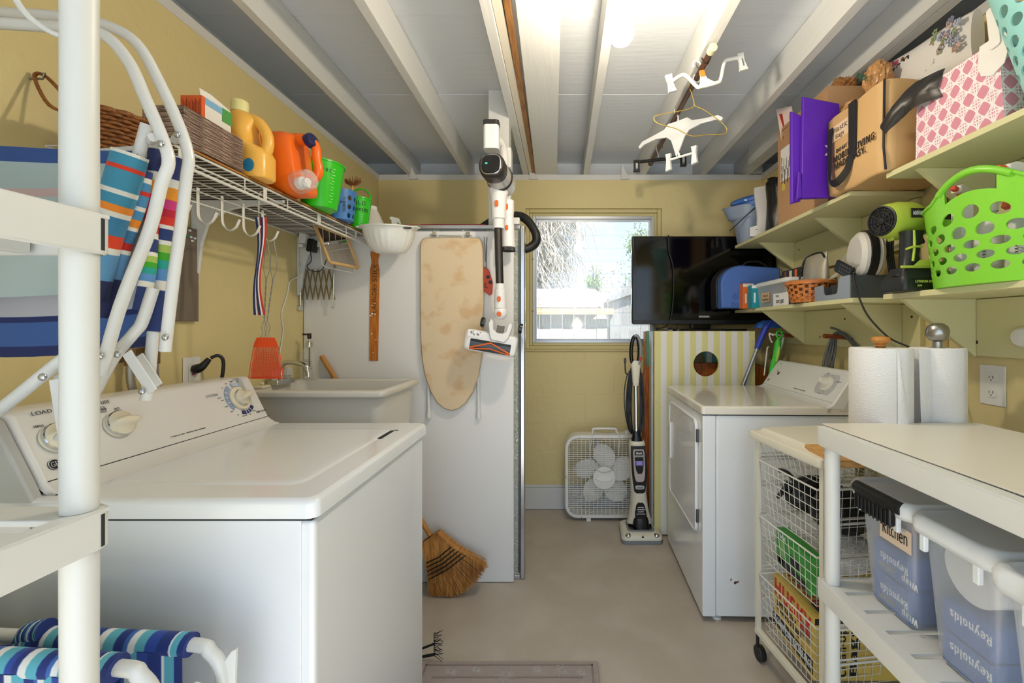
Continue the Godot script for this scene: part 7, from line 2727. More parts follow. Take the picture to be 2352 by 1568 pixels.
	for q in [[0.0, 0.0, 0.94], [0.006, 0.004, 0.98], [0.07, 0.008, 1.01], [0.16, 0.005, 1.0], [0.30, 0.0, 1.0]]:
		var ring := []
		for k in 4:
			for i in 8:
				var u := i / 8.0
				var cs := [Vector2(-0.145, -0.15), Vector2(0.145, -0.15), Vector2(0.145, 0.15), Vector2(-0.145, 0.15)]
				var p: Vector2 = cs[k].lerp(cs[(k + 1) % 4], u)
				var bul: float = sin(PI * u) * (q[1] + 0.004)
				var nr: Vector2 = [Vector2(0, -1), Vector2(1, 0), Vector2(0, 1), Vector2(-1, 0)][k]
				p = p * q[2] + nr * bul * (1.0 if not (k == 1) else 0.0)
				ring.append(V(1.208 + p.x, Y + q[0] + 0.004 * sin(u * 9), 1.585 - p.y))
		ring.reverse()
		ring.reverse()
		P.append(ring)
	b.grid(P, true)
	b.cap(P[0], Vector3.DOWN)
	put("body", b, tn, o)
	for q in [[1.0635, -1.435], [1.0635, -1.735]]:
		b = MB.new()
		b.tube([Vector3(q[0] + 0.003, Y + 0.004, q[1]), Vector3(q[0] - 0.004, Y + 0.08, q[1]), Vector3(q[0] - 0.001, Y + 0.30, q[1])], 0.0035, 6)
		put("piping", b, pen, o)
	var strap := func(pts: Array, w: float, mat: Material, nm: String, par: Node3D) -> void:
		var s := spline(pts, 6)
		var R := []
		for i in s.size():
			R.append([s[i] + Vector3(0, 0, w / 2), s[i] - Vector3(0, 0, w / 2)])
		var mb := MB.new()
		mb.slab(R, 0.002)
		put(nm, mb, mat, par)
	var wb := M("black webbing", "1c1a19", 0.7)
	var b2 := MB.new()
	b2.bb(V(1.046, 1.86, 1.555), V(1.0535, 2.062, 1.592), 0.001)
	put("strap", b2, wb, o)
	b2 = MB.new()
	var sl := spline([V(1.048, 1.87, 1.575), V(1.04, 1.82, 1.59), V(1.03, 1.79, 1.625), V(1.03, 1.80, 1.665), V(1.04, 1.85, 1.69), V(1.045, 1.95, 1.70), V(1.05, 2.02, 1.70)], 6)
	var R2 := []
	for i in sl.size():
		var T: Vector3 = (sl[mini(i + 1, sl.size() - 1)] - sl[maxi(i - 1, 0)]).normalized()
		var Wd := T.cross(Vector3(0.55, 0, 0.0) + Vector3(-0.2, 0.2, 0)).normalized() * 0.014
		R2.append([sl[i] + Vector3(-0.012, 0, 0), sl[i] + Vector3(0.012, 0, 0)] if false else [sl[i] - Wd, sl[i] + Wd])
	b2.slab(R2, 0.002)
	put("strap", b2, wb, o)
	b2 = MB.new()
	b2.box(V(1.0565, 1.995, 1.655), Vector3(0.0012, 0.06, 0.105), 0.0)
	var tp := put("name_tape", b2, M("tape cream", "e6c9a4", 0.5), o)
	words("Plastic", tp, pen, aisle(1.0555, 2.005, 1.655), 0.018, 0.085, false)
	words("Bags", tp, pen, aisle(1.0555, 1.979, 1.655), 0.016, 0.05, false)
	words("DOMETIC", o, pen, aisle(1.0545, 1.922, 1.625), 0.014, 0.10)
	words("MOBILE LIVING", o, M("tote print", "2a241c", 0.6), aisle(1.0505, 1.892, 1.575), 0.024, 0.22)
	words("MADE EASY.", o, mats["tote print"], aisle(1.0485, 1.862, 1.59), 0.024, 0.175)
	o = thing("plastic_bags", "crumpled tan plastic grocery bags bulging from the tan tote", "plastic bags", V(1.2, 2.03, 1.64))
	var fm := M("tan film", "c8945c", 0.3)
	fm.backlight_enabled = true
	fm.backlight = Color(0.4, 0.3, 0.2)
	crumple("bag", o, fm, V(1.145, 2.085, 1.685), Vector3(0.08, 0.055, 0.07), 14, 0.7)
	crumple("bag", o, fm, V(1.16, 2.16, 1.60), Vector3(0.055, 0.08, 0.07), 15, 0.65)
	words("recycle", o, M("green print", "1f5a3a", 0.5), aisle(1.098, 2.165, 1.595, -0.7), 0.02, 0.07)
	o = thing("white_film", "clump of clear white plastic film in the tan tote", "plastic film", V(1.25, 2.05, 1.5))
	var wf := M("white film", "e9e9ea", 0.2)
	wf.backlight_enabled = true
	wf.backlight = Color(0.5, 0.5, 0.5)
	crumple("film", o, wf, V(1.22, 2.05, 1.50), Vector3(0.09, 0.05, 0.06), 18, 0.4)
	o = thing("floral_bag", "white gift bag printed with flowers and butterflies lying above the tan tote", "gift bag", V(1.28, 2.1, 1.5))
	b = MB.new()
	P = []
	for i in 9:
		var ring := []
		var v := i / 8.0
		var th := 0.052 * pow(sin(PI * clampf(v * 0.92 + 0.04, 0, 1)), 0.5) + 0.003
		for p in oval(th, 0.082, 20, 2.4):
			ring.append(V(1.27 + p.x, lerpf(2.185, 2.135, v) + p.y * (1.0 + 0.05 * sin(v * 9)), lerpf(1.76, 1.33, v)))
		ring.reverse()
		P.append(ring)
	b.loft(P)
	put("pillow", b, M("gift paper", "e8e4de", 0.25), o)
	rng.seed = 77
	for k in 34:
		var near := pow(rng.randf(), 0.6)
		var d := lerpf(1.52, 1.345, near)
		var y := 2.155 + rng.randf_range(-0.045, 0.06)
		var col: String = ["9fa3b8", "c9a9a0", "8c9a6c", "b8b9c6", "7c7f95", "a58a6e"][k % 6]
		for pt in 5:
			b = MB.new()
			var a := TAU * pt / 5 + k
			b.ball(V(1.2245 - 0.001 * (pt % 2), y + sin(a) * 0.006, d + cos(a) * 0.006), Vector3(0.0012, 0.005, 0.005), 6)
			if pt == 0:
				for m in [1, 2, 3, 4]:
					var am: float = TAU * m / 5 + k
					b.ball(V(1.2245, y + sin(am) * 0.007, d + cos(am) * 0.007), Vector3(0.0012, 0.005, 0.005), 6)
				put("flower_print", b, M("flower " + col, col, 0.5), o)
	for q in [[1.60, 2.215, "d2566a"], [1.555, 2.2, "7a4a2a"], [1.64, 2.215, "d7788a"]]:
		b = MB.new()
		for s in [-1, 1]:
			b.ball(V(1.222, q[1] + 0.004 * s, q[0] + 0.009 * s), Vector3(0.0015, 0.012, 0.009), 8)
		put("butterfly_print", b, M("print " + q[2], q[2], 0.5), o)
	words("you", o, pen, aisle(1.2185, 2.185, 1.575, 0.1), 0.05, 0.10, false, "Droid Serif")
	# black plastic draped over the tote's end
	b = MB.new()
	P = []
	for i in 9:
		var row := []
		for j in 9:
			var u := j / 8.0
			var v := i / 8.0
			var hi := V(1.053, 1.935, 1.41).lerp(V(1.11, 1.99, 1.25), u) + Vector3(0, 0.028 * sin(PI * u), 0)
			var lo := V(1.045, 1.865, 1.41).lerp(V(1.085, 1.905, 1.25), u) + Vector3(0, 0.022 * sin(PI * u), 0)
			row.append(hi.lerp(lo, v) + Vector3(-0.016 * sin(PI * v) + 0.005 * sin(u * 11 + v * 4), 0, 0.006 * sin(v * 9 + u * 5)))
		P.append(row)
	b.slab(P, 0.003)
	tag(put("black_plastic", b, M("black film", "26221f", 0.38)), "black plastic bag draped between the tan tote and the pink tote", "plastic bag")
	# pink tote with ring pattern
	o = thing("pink_tote", "pink woven tote with white interlocking rings on the upper shelf", "tote bag", V(1.19, Y, 1.2))
	var pm := M("pink ring print", "ffffff", 0.8)
	var im := Image.create(256, 192, false, Image.FORMAT_RGB8)
	for y in 192:
		for x in 256:
			var c := Color("cf8094").lerp(Color("d99aa6"), 0.5 + 0.5 * sin(x * 2.6) * sin(y * 2.6))
			for gx in range(-1, 5):
				for gy in range(-1, 4):
					for of in 4:
						var rr := Vector2(x - (gx + (of % 2) * 0.5) * 84.0, y - (gy + (of / 2) * 0.5) * 84.0).length()
						if absf(rr - 46.0) < 1.9:
							c = Color("ece6e4")
			im.set_pixel(x, y, c)
	pm.albedo_texture = ImageTexture.create_from_image(im)
	b = MB.new()
	for q in [[1.092, 1.075, 1.345, true], [1.30, 1.075, 1.345, true]]:
		b.face([V(q[0], Y + 0.001, q[2]), V(q[0], Y + 0.001, q[1]), V(q[0] - 0.004, 1.965, q[1] + 0.01), V(q[0] - 0.004, 1.965, q[2] - 0.01)], Vector3(-1, 0, 0), [], [Vector2(0, 1), Vector2(1.1, 1), Vector2(1.1, 0), Vector2(0, 0)])
	for d in [1.075, 1.345]:
		var e := 0.01 if d < 1.2 else -0.01
		b.face([V(1.092, Y + 0.001, d), V(1.30, Y + 0.001, d), V(1.30, 1.965, d + e), V(1.088, 1.965, d + e)], Vector3(0, 0, 1 if d < 1.2 else -1), [], [Vector2(0, 1), Vector2(0.8, 1), Vector2(0.8, 0), Vector2(0, 0)])
	b.face([V(1.092, Y + 0.001, 1.075), V(1.30, Y + 0.001, 1.075), V(1.30, Y + 0.001, 1.345), V(1.092, Y + 0.001, 1.345)], Vector3.DOWN)
	put("body", b, pm, o)
	b = MB.new()
	b.prism([Vector2(-0.034, 0.05), Vector2(-0.04, 0.0), Vector2(-0.03, -0.03), Vector2(0.0, -0.045), Vector2(0.03, -0.03), Vector2(0.04, 0.0), Vector2(0.034, 0.05)], 0.0, 0.003, aisle(1.0895, 1.925, 1.10), 0.001)
	b.prism(rrect(0.028, 0.11, 0.008), 0.003, 0.007, aisle(1.0895, 2.0, 1.095, 0.1), 0.002)
	put("handle_patch", b, M("leather white", "ebe7e2", 0.4), o)
	# aqua basket
	basket(thing("aqua_basket", "aqua plastic basket with oval holes at the near end of the upper shelf", "basket", V(1.17, Y, 0.93)), V(1.17, Y, 0.93), Vector2(0.13, 0.11), Vector2(0.22, 0.17), 0.3, M("aqua plastic", "9bd9d2", 0.4), 18, 5, 0.3)


func basket(o: Node3D, c: Vector3, r0: Vector2, r1: Vector2, h: float, mat: Material, cols: int, rows: int, top: float, handle := false) -> void:
	var at := func(u: float, v: float) -> Vector3:
		var r := r0.lerp(r1, v)
		var lift := 0.0
		if handle:
			var a := absf(wrapf(u + PI / 2 - 0.15, -PI, PI))
			lift = (0.012 * cos(a) + 0.055 * pow(maxf(0.0, cos(minf(a * 2.6, PI / 2))), 1.2)) * clampf((v - 0.55) / 0.45, 0.0, 1.0)
		return c + Vector3(sin(u) * r.x, v * h + lift, cos(u) * r.y)
	var b := MB.new()
	var du := TAU / cols
	var v0 := 0.12
	var dv := (1.0 - top - v0) / rows
	for rw in rows:
		for k in cols:
			var u := (k + 0.5 * (rw % 2)) * du
			b.holed(Rect2(u, v0 + rw * dv, du, dv), Vector2(u + du / 2, v0 + (rw + 0.5) * dv), Vector2(du * 0.33, dv * 0.36), at, 0.0035, 14)
	for band in [[0.0, v0, 2], [1.0 - top, 1.0, 6]]:
		var P := []
		for i in band[2] + 1:
			var ring := []
			for k in 72:
				ring.append(at.call(TAU * k / 72, lerpf(band[0], band[1], i / float(band[2]))))
			P.append(ring)
		if handle and band[1] == 1.0:   # the grip opening
			for i in band[2]:
				for k in 72:
					var u := TAU * (k + 0.5) / 72
					var a := absf(wrapf(u + PI / 2 - 0.15, -PI, PI))
					if a < 0.32 and i in [2, 3, 4]:
						continue
					var j := (k + 1) % 72
					var nn: Vector3 = (P[i][k] - c) * Vector3(1, 0, 1)
					b.face([P[i][k], P[i][j], P[i + 1][j], P[i + 1][k]], nn)
					var t := nn.normalized() * 0.0035
					b.face([P[i][k] - t, P[i][j] - t, P[i + 1][j] - t, P[i + 1][k] - t], -nn)
		else:
			b.grid(P, true)
		if band[1] == 1.0:
			var rim := []
			for p in P[-1]:
				rim.append(p)
			b.tube(rim, 0.005, 6, false, true)
	var bot := []
	for k in 36:
		bot.append(at.call(TAU * k / 36, 0.0))
	b.cap(bot, Vector3.DOWN)
	put("tub", b, mat, o)
	if handle:
		b = MB.new()
		var arc := []
		for k in 25:
			var u := -PI / 2 + 0.15 + lerpf(-0.42, 0.42, k / 24.0)
			arc.append(at.call(u, 0.985))
		b.tube(arc, 0.009, 8)
		put("handle", b, mat, o)


func lower_goods() -> void:
	var Y := 1.357
	var pen := M("marker ink", "1b1b22", 0.6)
	var blk := M("plug black", "141414", 0.4)
	var white := M("card white", "ecebe6", 0.6)
	# blue ball case
	var o := thing("ball_case", "blue zip case embossed with balls standing at the far end of the lower shelf", "case", V(1.1, Y, 2.62))
	var b := MB.new()
	var sh := [Vector2(0.94, 1.36), Vector2(1.29, 1.36), Vector2(1.29, 1.60)]
	for k in 9:
		var a := PI / 2 + PI / 2 * k / 8
		sh.append(Vector2(1.06 + cos(a) * 0.125, 1.50 + sin(a) * 0.115))
	b.prism(sh, -2.635, -2.565, Transform3D(), 0.012)
	put("front_shell", b, M("case blue", "4a6fb8", 0.55), o)
	b = MB.new()
	var bk := []
	for p in sh:
		bk.append(Vector2(1.115 + (p.x - 1.115) * 1.05, 1.358 + (p.y - 1.358) * 1.035))
	b.prism(bk, -2.73, -2.636, Transform3D(), 0.012)
	put("back_shell", b, M("case black", "151517", 0.55), o)
	b = MB.new()
	b.tube(spline([V(1.10, 1.62, 2.66), V(1.13, 1.645, 2.66), V(1.20, 1.648, 2.66), V(1.25, 1.62, 2.66)], 5), 0.007, 8)
	put("handle", b, mats["case black"], o)
	words("Bocce", o, M("embossed blue", "3a5a9c", 0.5), at_pos(V(1.045, 1.385, 2.564)), 0.022, 0.105, false, "Droid Serif")
	for q in [[1.02, 1.43], [1.055, 1.465]]:
		for k in 6:
			b = MB.new()
			var a := TAU * k / 6
			b.tube([V(q[0] + cos(a) * 0.006, q[1] + sin(a) * 0.006, 2.564), V(q[0] + cos(a + 0.5) * 0.017, q[1] + sin(a + 0.5) * 0.017, 2.564), V(q[0] + cos(a + 1.05) * 0.017, q[1] + sin(a + 1.05) * 0.017, 2.564)], 0.0016, 5)
			put("embossed_ball", b, mats["embossed blue"], o)
	# small cartons
	for q in [["carton", "slim orange and white carton standing beside the blue ball case", 1.045, 1.078, 0.145, 2.515, "e0702a", "e9d9c8"], ["carton", "slim teal carton with white picture beside the clear tub", 1.062, 1.10, 0.128, 2.44, "1f8fa0", "e6efee"]]:
		o = thing(q[0], q[1], "carton", V(q[2], Y, q[5]))
		b = MB.new()
		b.bb(V(q[2], Y, q[5]), V(q[3] + 0.03, Y + q[4], q[5] + 0.05), 0.001)
		put("box", b, M("carton " + q[6], q[6], 0.45), o)
		b = MB.new()
		b.bb(V(q[2] + 0.001, Y + q[4] * 0.86, q[5] - 0.001), V(q[3] + 0.029, Y + q[4] * 0.99, q[5]), 0.0)
		b.bb(V(q[2] + 0.012, Y + 0.03, q[5] - 0.001), V(q[2] + 0.022, Y + 0.085, q[5]), 0.0)
		put("print", b, M("carton " + q[7], q[7], 0.5), o)
	# clear tub with a white lid
	o = thing("clear_tub", "clear plastic tub with white lid and handwritten label on the lower shelf", "tub", V(1.20, Y, 2.2))
	b = MB.new()
	b.loft([ring_y(rrect(0.20, 0.33, 0.03), Y + 0.001, V(1.205, 0, 2.295)), ring_y(rrect(0.225, 0.35, 0.03), Y + 0.115, V(1.208, 0, 2.295))], true, false)
	put("body", b, M("frosted plastic", "dfe3e4", 0.22, 0.0, 0.4), o)
	b = MB.new()
	b.loft([ring_y(rrect(0.24, 0.365, 0.03), Y + 0.113, V(1.208, 0, 2.295)), ring_y(rrect(0.25, 0.375, 0.03), Y + 0.118, V(1.208, 0, 2.295)), ring_y(rrect(0.25, 0.375, 0.03), Y + 0.128, V(1.208, 0, 2.295)), ring_y(rrect(0.22, 0.345, 0.03), Y + 0.137, V(1.208, 0, 2.295))])
	put("lid", b, M("lid white", "e9e9e6", 0.35), o)
	b = MB.new()
	b.box(V(1.0935, Y + 0.052, 2.34), Vector3(0.001, 0.05, 0.085), 0.0)
	var lb := put("label", b, M("kraft label", "d6b48c", 0.6), o)
	words("Insect", lb, pen, aisle(1.0925, Y + 0.06, 2.34), 0.014, 0.06, false, "Droid Serif")
	words("Repellent", lb, pen, aisle(1.0925, Y + 0.04, 2.34), 0.012, 0.07, false, "Droid Serif")
	b = MB.new()
	b.bb(V(1.125, Y + 0.004, 2.15), V(1.25, Y + 0.09, 2.44), 0.004)
	put("contents", b, M("tub contents", "8d949a", 0.6), o)
	o = thing("vinyl_gloves_box", "white box lettered DOJE in bold beside the woven basket", "box", V(1.09, Y, 2.08))
	b = MB.new()
	b.bb(V(1.0885, Y, 2.10), V(1.0935, Y + 0.062, 2.245), 0.0008)
	put("panel", b, white, o)
	words("DOJE", o, pen, aisle(1.0878, Y + 0.02, 2.175), 0.016, 0.075)
	words("VYL", o, pen, aisle(1.0878, Y + 0.047, 2.20), 0.010, 0.035)
	o = thing("tool_carton", "orange and black printed tool carton lying on the white tub lid", "carton", V(1.22, Y + 0.137, 2.1))
	b = MB.new()
	b.bb(V(1.16, Y + 0.1375, 2.12), V(1.30, Y + 0.185, 2.3), 0.001)
	put("box", b, M("carton dark", "33302e", 0.5), o)
	for q in [[2.16, 0.02, "e8762c"], [2.21, 0.025, "d9d4cc"], [2.26, 0.016, "8f5a34"]]:
		b = MB.new()
		b.box(V(1.1595, Y + 0.16, q[0]), Vector3(0.001, 0.036, q[1]), 0.0)
		put("print", b, M("carton " + q[2], q[2], 0.5), o)
	# woven basket
	o = thing("woven_basket", "small honey-coloured woven splint basket on the lower shelf", "basket", V(1.165, Y, 1.97))
	var wk := wood("splint", "d98a44", "b0622a", 0)
	b = MB.new()
	b.lathe([Vector2(0, 0.002), Vector2(0.072, 0.002), Vector2(0.098, 0.09)], 28, at_pos(V(1.14, Y, 2.0)))
	put("lining", b, M("dark wicker", "5a3414", 0.7), o)
	for row in 7:
		b = MB.new()
		var P := []
		for i in 2:
			var ring := []
			for k in 72:
				var a := TAU * k / 72
				var r := 0.076 + (row + i) * 0.0033 + 0.0028 * (1 if (k / 3 + row) % 2 else -1)
				ring.append(V(1.14 + sin(a) * r, Y + 0.004 + (row + i * 0.93) * 0.0125, 2.0 - cos(a) * r))
			P.append(ring)
		b.grid(P, true)
		put("weave", b, wk, o)
	for k in 24:
		b = MB.new()
		var a := TAU * k / 24
		var c := V(1.14, Y, 2.0)
		b.bar(c + Vector3(sin(a) * 0.0765, 0.002, cos(a) * 0.0765), c + Vector3(sin(a) * 0.1, 0.088, cos(a) * 0.1), 0.009, 0.0012, 0.0, Vector3(sin(a), 0, cos(a)))
		put("stake", b, wk, o)
	b = MB.new()
	b.lathe([Vector2(0.098, 0.084), Vector2(0.106, 0.084), Vector2(0.107, 0.098), Vector2(0.101, 0.101), Vector2(0.096, 0.097)], 36, at_pos(V(1.14, Y, 2.0)))
	put("rim", b, wk, o)
	o = thing("mesh_pouch", "silvery ribbed pouch with black zip sitting in the woven basket", "pouch", V(1.2, Y + 0.02, 1.97))
	b = MB.new()
	var P := []
	for q in [[0.0, 0.03], [0.05, 0.04], [0.14, 0.032], [0.195, 0.014], [0.205, 0.004]]:
		var ring := []
		for k in 56:
			var a := TAU * k / 56
			ring.append(V(1.165 + sin(a) * q[1], Y + 0.02 + q[0], 2.0 - cos(a) * 0.085 * (1.0 + 0.006 * (k % 2))))
		P.append(ring)
	b.loft(P)
	put("pouch", b, M("pouch silver", "b4ad9c", 0.35, 0.4), o)
	b = MB.new()
	b.tube(spline([V(1.14, Y + 0.12, 2.09), V(1.155, Y + 0.205, 2.075), V(1.16, Y + 0.226, 2.02), V(1.16, Y + 0.224, 1.95), V(1.15, Y + 0.20, 1.91)], 5), 0.0045, 6)
	put("zip", b, blk, o)
	o = thing("zip_bag", "clear zip bag with blue seal holding a black remote on the lower shelf", "bag", V(1.2, Y + 0.09, 1.76))
	b = MB.new()
	P = []
	for i in 7:
		var row := []
		for j in 7:
			row.append(V(1.135 + 0.01 * sin(i * 1.3 + j) + i * 0.018, 1.45 + i * 0.0265 + j * 0.006, 1.86 - j * 0.034 - 0.004 * i))
		P.append(row)
	b.slab(P, 0.002)
	put("film", b, M("zip film", "d9d6d2", 0.15, 0.0, 0.3), o)
	for q in [[0.0, "4d68b0", 0.012], [-0.018, "c23fae", 0.0035], [-0.026, "7a58b8", 0.0035]]:
		b = MB.new()
		b.bar(V(1.236, 1.607 + q[0], 1.84), V(1.246, 1.645 + q[0], 1.63), 0.002, q[2], 0.0)
		put("seal", b, M("seal " + q[1], q[1], 0.4), o)
	o = thing("remote_control", "black remote control propped in the grey tray", "remote", V(1.14, 1.45, 1.75))
	b = MB.new()
	var RX := aisle(1.125, 1.478, 1.745, -0.45)
	b.X = RX
	b.prism(rrect(0.115, 0.05, 0.01), -0.012, 0.0, Transform3D(), 0.003)
	put("case", b, blk, o)
	for k in 15:
		b = MB.new()
		b.X = RX
		b.ball(Vector3(-0.02 + (k % 5) * 0.015, 0.014 - (k / 5) * 0.014, 0), Vector3(0.004, 0.004, 0.0015), 8)
		put("button", b, M("button grey", "55585a", 0.5), o)
	# grey tray dock
	o = thing("grey_tray", "silver-grey plastic tray with cut-out front at the end of the lower shelf", "tray", V(1.2, Y, 1.78))
	b = MB.new()
	b.prism([Vector2(-0.115, 0.0), Vector2(0.115, 0.0), Vector2(0.115, 0.088), Vector2(0.06, 0.088), Vector2(0.045, 0.07), Vector2(0.04, 0.03), Vector2(0.03, 0.022), Vector2(-0.04, 0.022), Vector2(-0.052, 0.032), Vector2(-0.056, 0.066), Vector2(-0.115, 0.062)], -0.006, 0.0, aisle(1.09, Y, 1.765), 0.001)
	put("front", b, M("tray silver", "a3a7aa", 0.35, 0.5), o)
	b = MB.new()
	b.bb(V(1.096, Y, 1.65), V(1.31, Y + 0.088, 1.656), 0.001)
	b.bb(V(1.096, Y, 1.874), V(1.31, Y + 0.062, 1.88), 0.001)
	b.bb(V(1.304, Y, 1.656), V(1.31, Y + 0.088, 1.874), 0.001)
	b.bb(V(1.096, Y, 1.656), V(1.304, Y + 0.005, 1.874), 0.0)
	b.bb(V(1.16, Y + 0.005, 1.66), V(1.30, Y + 0.07, 1.89), 0.004)
	put("sides", b, M("tray dark grey", "4c5052", 0.45), o)
	b = MB.new()
	b.tube(spline([V(1.15, 1.452, 1.72), V(1.13, 1.455, 1.68), V(1.10, 1.45, 1.645), V(1.093, 1.41, 1.625), V(1.105, 1.34, 1.61), V(1.13, 1.28, 1.60), V(1.17, 1.21, 1.56), V(1.21, 1.178, 1.52), V(1.235, 1.16, 1.50), V(1.26, 1.11, 1.47), V(1.29, 0.98, 1.44), V(1.25, 0.93, 1.40)], 6), 0.0032, 6)
	tag(put("charging_cable", b, M("tv cord", "26231f", 0.5)), "thin black cable trailing from the grey tray down behind the paper towels", "cable")
	# white appliance standing on edge
	o = thing("waffle_iron", "white and black round appliance standing on edge behind the leaf blower", "appliance", V(1.2, Y + 0.07, 1.7))
	b = MB.new()
	var WX := Transform3D(Basis(Vector3.UP, -0.25) * Basis(Vector3(0, 0, 1), PI / 2), V(1.185, Y + 0.17, 1.70))
	b.lathe([Vector2(0, -0.04), Vector2(0.075, -0.04), Vector2(0.09, -0.026), Vector2(0.092, 0.0), Vector2(0.09, 0.026), Vector2(0.075, 0.04), Vector2(0, 0.04)], 36, WX)
	put("body", b, M("appliance shell white", "dedbd4", 0.3), o)
	b = MB.new()
	b.lathe([Vector2(0.086, -0.016), Vector2(0.0965, -0.013), Vector2(0.0965, 0.013), Vector2(0.086, 0.016)], 40, WX)
	put("rim", b, blk, o)
	b = MB.new()
	for k in 4:
		b.tube(spline([V(1.235 + k * 0.007, Y + 0.09, 1.64), V(1.225 + k * 0.007, Y + 0.16, 1.64), V(1.23 + k * 0.007, Y + 0.22, 1.645), V(1.25 + k * 0.008, Y + 0.25, 1.65), V(1.275, Y + 0.22, 1.64), V(1.27, Y + 0.1, 1.64)], 5), 0.004, 6)
	put("cord", b, blk, o)
	# leaf blower
	o = thing("leaf_blower", "lime green and black cordless blower standing on its battery on the near lower shelf", "leaf blower", V(1.12, Y, 1.38))
	var lime := M("blower lime", "b4c648", 0.4)
	var bb := M("blower black", "1b1c1d", 0.45)
	var ax := Vector3(0.966, 0.06, -0.26).normalized()
	var rt := ax.cross(Vector3.UP).normalized()
	var BX := Transform3D(Basis(rt, ax, rt.cross(ax)), V(1.035, 1.588, 1.405))
	b = MB.new()
	b.lathe([Vector2(0.047, -0.004), Vector2(0.05, 0.0), Vector2(0.052, 0.012), Vector2(0.055, 0.016), Vector2(0.057, 0.04), Vector2(0.061, 0.05), Vector2(0.061, 0.10), Vector2(0.057, 0.118), Vector2(0.05, 0.13), Vector2(0, 0.13)], 32, BX)
	b.box(BX * Vector3(0, 0.03, -0.057), Vector3(0.012, 0.016, 0.02), 0.003)
	put("body", b, lime, o)
	b = MB.new()
	b.lathe([Vector2(0.044, 0.002), Vector2(0.048, -0.002), Vector2(0.048, -0.006), Vector2(0.044, -0.008), Vector2(0.042, -0.002), Vector2(0, -0.001)], 32, BX)
	for k in 10:
		var a := TAU * k / 10
		b.rod(BX * Vector3(cos(a) * 0.012, -0.004, sin(a) * 0.012), BX * Vector3(cos(a) * 0.045, -0.004, sin(a) * 0.045), 0.0016, 5)
	for r in [0.014, 0.026, 0.036]:
		var rg := []
		for k in 24:
			var a := TAU * k / 24
			rg.append(BX * Vector3(cos(a) * r, -0.004, sin(a) * r))
		b.tube(rg, 0.0014, 5, false, true)
	b.lathe([Vector2(0.012, -0.003), Vector2(0.01, -0.008), Vector2(0, -0.009)], 16, BX)
	put("intake_grille", b, bb, o)
	b = MB.new()
	b.lathe([Vector2(0.05, 0.125), Vector2(0.046, 0.135), Vector2(0.044, 0.17), Vector2(0.036, 0.30), Vector2(0, 0.30)], 28, BX)
	put("nozzle", b, bb, o)
	b = MB.new()
	b.box(BX * Vector3(0.0605, 0.075, 0.012), Vector3(0.002, 0.07, 0.03), 0.0, BX.basis)
	var nb := put("name_badge", b, bb, o)
	words("VUQUESEN", nb, M("label white", "eceef2", 0.5), Transform3D(Basis(ax, rt.cross(ax) * -1.0, rt), BX * Vector3(0.0618, 0.075, 0.012)), 0.012, 0.058)
	b = MB.new()
	P = []
	for q in [[1.405, 0.0, 0.05, 0.03], [1.43, 0.0, 0.03, 0.022], [1.47, 0.0, 0.024, 0.019], [1.51, 0.002, 0.026, 0.02], [1.545, 0.006, 0.034, 0.024]]:
		P.append(ring_y(oval(q[2], q[3], 20, 2.6), q[0], V(1.09 + q[1], 0, 1.365)))
	b.loft(P)
	b.box(V(1.125, 1.522, 1.365), Vector3(0.012, 0.032, 0.016), 0.004, Basis(Vector3(0, 0, 1), 0.4))
	put("grip", b, bb, o)
	b = MB.new()
	b.tube(spline([V(1.085, 1.545, 1.343), V(1.088, 1.50, 1.344), V(1.083, 1.45, 1.344)], 4), 0.004, 6)
	b.tube(spline([V(1.065, 1.487, 1.349), V(1.085, 1.494, 1.343), V(1.112, 1.495, 1.346)], 4), 0.004, 6)
	b.box(V(1.09, 1.431, 1.337), Vector3(0.1, 0.008, 0.008), 0.002)
	b.prism([Vector2(-0.04, 0), Vector2(0.045, 0.004), Vector2(0.03, 0.02), Vector2(-0.02, 0.018)], 0, 0.002, at_pos(V(1.11, 1.432, 1.328)), 0.0)
	put("trim_strip", b, lime, o)
	b = MB.new()
	P = []
	for q in [[1.3575, 0.130, 0.10], [1.362, 0.136, 0.106], [1.395, 0.136, 0.106], [1.405, 0.12, 0.09], [1.43, 0.10, 0.07]]:
		P.append(ring_y(rrect(q[1], q[2], 0.014), q[0], V(1.105, 0, 1.375)))
	b.loft(P)
	put("battery", b, bb, o)
	b = MB.new()
	b.prism(rrect(0.094, 0.03, 0.004), 0, 0.0008, at_pos(V(1.115, 1.379, 1.3217)))
	var bl := put("battery_label", b, M("label black", "0e0f10", 0.4), o)
	words("LITHIUM BATTERIES", bl, M("label lime", "c8d25a", 0.5), at_pos(V(1.115, 1.385, 1.3207)), 0.0075, 0.086)
	words("21V", bl, mats["label lime"], at_pos(V(1.085, 1.372, 1.3207)), 0.0055, 0.014)
	words("UN38.3", bl, mats["label lime"], at_pos(V(1.142, 1.372, 1.3207)), 0.0055, 0.026)
	# green basket and the bottles in it
	o = thing("green_basket", "bright green plastic basket with oval holes and arched grip on the near lower shelf", "basket", V(1.215, Y, 1.16))
	var gm := M("basket green", "86d23a", 0.35)
	basket(o, V(1.195, Y, 1.15), Vector2(0.14, 0.19), Vector2(0.155, 0.22), 0.225, gm, 20, 5, 0.22, true)
	var sp := [[1.17, 1.27, 0.028, "e6e3dc", "white spray bottle with red trigger in the far end of the green basket", true], [1.15, 1.09, 0.03, "e9e6df", "white cleaner bottle with orange trigger in the middle of the green basket", true], [1.16, 1.18, 0.034, "efece6", "white bottle with printed back label standing in the green basket", false], [1.14, 1.01, 0.03, "1c7f7c", "teal bottle with white collar in the near end of the green basket", false], [1.26, 1.20, 0.034, "d9d7d0", "pale round bottle behind the others in the green basket", false]]
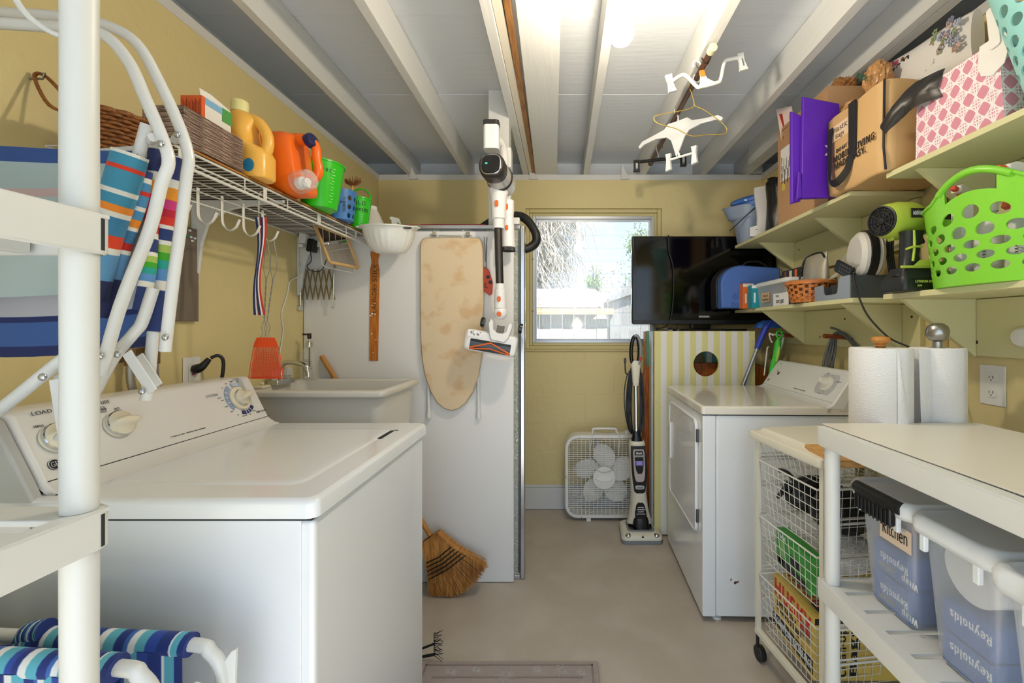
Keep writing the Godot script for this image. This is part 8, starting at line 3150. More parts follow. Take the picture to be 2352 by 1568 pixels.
	for q in sp:
		o = thing("cleaner_bottle", q[4], "bottle", V(q[0], Y + 0.004, q[1]), 0.0, "bottles in the green basket")
		b = MB.new()
		b.lathe([Vector2(0, 0), Vector2(q[2] * 0.95, 0.0), Vector2(q[2], 0.006), Vector2(q[2], 0.12), Vector2(q[2] * 0.75, 0.155), Vector2(0.014, 0.18), Vector2(0.013, 0.2)], 20, at_pos(V(q[0], Y + 0.004, q[1])))
		put("body", b, M("bottle " + q[3], q[3], 0.35), o)
		b = MB.new()
		b.lathe([Vector2(0.017, 0.196), Vector2(0.017, 0.218), Vector2(0.0, 0.22)], 16, at_pos(V(q[0], Y + 0.004, q[1])))
		put("collar", b, M("cap white", "eeeeec", 0.4), o)
		for k in 6:
			b = MB.new()
			b.box(V(q[0] - q[2] * 0.93, Y + 0.05 + k * 0.008, q[1] - 0.012), Vector3(0.001, 0.0022, 0.022 + 0.004 * (k % 3)), 0.0, Basis(Vector3.UP, -0.38))
			put("print", b, pen, o)
		if q[5]:
			var c: Color = Color("d6402a") if q[1] > 1.2 else Color("e8602a")
			var X := Transform3D(Basis(Vector3.UP, 0.55 if q[1] > 1.2 else 0.2), V(q[0], Y + 0.22, q[1]))
			b = MB.new()
			b.prism([Vector2(-0.012, 0), Vector2(0.014, 0), Vector2(0.02, 0.04), Vector2(0.05, 0.05), Vector2(0.05, 0.072), Vector2(-0.03, 0.078), Vector2(-0.055, 0.07), Vector2(-0.055, 0.052), Vector2(-0.02, 0.05)], -0.013, 0.013, X, 0.004)
			put("spray_head", b, M("head white", "e6e1d6", 0.4), o)
			b = MB.new()
			b.prism([Vector2(-0.03, 0.052), Vector2(-0.018, 0.05), Vector2(-0.028, 0.03), Vector2(-0.026, 0.008), Vector2(-0.045, -0.04), Vector2(-0.058, -0.035), Vector2(-0.042, 0.008), Vector2(-0.048, 0.03)], -0.007, 0.007, X, 0.002)
			b.box(X * Vector3(-0.066, 0.061, 0), Vector3(0.024, 0.014, 0.014), 0.003, X.basis)
			put("trigger", b, M("trigger " + c.to_html(), c.to_html(false), 0.35), o)
	o = thing("white_carton_row", "small white carton standing in the far end of the green basket", "carton", V(1.13, Y, 1.22))
	b = MB.new()
	b.bb(V(1.115, Y + 0.005, 1.215), V(1.15, Y + 0.235, 1.25), 0.002)
	put("box", b, white, o)
	# duplex outlet and a round white knob on the wall
	o = thing("duplex_outlet", "white double outlet plate on the yellow wall beside the paper towels", "outlet", V(1.372, 1.0, 1.39))
	b = MB.new()
	b.prism(rrect(0.083, 0.128, 0.004), 0, 0.005, aisle(1.3768, 1.061, 1.39), 0.002)
	put("plate", b, M("outlet plate", "e9e7e0", 0.35), o)
	for s in [0.024, -0.024]:
		b = MB.new()
		b.prism(oval(0.0175, 0.0155, 20, 3.0), 0.005, 0.0075, aisle(1.3768, 1.061 + s, 1.39), 0.001)
		var so := put("socket", b, mats["outlet plate"], o)
		for q in [[-0.006, 0.002, 0.002, 0.008], [0.006, 0.002, 0.0025, 0.009], [0.0, -0.008, 0.004, 0.004]]:
			b = MB.new()
			b.box(V(1.3691, 1.061 + s + q[1], 1.39 - q[0]), Vector3(0.0006, q[3], q[2]), 0.0)
			put("slot", b, M("slot brown", "5d5244", 0.6), so)
	b = MB.new()
	b.lathe([Vector2(0.03, 0.0), Vector2(0.03, 0.012), Vector2(0.024, 0.02), Vector2(0, 0.022)], 24, aisle(1.357, 1.216, 1.275) * Transform3D(Basis(Vector3.RIGHT, PI / 2), Vector3.ZERO))
	tag(put("hook_disc", b, M("outlet plate", "e9e7e0", 0.35)), "round white disc fixed on the yellow cleat above the outlet", "disc")


func table_corner() -> void:
	var pl := M("shelf plastic", "dcdcd6", 0.42)
	var pen := M("marker ink", "1b1b22", 0.6)
	var u := thing("plastic_table", "low white plastic shelf unit with clear bins under its top on the aisle", "shelving unit", V(0.93, 0, 0.78))
	for p in [[0.7275, 1.172], [1.13, 1.172], [0.7275, 0.37], [1.13, 0.37]]:
		for q in [[0.0, 0.09], [0.143, 0.505], [0.558, 0.925]]:
			var b := MB.new()
			b.lathe([Vector2(0, q[0]), Vector2(0.0182, q[0]), Vector2(0.0187, q[0] + 0.02), Vector2(0.0182, lerpf(q[0], q[1], 0.5)), Vector2(0.0187, q[1]), Vector2(0, q[1])], 28, at_pos(V(p[0], 0, p[1])))
			put("post", b, pl, u)
	for y in [0.143, 0.558, 0.974]:
		var b := MB.new()
		var P := []
		for q in [[0.004, y - 0.053], [0.0, y - 0.05], [0.0, y - 0.004], [0.004, y]]:
			P.append(ring_y(rrect(0.455 - 2 * q[0], 0.86 - 2 * q[0], 0.012, 3), q[1], V(0.929, 0, 0.771)))
		b.grid(P, true)
		b.bb(V(0.703, y - 0.05, 0.343), V(0.733, y - 0.0005, 1.199), 0.001)
		var sh := put("shelf", b, pl, u)
		for k in 12:
			var s := MB.new()
			var d := 0.345 + k * 0.0715
			s.bb(V(0.733, y - 0.012, d), V(1.155, y - 0.001, d + 0.058), 0.001)
			put("slat", s, pl, sh)
	var b := MB.new()
	b.box(V(0.952, 0.9765, 0.783), Vector3(0.44, 0.003, 0.87), 0.001, Basis(Vector3.UP, 0.02))
	tag(put("white_sheet", b, M("laminate white", "e4ddcf", 0.35)), "thin white laminate sheet lying on the low plastic shelf unit", "board")
	# clear bins
	for k in 3:
		var d0: float = [0.945, 0.745, 0.40][k]
		var d1: float = [1.15, 0.94, 0.735][k]
		var xf: float = [0.755, 0.745, 0.712][k]
		var c := V(xf + 0.21, 0.558, (d0 + d1) / 2)
		var w := d1 - d0
		var o := thing("storage_bin", ["clear storage bin with black latch and a card marked Kitchen", "clear storage bin without latch holding white rolls between the other bins", "clear storage bin with black latch nearest the viewer"][k], "storage bin", c, 0.0, "clear bins on the low shelf unit")
		b = MB.new()
		var P := []
		for q in [[0.34, w - 0.075, 0.002], [0.355, w - 0.06, 0.02], [0.385, w - 0.03, 0.27]]:
			P.append(ring_y(rrect(q[0], q[1], 0.02, 4), q[2], c))
		b.loft(P, true, false)
		put("body", b, M("bin plastic", "dfe5ec", 0.2, 0.0, 0.3), o)
		b = MB.new()
		P = []
		for q in [[0.39, w - 0.03, 0.258], [0.425, w - 0.004, 0.258], [0.43, w - 0.001, 0.27], [0.43, w - 0.001, 0.284], [0.42, w - 0.012, 0.294], [0.40, w - 0.03, 0.297], [0.385, w - 0.045, 0.288], [0.02, 0.02, 0.288]]:
			P.append(ring_y(rrect(q[0], q[1], minf(0.03, q[1] * 0.4), 5), q[2], c))
		b.loft(P, false, true)
		put("lid", b, M("bin lid", "e6eaec", 0.3), o)
		for s in [-0.3, 0.3]:
			b = MB.new()
			b.box(c + Vector3(-0.206, 0.243, s * w), Vector3(0.012, 0.04, 0.014), 0.003)
			put("hook_tab", b, mats["bin lid"], o)
		if k != 1:
			b = MB.new()
			var zc := 0.004 if k == 0 else -0.02
			b.tube([c + Vector3(-0.213, 0.283, zc - 0.066), c + Vector3(-0.213, 0.283, zc + 0.075)], 0.015, 14)
			b.box(c + Vector3(-0.217, 0.258, zc), Vector3(0.02, 0.05, 0.122), 0.006)
			for i in 9:
				b.box(c + Vector3(-0.2285, 0.252, zc - 0.052 + i * 0.013), Vector3(0.003, 0.036, 0.004), 0.001)
			put("latch", b, M("latch black", "151516", 0.35), o)
		var xw := xf + 0.034
		if k == 0:
			b = MB.new()
			b.box(V(xw - 0.013, 0.762, 1.015), Vector3(0.001, 0.05, 0.095), 0.0)
			var cd := put("card", b, M("card cream", "ecd5bb", 0.6), o)
			words("Kitchen", cd, pen, aisle(xw - 0.0145, 0.765, 1.015), 0.026, 0.075, false)
		if k < 2:
			for i in 2:
				var t := thing("wrap_box", [["upper blue foil wrap box inside the bin marked Kitchen", "lower blue foil wrap box inside the bin marked Kitchen"], ["upper blue wrap box under the white rolls in the middle bin", "lower blue wrap box under the white rolls in the middle bin"]][k][i], "carton", V(xf + 0.2, 0.57, (d0 + d1) / 2), 0.0, "blue wrap boxes in the bins")
				b = MB.new()
				var y0 := 0.566 + (1 - i) * 0.078 * (1.0 if k == 0 else 0.85)
				b.bb(V(xw + 0.002, y0, d0 + 0.045), V(xw + 0.29, y0 + 0.074 * (1.0 if k == 0 else 0.85), d1 - 0.045), 0.002)
				put("box", b, M("wrap blue", "3f68b4", 0.45), t)
				words("Reynolds", t, M("label white", "eceef2", 0.5), aisle(xw + 0.0012, y0 + 0.04, (d0 + d1) / 2 - 0.01, PI), 0.017, 0.085)
				if k == 0:
					words("Wrap", t, mats["label white"], aisle(xw + 0.0012, y0 + 0.018, 0.99, PI), 0.015, 0.045)
					words("HEAVY DUTY", t, M("label gold", "cdb96a", 0.5), aisle(xw + 0.0012, y0 + 0.018, 1.06, PI), 0.008, 0.05, false, "Droid Serif")
		if k == 1:
			for i in 2:
				var t := thing("paper_roll", ["white paper plate stack standing in the middle clear bin", "second white paper plate stack behind the first in the middle bin"][i], "paper plates", V(xf + 0.16 + 0.1 * i, 0.70, 0.845), 0.0, "white stacks in the middle bin")
				b = MB.new()
				var pr := []
				for q in 11:
					pr.append(Vector2(0.062 - 0.003 * (q % 2), 0.006 * q))
				b.lathe([Vector2(0, 0)] + pr + [Vector2(0, 0.062)], 32, Transform3D(Basis(Vector3(0, 0, 1), PI / 2), V(xf + 0.11 + 0.1 * i, 0.77, 0.843)))
				put("stack", b, M("paper white", "eeeeee", 0.7), t)
		if k == 0:
			var t := thing("pink_packet", "pink and red packet showing faintly inside the bin marked Kitchen", "packet", V(0.85, 0.57, 1.12))
			b = MB.new()
			b.box(V(0.86, 0.66, 1.112), Vector3(0.10, 0.16, 0.018), 0.006)
			put("wrapper", b, M("packet pink", "c86a86", 0.5), t)
	# paper towels on their holders, on a plank
	b = MB.new()
	b.bb(V(0.765, 0.855, 1.205), V(1.375, 0.878, 1.375), 0.003)
	tag(put("wooden_plank", b, wood("pine plank", "d9a868", "bd8748", 0)), "pine plank carrying the two paper towel holders behind the laminate sheet", "plank")
	var pt := bumpy(M("paper towel", "eceae6", 0.9), noise_tex("quilting", 0.11, 2, 1), 0.07, Vector3.ONE * 9.0)
	for k in 2:
		var c := V([0.94, 1.112][k], 0.878, [1.285, 1.29][k])
		var r: float = [0.077, 0.066][k]
		var o := thing("paper_towel_roll", ["fat white paper towel roll on a wooden-knobbed holder", "slimmer white paper towel roll with a loose sheet on a steel-knobbed holder"][k], "paper towels", c)
		b = MB.new()
		var P := []
		for q in [[0.02, 0.0], [0.0215, 0.02], [r, 0.02], [r, 0.304], [r - 0.003, 0.307], [0.0215, 0.307]]:
			var ring := []
			for i in 48:
				var a := TAU * i / 48
				var rr: float = q[0] + (0.004 * i / 48.0 if q[0] > 0.03 else 0.0)
				ring.append(c + Vector3(sin(a + 0.4) * rr, q[1], cos(a + 0.4) * rr))
			P.append(ring)
		b.grid(P, true)
		put("roll", b, pt, o)
		b = MB.new()
		P = []
		for i in 9:
			var row := []
			for j in 7:
				var a := -0.15 + 0.55 * j / 6.0 if k == 0 else -0.9 - 0.25 * j / 6.0
				var rr := r + 0.0055 + 0.004 * sin(PI * j / 6.0)
				var v := i / 8.0
				if k == 0:
					a -= 0.55 * (1.0 - v) * j / 6.0
				row.append(c + Vector3(sin(a) * rr - (0.03 * j / 6.0 * (1.0 - 0.3 * v) if k == 1 else 0.0), 0.302 - v * 0.28, cos(a) * rr + (0.02 * j / 6.0 if k == 1 else 0.0)))
			P.append(row)
		b.slab(P, 0.0012)
		put("loose_sheet", b, pt, o)
		if k == 1:
			b = MB.new()
			P = []
			for i in 5:
				var row := []
				for j in 5:
					row.append(c + Vector3(0.05 + j * 0.018, 0.30 - i * 0.07, -0.055 + 0.004 * sin(j * 2.0)))
				P.append(row)
			b.slab(P, 0.0015)
			put("hanging_sheet", b, pt, o)
		b = MB.new()
		b.lathe([Vector2(0, 0), Vector2(0.085, 0), Vector2(0.085, 0.012), Vector2(0.08, 0.017), Vector2(0.012, 0.018), Vector2(0.012, 0.32)] if k == 0 else [Vector2(0, 0), Vector2(0.07, 0), Vector2(0.07, 0.008), Vector2(0.065, 0.012), Vector2(0.01, 0.013), Vector2(0.01, 0.33)], 28, at_pos(c))
		var hm: Material = wood("holder wood", "cf8f46", "b0702c", 1) if k == 0 else M("brushed steel", "a8a6a2", 0.28, 0.95)
		put("holder", b, hm, o)
		b = MB.new()
		b.lathe([Vector2(0.012, 0.308), Vector2(0.015, 0.312), Vector2(0.013, 0.317), Vector2(0.02, 0.322), Vector2(0.0245, 0.33), Vector2(0.022, 0.338), Vector2(0.01, 0.341), Vector2(0, 0.3415)] if k == 0 else [Vector2(0.012, 0.307), Vector2(0.012, 0.325), Vector2(0.02, 0.33), Vector2(0.027, 0.342), Vector2(0.0285, 0.355), Vector2(0.025, 0.37), Vector2(0.014, 0.379), Vector2(0, 0.381)], 28, at_pos(c))
		put("knob", b, hm, o)
	cart(pen)


func cart(pen: Material) -> void:
	var cm := M("cart cream", "e2dcc9", 0.4)
	var wm := M("wire white", "dedcd4", 0.4)
	var o := thing("basket_cart", "cream rolling cart with white wire drawers between the dryer and the plastic shelf unit", "cart", V(0.985, 0, 1.5), 0.13)
	var L := func(x: float, y: float, d: float) -> Vector3: return o.transform * Vector3(x - 0.98, y, 1.5 - d)
	var x0 := 0.745
	var x1 := 1.20
	var b := MB.new()
	for q in [[x0, 1.66], [x0, 1.325], [x1, 1.66], [x1, 1.325]]:
		var pb := inside(o)
		pb.bb(Vector3(q[0] - 0.988, 0.105, 1.5 - q[1] - 0.004), Vector3(q[0] - 0.972, 0.835, 1.5 - q[1] + 0.012), 0.001)
		put("post", pb, cm, o)
		pb = inside(o)
		pb.lathe([Vector2(0, -0.011), Vector2(0.026, -0.011), Vector2(0.028, -0.008), Vector2(0.028, 0.008), Vector2(0.026, 0.011), Vector2(0, 0.011)], 24, Transform3D(Basis(Vector3(0, 0, 1), PI / 2), Vector3(q[0] - 0.97, 0.028, 1.5 - q[1])))
		pb.rod(Vector3(q[0] - 0.98, 0.05, 1.5 - q[1]), Vector3(q[0] - 0.98, 0.11, 1.5 - q[1]), 0.006, 8)
		put("caster", pb, M("caster black", "191919", 0.5), o)
	for k in 6:
		for d in [1.66, 1.325]:
			var rb := inside(o)
			var y := 0.235 + k * 0.105
			rb.rod(Vector3(x0 - 0.98, y, 1.5 - d), Vector3(x1 - 0.98, y, 1.5 - d), 0.0038, 6)
			rb.rod(Vector3(x0 - 0.98, y + 0.014, 1.5 - d), Vector3(x1 - 0.98, y + 0.014, 1.5 - d), 0.0025, 6)
			put("runner", rb, wm, o)
	for x in [x0, x1]:
		b = inside(o)
		b.bb(Vector3(x - 0.99, 0.105, -0.165), Vector3(x - 0.97, 0.125, 0.18), 0.002)
		put("rail", b, cm, o)
	b = inside(o)
	var P := []
	for q in [[0.50, 0.375, 0.832, 0.012], [0.505, 0.38, 0.838, 0.014], [0.505, 0.38, 0.856, 0.014], [0.495, 0.37, 0.861, 0.014], [0.455, 0.33, 0.862, 0.02], [0.44, 0.315, 0.874, 0.02], [0.43, 0.305, 0.876, 0.02]]:
		P.append(ring_y(rrect(q[0], q[1], q[3]), q[2], Vector3(-0.01, 0, 0.008)))
	b.loft(P)
	put("top", b, cm, o)
	# wire drawers: [bottom, top]
	for q in [[0.77, 0.825], [0.565, 0.755], [0.39, 0.55], [0.135, 0.335]]:
		var deep: float = q[1] - q[0]
		b = inside(o)
		var zz := [1.5 - 1.642, 1.5 - 1.343]
		var xa := x0 - 0.98 - 0.004
		var xb := x1 - 0.98
		var y0: float = q[0]
		var y1: float = q[1]
		for f in [[xa, zz[0], xa, zz[1]], [xb, zz[0], xb, zz[1]], [xa, zz[0], xb, zz[0]], [xa, zz[1], xb, zz[1]]]:
			var A := Vector3(f[0], 0, f[1])
			var B := Vector3(f[2], 0, f[3])
			var c0 := Vector3((xa + xb) / 2, 0, (zz[0] + zz[1]) / 2)
			var n := int(A.distance_to(B) / 0.027)
			var low := func(p: Vector3) -> Vector3: return c0 + (p - c0) * Vector3(0.93, 1, 0.86)
			for k in n + 1:
				var p := A.lerp(B, float(k) / n)
				b.rod(p + Vector3(0, y1, 0), low.call(p) + Vector3(0, y0, 0), 0.0011, 4)
			for r in int(deep / 0.028) + 1:
				var t := r / float(int(deep / 0.028))
				b.rod(low.call(A).lerp(A, t) + Vector3(0, lerpf(y0, y1, t), 0), low.call(B).lerp(B, t) + Vector3(0, lerpf(y0, y1, t), 0), 0.003 if t == 1.0 else 0.0013, 6)
			if f[0] == xa and f[2] == xa:
				for k in 14:
					var p := Vector3(lerpf(xa, xb, k / 13.0), y0, 0)
					b.rod(Vector3(lerpf(low.call(A).x, low.call(Vector3(xb, 0, zz[0])).x, k / 13.0), y0, low.call(A).z), Vector3(lerpf(low.call(A).x, low.call(Vector3(xb, 0, zz[0])).x, k / 13.0), y0, low.call(B).z), 0.0013, 4)
		put("wire_drawer", b, wm, o)
	# what the drawers hold
	var t := thing("black_bag_bundle", "black nylon bags bundled in the upper wire drawer of the cart", "bags", V(0.95, 0.58, 1.5))
	var nm := M("black nylon", "16181c", 0.4)
	crumple("bag", t, nm, V(0.90, 0.65, 1.55), Vector3(0.12, 0.075, 0.075), 21, 0.3, 16)
	crumple("bag", t, nm, V(0.93, 0.645, 1.43), Vector3(0.13, 0.085, 0.075), 22, 0.3, 16)
	b = MB.new()
	b.tube(spline([V(0.80, 0.72, 1.60), V(0.79, 0.735, 1.52), V(0.80, 0.70, 1.45), V(0.81, 0.66, 1.39)], 5), 0.008, 8)
	b.tube(spline([V(0.80, 0.62, 1.61), V(0.79, 0.66, 1.56), V(0.795, 0.70, 1.53)], 5), 0.008, 8)
	put("strap", b, M("webbing dark", "232323", 0.7), t)
	t = thing("white_netting", "bundle of white netting in the middle wire drawer of the cart", "netting", V(0.93, 0.45, 1.42))
	crumple("net", t, bumpy(M("net white", "dedede", 0.8), noise_tex("quilting", 0.11, 2, 1), 0.4, Vector3.ONE * 14.0), V(0.93, 0.51, 1.42), Vector3(0.09, 0.075, 0.075), 25, 0.3, 16)
	t = thing("green_carton", "green food bag carton in the middle wire drawer of the cart", "carton", V(0.83, 0.335, 1.5))
	b = MB.new()
	b.bb(V(0.785, 0.393, 1.38), V(0.83, 0.515, 1.595), 0.001)
	put("box", b, M("carton bright green", "3d9b3a", 0.5), t)
	words("Food", t, M("label white", "eceef2", 0.5), aisle(0.784, 0.498, 1.555), 0.014, 0.05)
	for q in [[0.45, 1.47, 0.03, 0.06, "14161a"], [0.41, 1.49, 0.025, 0.19, "2a2024"], [0.455, 1.55, 0.05, 0.025, "86b56a"], [0.411, 1.56, 0.018, 0.03, "c0202c"]]:
		b = MB.new()
		b.box(V(0.7845, q[0], q[1]), Vector3(0.001, q[2], q[3]), 0.0)
		put("print", b, M("print " + q[4], q[4], 0.5), t)
	t = thing("bag_carton", "big yellow carton of clean-up bags lettered HUSKY in the lowest wire drawer", "carton", V(0.98, 0.145, 1.49))
	b = MB.new()
	b.bb(V(0.785, 0.14, 1.36), V(1.16, 0.335, 1.62), 0.002)
	put("box", b, M("carton yellow", "d9b95c", 0.5), t)
	var red := M("print red", "cf2a22", 0.5)
	var up_ := Transform3D(Basis(Vector3(0, 0, 1), Vector3(1, 0, 0), Vector3(0, 1, 0)), Vector3.ZERO)
	words("HUSKY", t, red, Transform3D(up_.basis, V(0.875, 0.336, 1.49)), 0.10, 0.235)
	words("HUSKY", t, red, aisle(0.784, 0.297, 1.49), 0.058, 0.235)
	for q in [["Contractor", 0.254, 1.525], ["Clean-Up Bags", 0.232, 1.51]]:
		words(q[0], t, pen, aisle(0.784, q[1], q[2]), 0.02, 0.13 if q[0].length() < 12 else 0.16)
	b = MB.new()
	b.box(V(0.7843, 0.18, 1.49), Vector3(0.001, 0.045, 0.255), 0.0)
	put("black_band", b, M("print 14161a", "14161a", 0.5), t)
	words("50 COUNT CONTRACTOR PACK", t, M("label white", "eceef2", 0.5), aisle(0.7836, 0.18, 1.49), 0.024, 0.245)
	b = MB.new()
	b.box(V(0.7843, 0.265, 1.405), Vector3(0.001, 0.05, 0.06), 0.0)
	put("grey_print", b, M("print grey", "8d8273", 0.5), t)
	words("NEXT SIZE TOUGHER", t, red, aisle(0.7835, 0.265, 1.405), 0.009, 0.055)
	b = MB.new()
	b.box(V(0.97, 0.3356, 1.40), Vector3(0.30, 0.001, 0.07), 0.0)
	b.box(V(0.97, 0.325, 1.3595), Vector3(0.36, 0.02, 0.001), 0.0)
	put("black_patch", b, mats["print 14161a"], t)
	for q in [["Contractor", 0.84], ["Clean-Up", 0.875], ["Bags", 0.91]]:
		words(q[0], t, pen, Transform3D(Basis(Vector3(0, 0, 1), PI / 2), V(q[1], 0.23, 1.3588)), 0.024, 0.15)


func closet_rod() -> void:
	var o := thing("closet_rod", "dark brown closet rod with taped end hung along the ceiling joist", "rod", V(0.5602, 2.2773, 2.185))
	var b := MB.new()
	b.rod(V(0.5556, 2.2754, 1.611), V(0.5612, 2.2884, 2.778), 0.0115, 16)
	put("rod", b, M("rod brown", "5a3a24", 0.4, 0.3), o)
	b = MB.new()
	b.lathe([Vector2(0.0, 0.0), Vector2(0.009, 0.0), Vector2(0.016, 0.002), Vector2(0.0165, 0.03), Vector2(0.012, 0.034)], 16, Transform3D(Basis(Vector3.RIGHT, PI / 2) * Basis(Vector3.RIGHT, PI), V(0.5556, 2.2754, 1.597)))
	put("end_wrap", b, M("cord cream", "d8cba8", 0.8), o)
	for d in [1.68, 2.73]:
		b = MB.new()
		b.tube([V(0.575, 2.306, d), V(0.573, 2.285, d), V(0.562, 2.262, d), V(0.545, 2.268, d), V(0.54, 2.285, d)], 0.003, 6)
		put("bracket", b, M("rod bracket dark", "3a2b22", 0.5, 0.5), o)
	var frost := M("hanger frosted", "e4e4dc", 0.35)
	# clip hanger
	o = thing("clip_hanger", "frosted white skirt hanger with two clips and an orange tag on the closet rod", "hanger", V(0.5649, 2.1291, 1.732))
	var X := Transform3D(Basis(Vector3(0, 0, 1), 0.24) * Basis(Vector3.UP, 0.0), V(0.5612, 2.2217, 1.732))
	b = MB.new()
	b.X = X
	var pts := [Vector3(-0.125, 0.03, 0), Vector3(-0.085, 0.045, 0), Vector3(-0.06, 0.04, 0), Vector3(-0.03, -0.01, 0), Vector3(-0.015, -0.016, 0), Vector3(0.05, -0.016, 0), Vector3(0.07, -0.006, 0), Vector3(0.10, 0.055, 0), Vector3(0.12, 0.062, 0), Vector3(0.165, 0.06, 0)]
	b.tube(spline(pts, 4), 0.0075, 8)
	b.prism([Vector2(-0.02, -0.012), Vector2(0.045, -0.012), Vector2(0.018, 0.01), Vector2(0.012, 0.045), Vector2(-0.004, 0.045), Vector2(-0.008, 0.01)], -0.004, 0.004, Transform3D(), 0.001)
	put("bar", b, frost, o)
	b = MB.new()
	b.X = X
	b.tube(spline([Vector3(0.004, 0.045, 0), Vector3(0.006, 0.075, 0), Vector3(-0.008, 0.088, 0), Vector3(-0.022, 0.08, 0), Vector3(-0.024, 0.064, 0)], 5), 0.0035, 8)
	put("hook", b, frost, o)
	for s in [-0.128, 0.168]:
		b = MB.new()
		b.X = X
		b.prism([Vector2(-0.014, 0.02), Vector2(0.014, 0.02), Vector2(0.01, -0.015), Vector2(0.017, -0.05), Vector2(-0.017, -0.05), Vector2(-0.01, -0.015)], -0.008, 0.008, at_pos(Vector3(s, 0.04 if s < 0 else 0.055, 0)), 0.002)
		var cl := put("clip", b, frost, o)
		b = MB.new()
		b.X = X
		b.box(Vector3(s, 0.02 if s < 0 else 0.035, 0.009), Vector3(0.006, 0.03, 0.003), 0.001)
		put("spring", b, M("bolt steel", "c2c4c6", 0.25, 1.0), cl)
	b = MB.new()
	b.X = X
	b.box(Vector3(0.003, 0.032, 0.006), Vector3(0.02, 0.026, 0.002), 0.0005)
	put("tag", b, M("tag orange", "ee8a30", 0.5), o)
	# wire hanger
	b = MB.new()
	b.tube(spline([V(0.5787, 2.2884, 1.871), V(0.5667, 2.3032, 1.871), V(0.5519, 2.3013, 1.871), V(0.5463, 2.2819, 1.871), V(0.5575, 2.2495, 1.871), V(0.5676, 2.2124, 1.871)], 5) + spline([V(0.5649, 2.1939, 1.871), V(0.5278, 2.18, 1.871), V(0.4074, 2.1523, 1.861), V(0.3936, 2.1337, 1.861), V(0.4167, 2.1152, 1.861), V(0.4908, 2.0995, 1.871), V(0.5556, 2.0689, 1.871), V(0.6297, 2.0782, 1.88), V(0.6991, 2.081, 1.88), V(0.7112, 2.1013, 1.88), V(0.6852, 2.1337, 1.88), V(0.6112, 2.18, 1.871), V(0.5713, 2.1986, 1.871), V(0.5667, 2.2217, 1.871)], 5), 0.0019, 6)
	tag(put("wire_hanger", b, M("hanger brass", "c8a94e", 0.35, 0.5)), "thin brass-coloured wire hanger on the closet rod", "hanger")
	# white shirt hanger with clips, turned along the rod
	o = thing("shirt_hanger", "white plastic shirt hanger with clips turned edgeways on the closet rod", "hanger", V(0.5556, 2.0365, 2.111))
	X = Transform3D(Basis(Vector3.UP, -0.75), V(0.5593, 2.1921, 2.102))
	b = MB.new()
	b.X = X
	b.prism([Vector2(-0.015, 0.05), Vector2(0.012, 0.05), Vector2(0.05, 0.052), Vector2(0.075, 0.03), Vector2(0.13, 0.02), Vector2(0.20, 0.012), Vector2(0.222, -0.006), Vector2(0.215, -0.018), Vector2(0.19, -0.006), Vector2(0.12, 0.0), Vector2(0.06, -0.01), Vector2(0.035, -0.035), Vector2(0.01, -0.09), Vector2(-0.008, -0.12), Vector2(-0.035, -0.035), Vector2(-0.06, -0.012), Vector2(-0.12, -0.002), Vector2(-0.19, -0.01), Vector2(-0.215, -0.024), Vector2(-0.222, -0.012), Vector2(-0.20, 0.008), Vector2(-0.13, 0.02), Vector2(-0.075, 0.03), Vector2(-0.05, 0.052)], -0.004, 0.004, Transform3D(), 0.001)
	put("shoulders", b, M("hanger white", "e8e8e6", 0.35), o)
	b = MB.new()
	b.X = X
	b.tube(spline([Vector3(0, 0.05, 0), Vector3(0.0, 0.075, 0), Vector3(-0.02, 0.105, 0), Vector3(0.0, 0.125, 0), Vector3(0.02, 0.115, 0), Vector3(0.022, 0.10, 0)], 5), 0.0035, 8)
	b.tube([Vector3(-0.055, -0.125, 0), Vector3(0.09, -0.125, 0)], 0.006, 8)
	b.tube([Vector3(0, -0.1, 0), Vector3(0.01, -0.125, 0)], 0.006, 8)
	put("hook", b, mats["hanger white"], o)
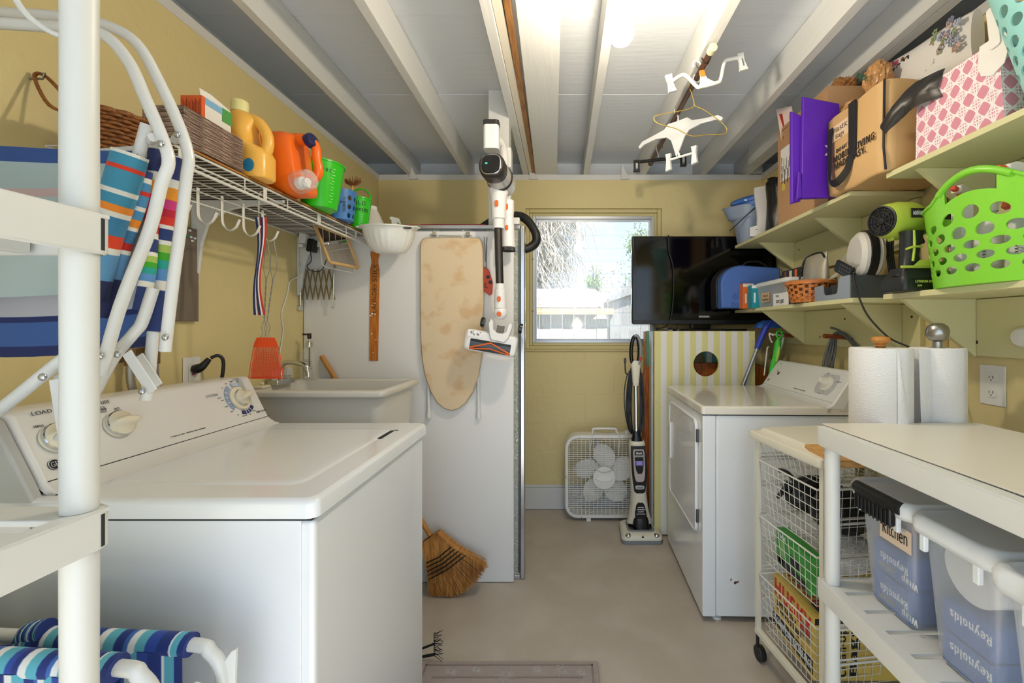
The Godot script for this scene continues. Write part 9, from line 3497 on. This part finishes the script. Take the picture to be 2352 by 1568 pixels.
	for s in [-0.05, 0.085]:
		b = MB.new()
		b.X = X
		b.prism([Vector2(-0.015, 0.03), Vector2(0.013, 0.03), Vector2(0.01, 0.0), Vector2(0.016, -0.05), Vector2(-0.014, -0.055), Vector2(-0.01, 0.0)], -0.009, 0.009, at_pos(Vector3(s, -0.125, 0)), 0.002)
		put("clip", b, mats["hanger white"], o)
	# black trouser hanger
	o = thing("trouser_hanger", "black trouser hanger with two clips at the far end of the closet rod", "hanger", V(0.5556, 2.1291, 2.519))
	b = MB.new()
	b.rod(V(0.426, 2.1958, 2.5), V(0.6991, 2.2263, 2.5), 0.009, 10)
	put("bar", b, M("hanger black", "1c1a19", 0.4), o)
	b = MB.new()
	b.tube(spline([V(0.5537, 2.2143, 2.5), V(0.5537, 2.2356, 2.5), V(0.5445, 2.2634, 2.5), V(0.5445, 2.2912, 2.5), V(0.5602, 2.3032, 2.5), V(0.576, 2.2912, 2.5), V(0.576, 2.2773, 2.5)], 5), 0.0028, 6)
	put("hook", b, M("chrome", "d4d6d8", 0.12, 1.0), o)
	for q in [[0.428, 2.175], [0.696, 2.208]]:
		b = MB.new()
		b.box(V(q[0] - 0.012, q[1], 2.5), Vector3(0.008, 0.055, 0.02), 0.002)
		b.box(V(q[0] + 0.012, q[1], 2.5), Vector3(0.008, 0.055, 0.02), 0.002)
		b.box(V(q[0], q[1] - 0.03, 2.5), Vector3(0.036, 0.014, 0.022), 0.003)
		b.box(V(q[0], q[1] + 0.025, 2.5), Vector3(0.036, 0.012, 0.022), 0.003)
		var cl := put("clip", b, mats["hanger black"], o)
		b = MB.new()
		b.box(V(q[0], q[1], 2.495), Vector3(0.014, 0.03, 0.006), 0.001)
		put("spring", b, mats["bolt steel"], cl)
	b = MB.new()
	var rg := []
	for k in 20:
		var a := TAU * k / 20
		rg.append(V(0.5575 + cos(a) * 0.0155, 2.275 + sin(a) * 0.0155, 1.8))
	b.tube(rg, 0.003, 6, false, true)
	tag(put("plastic_ring", b, M("hanger white", "e8e8e6", 0.35)), "small white plastic ring threaded on the closet rod", "ring")
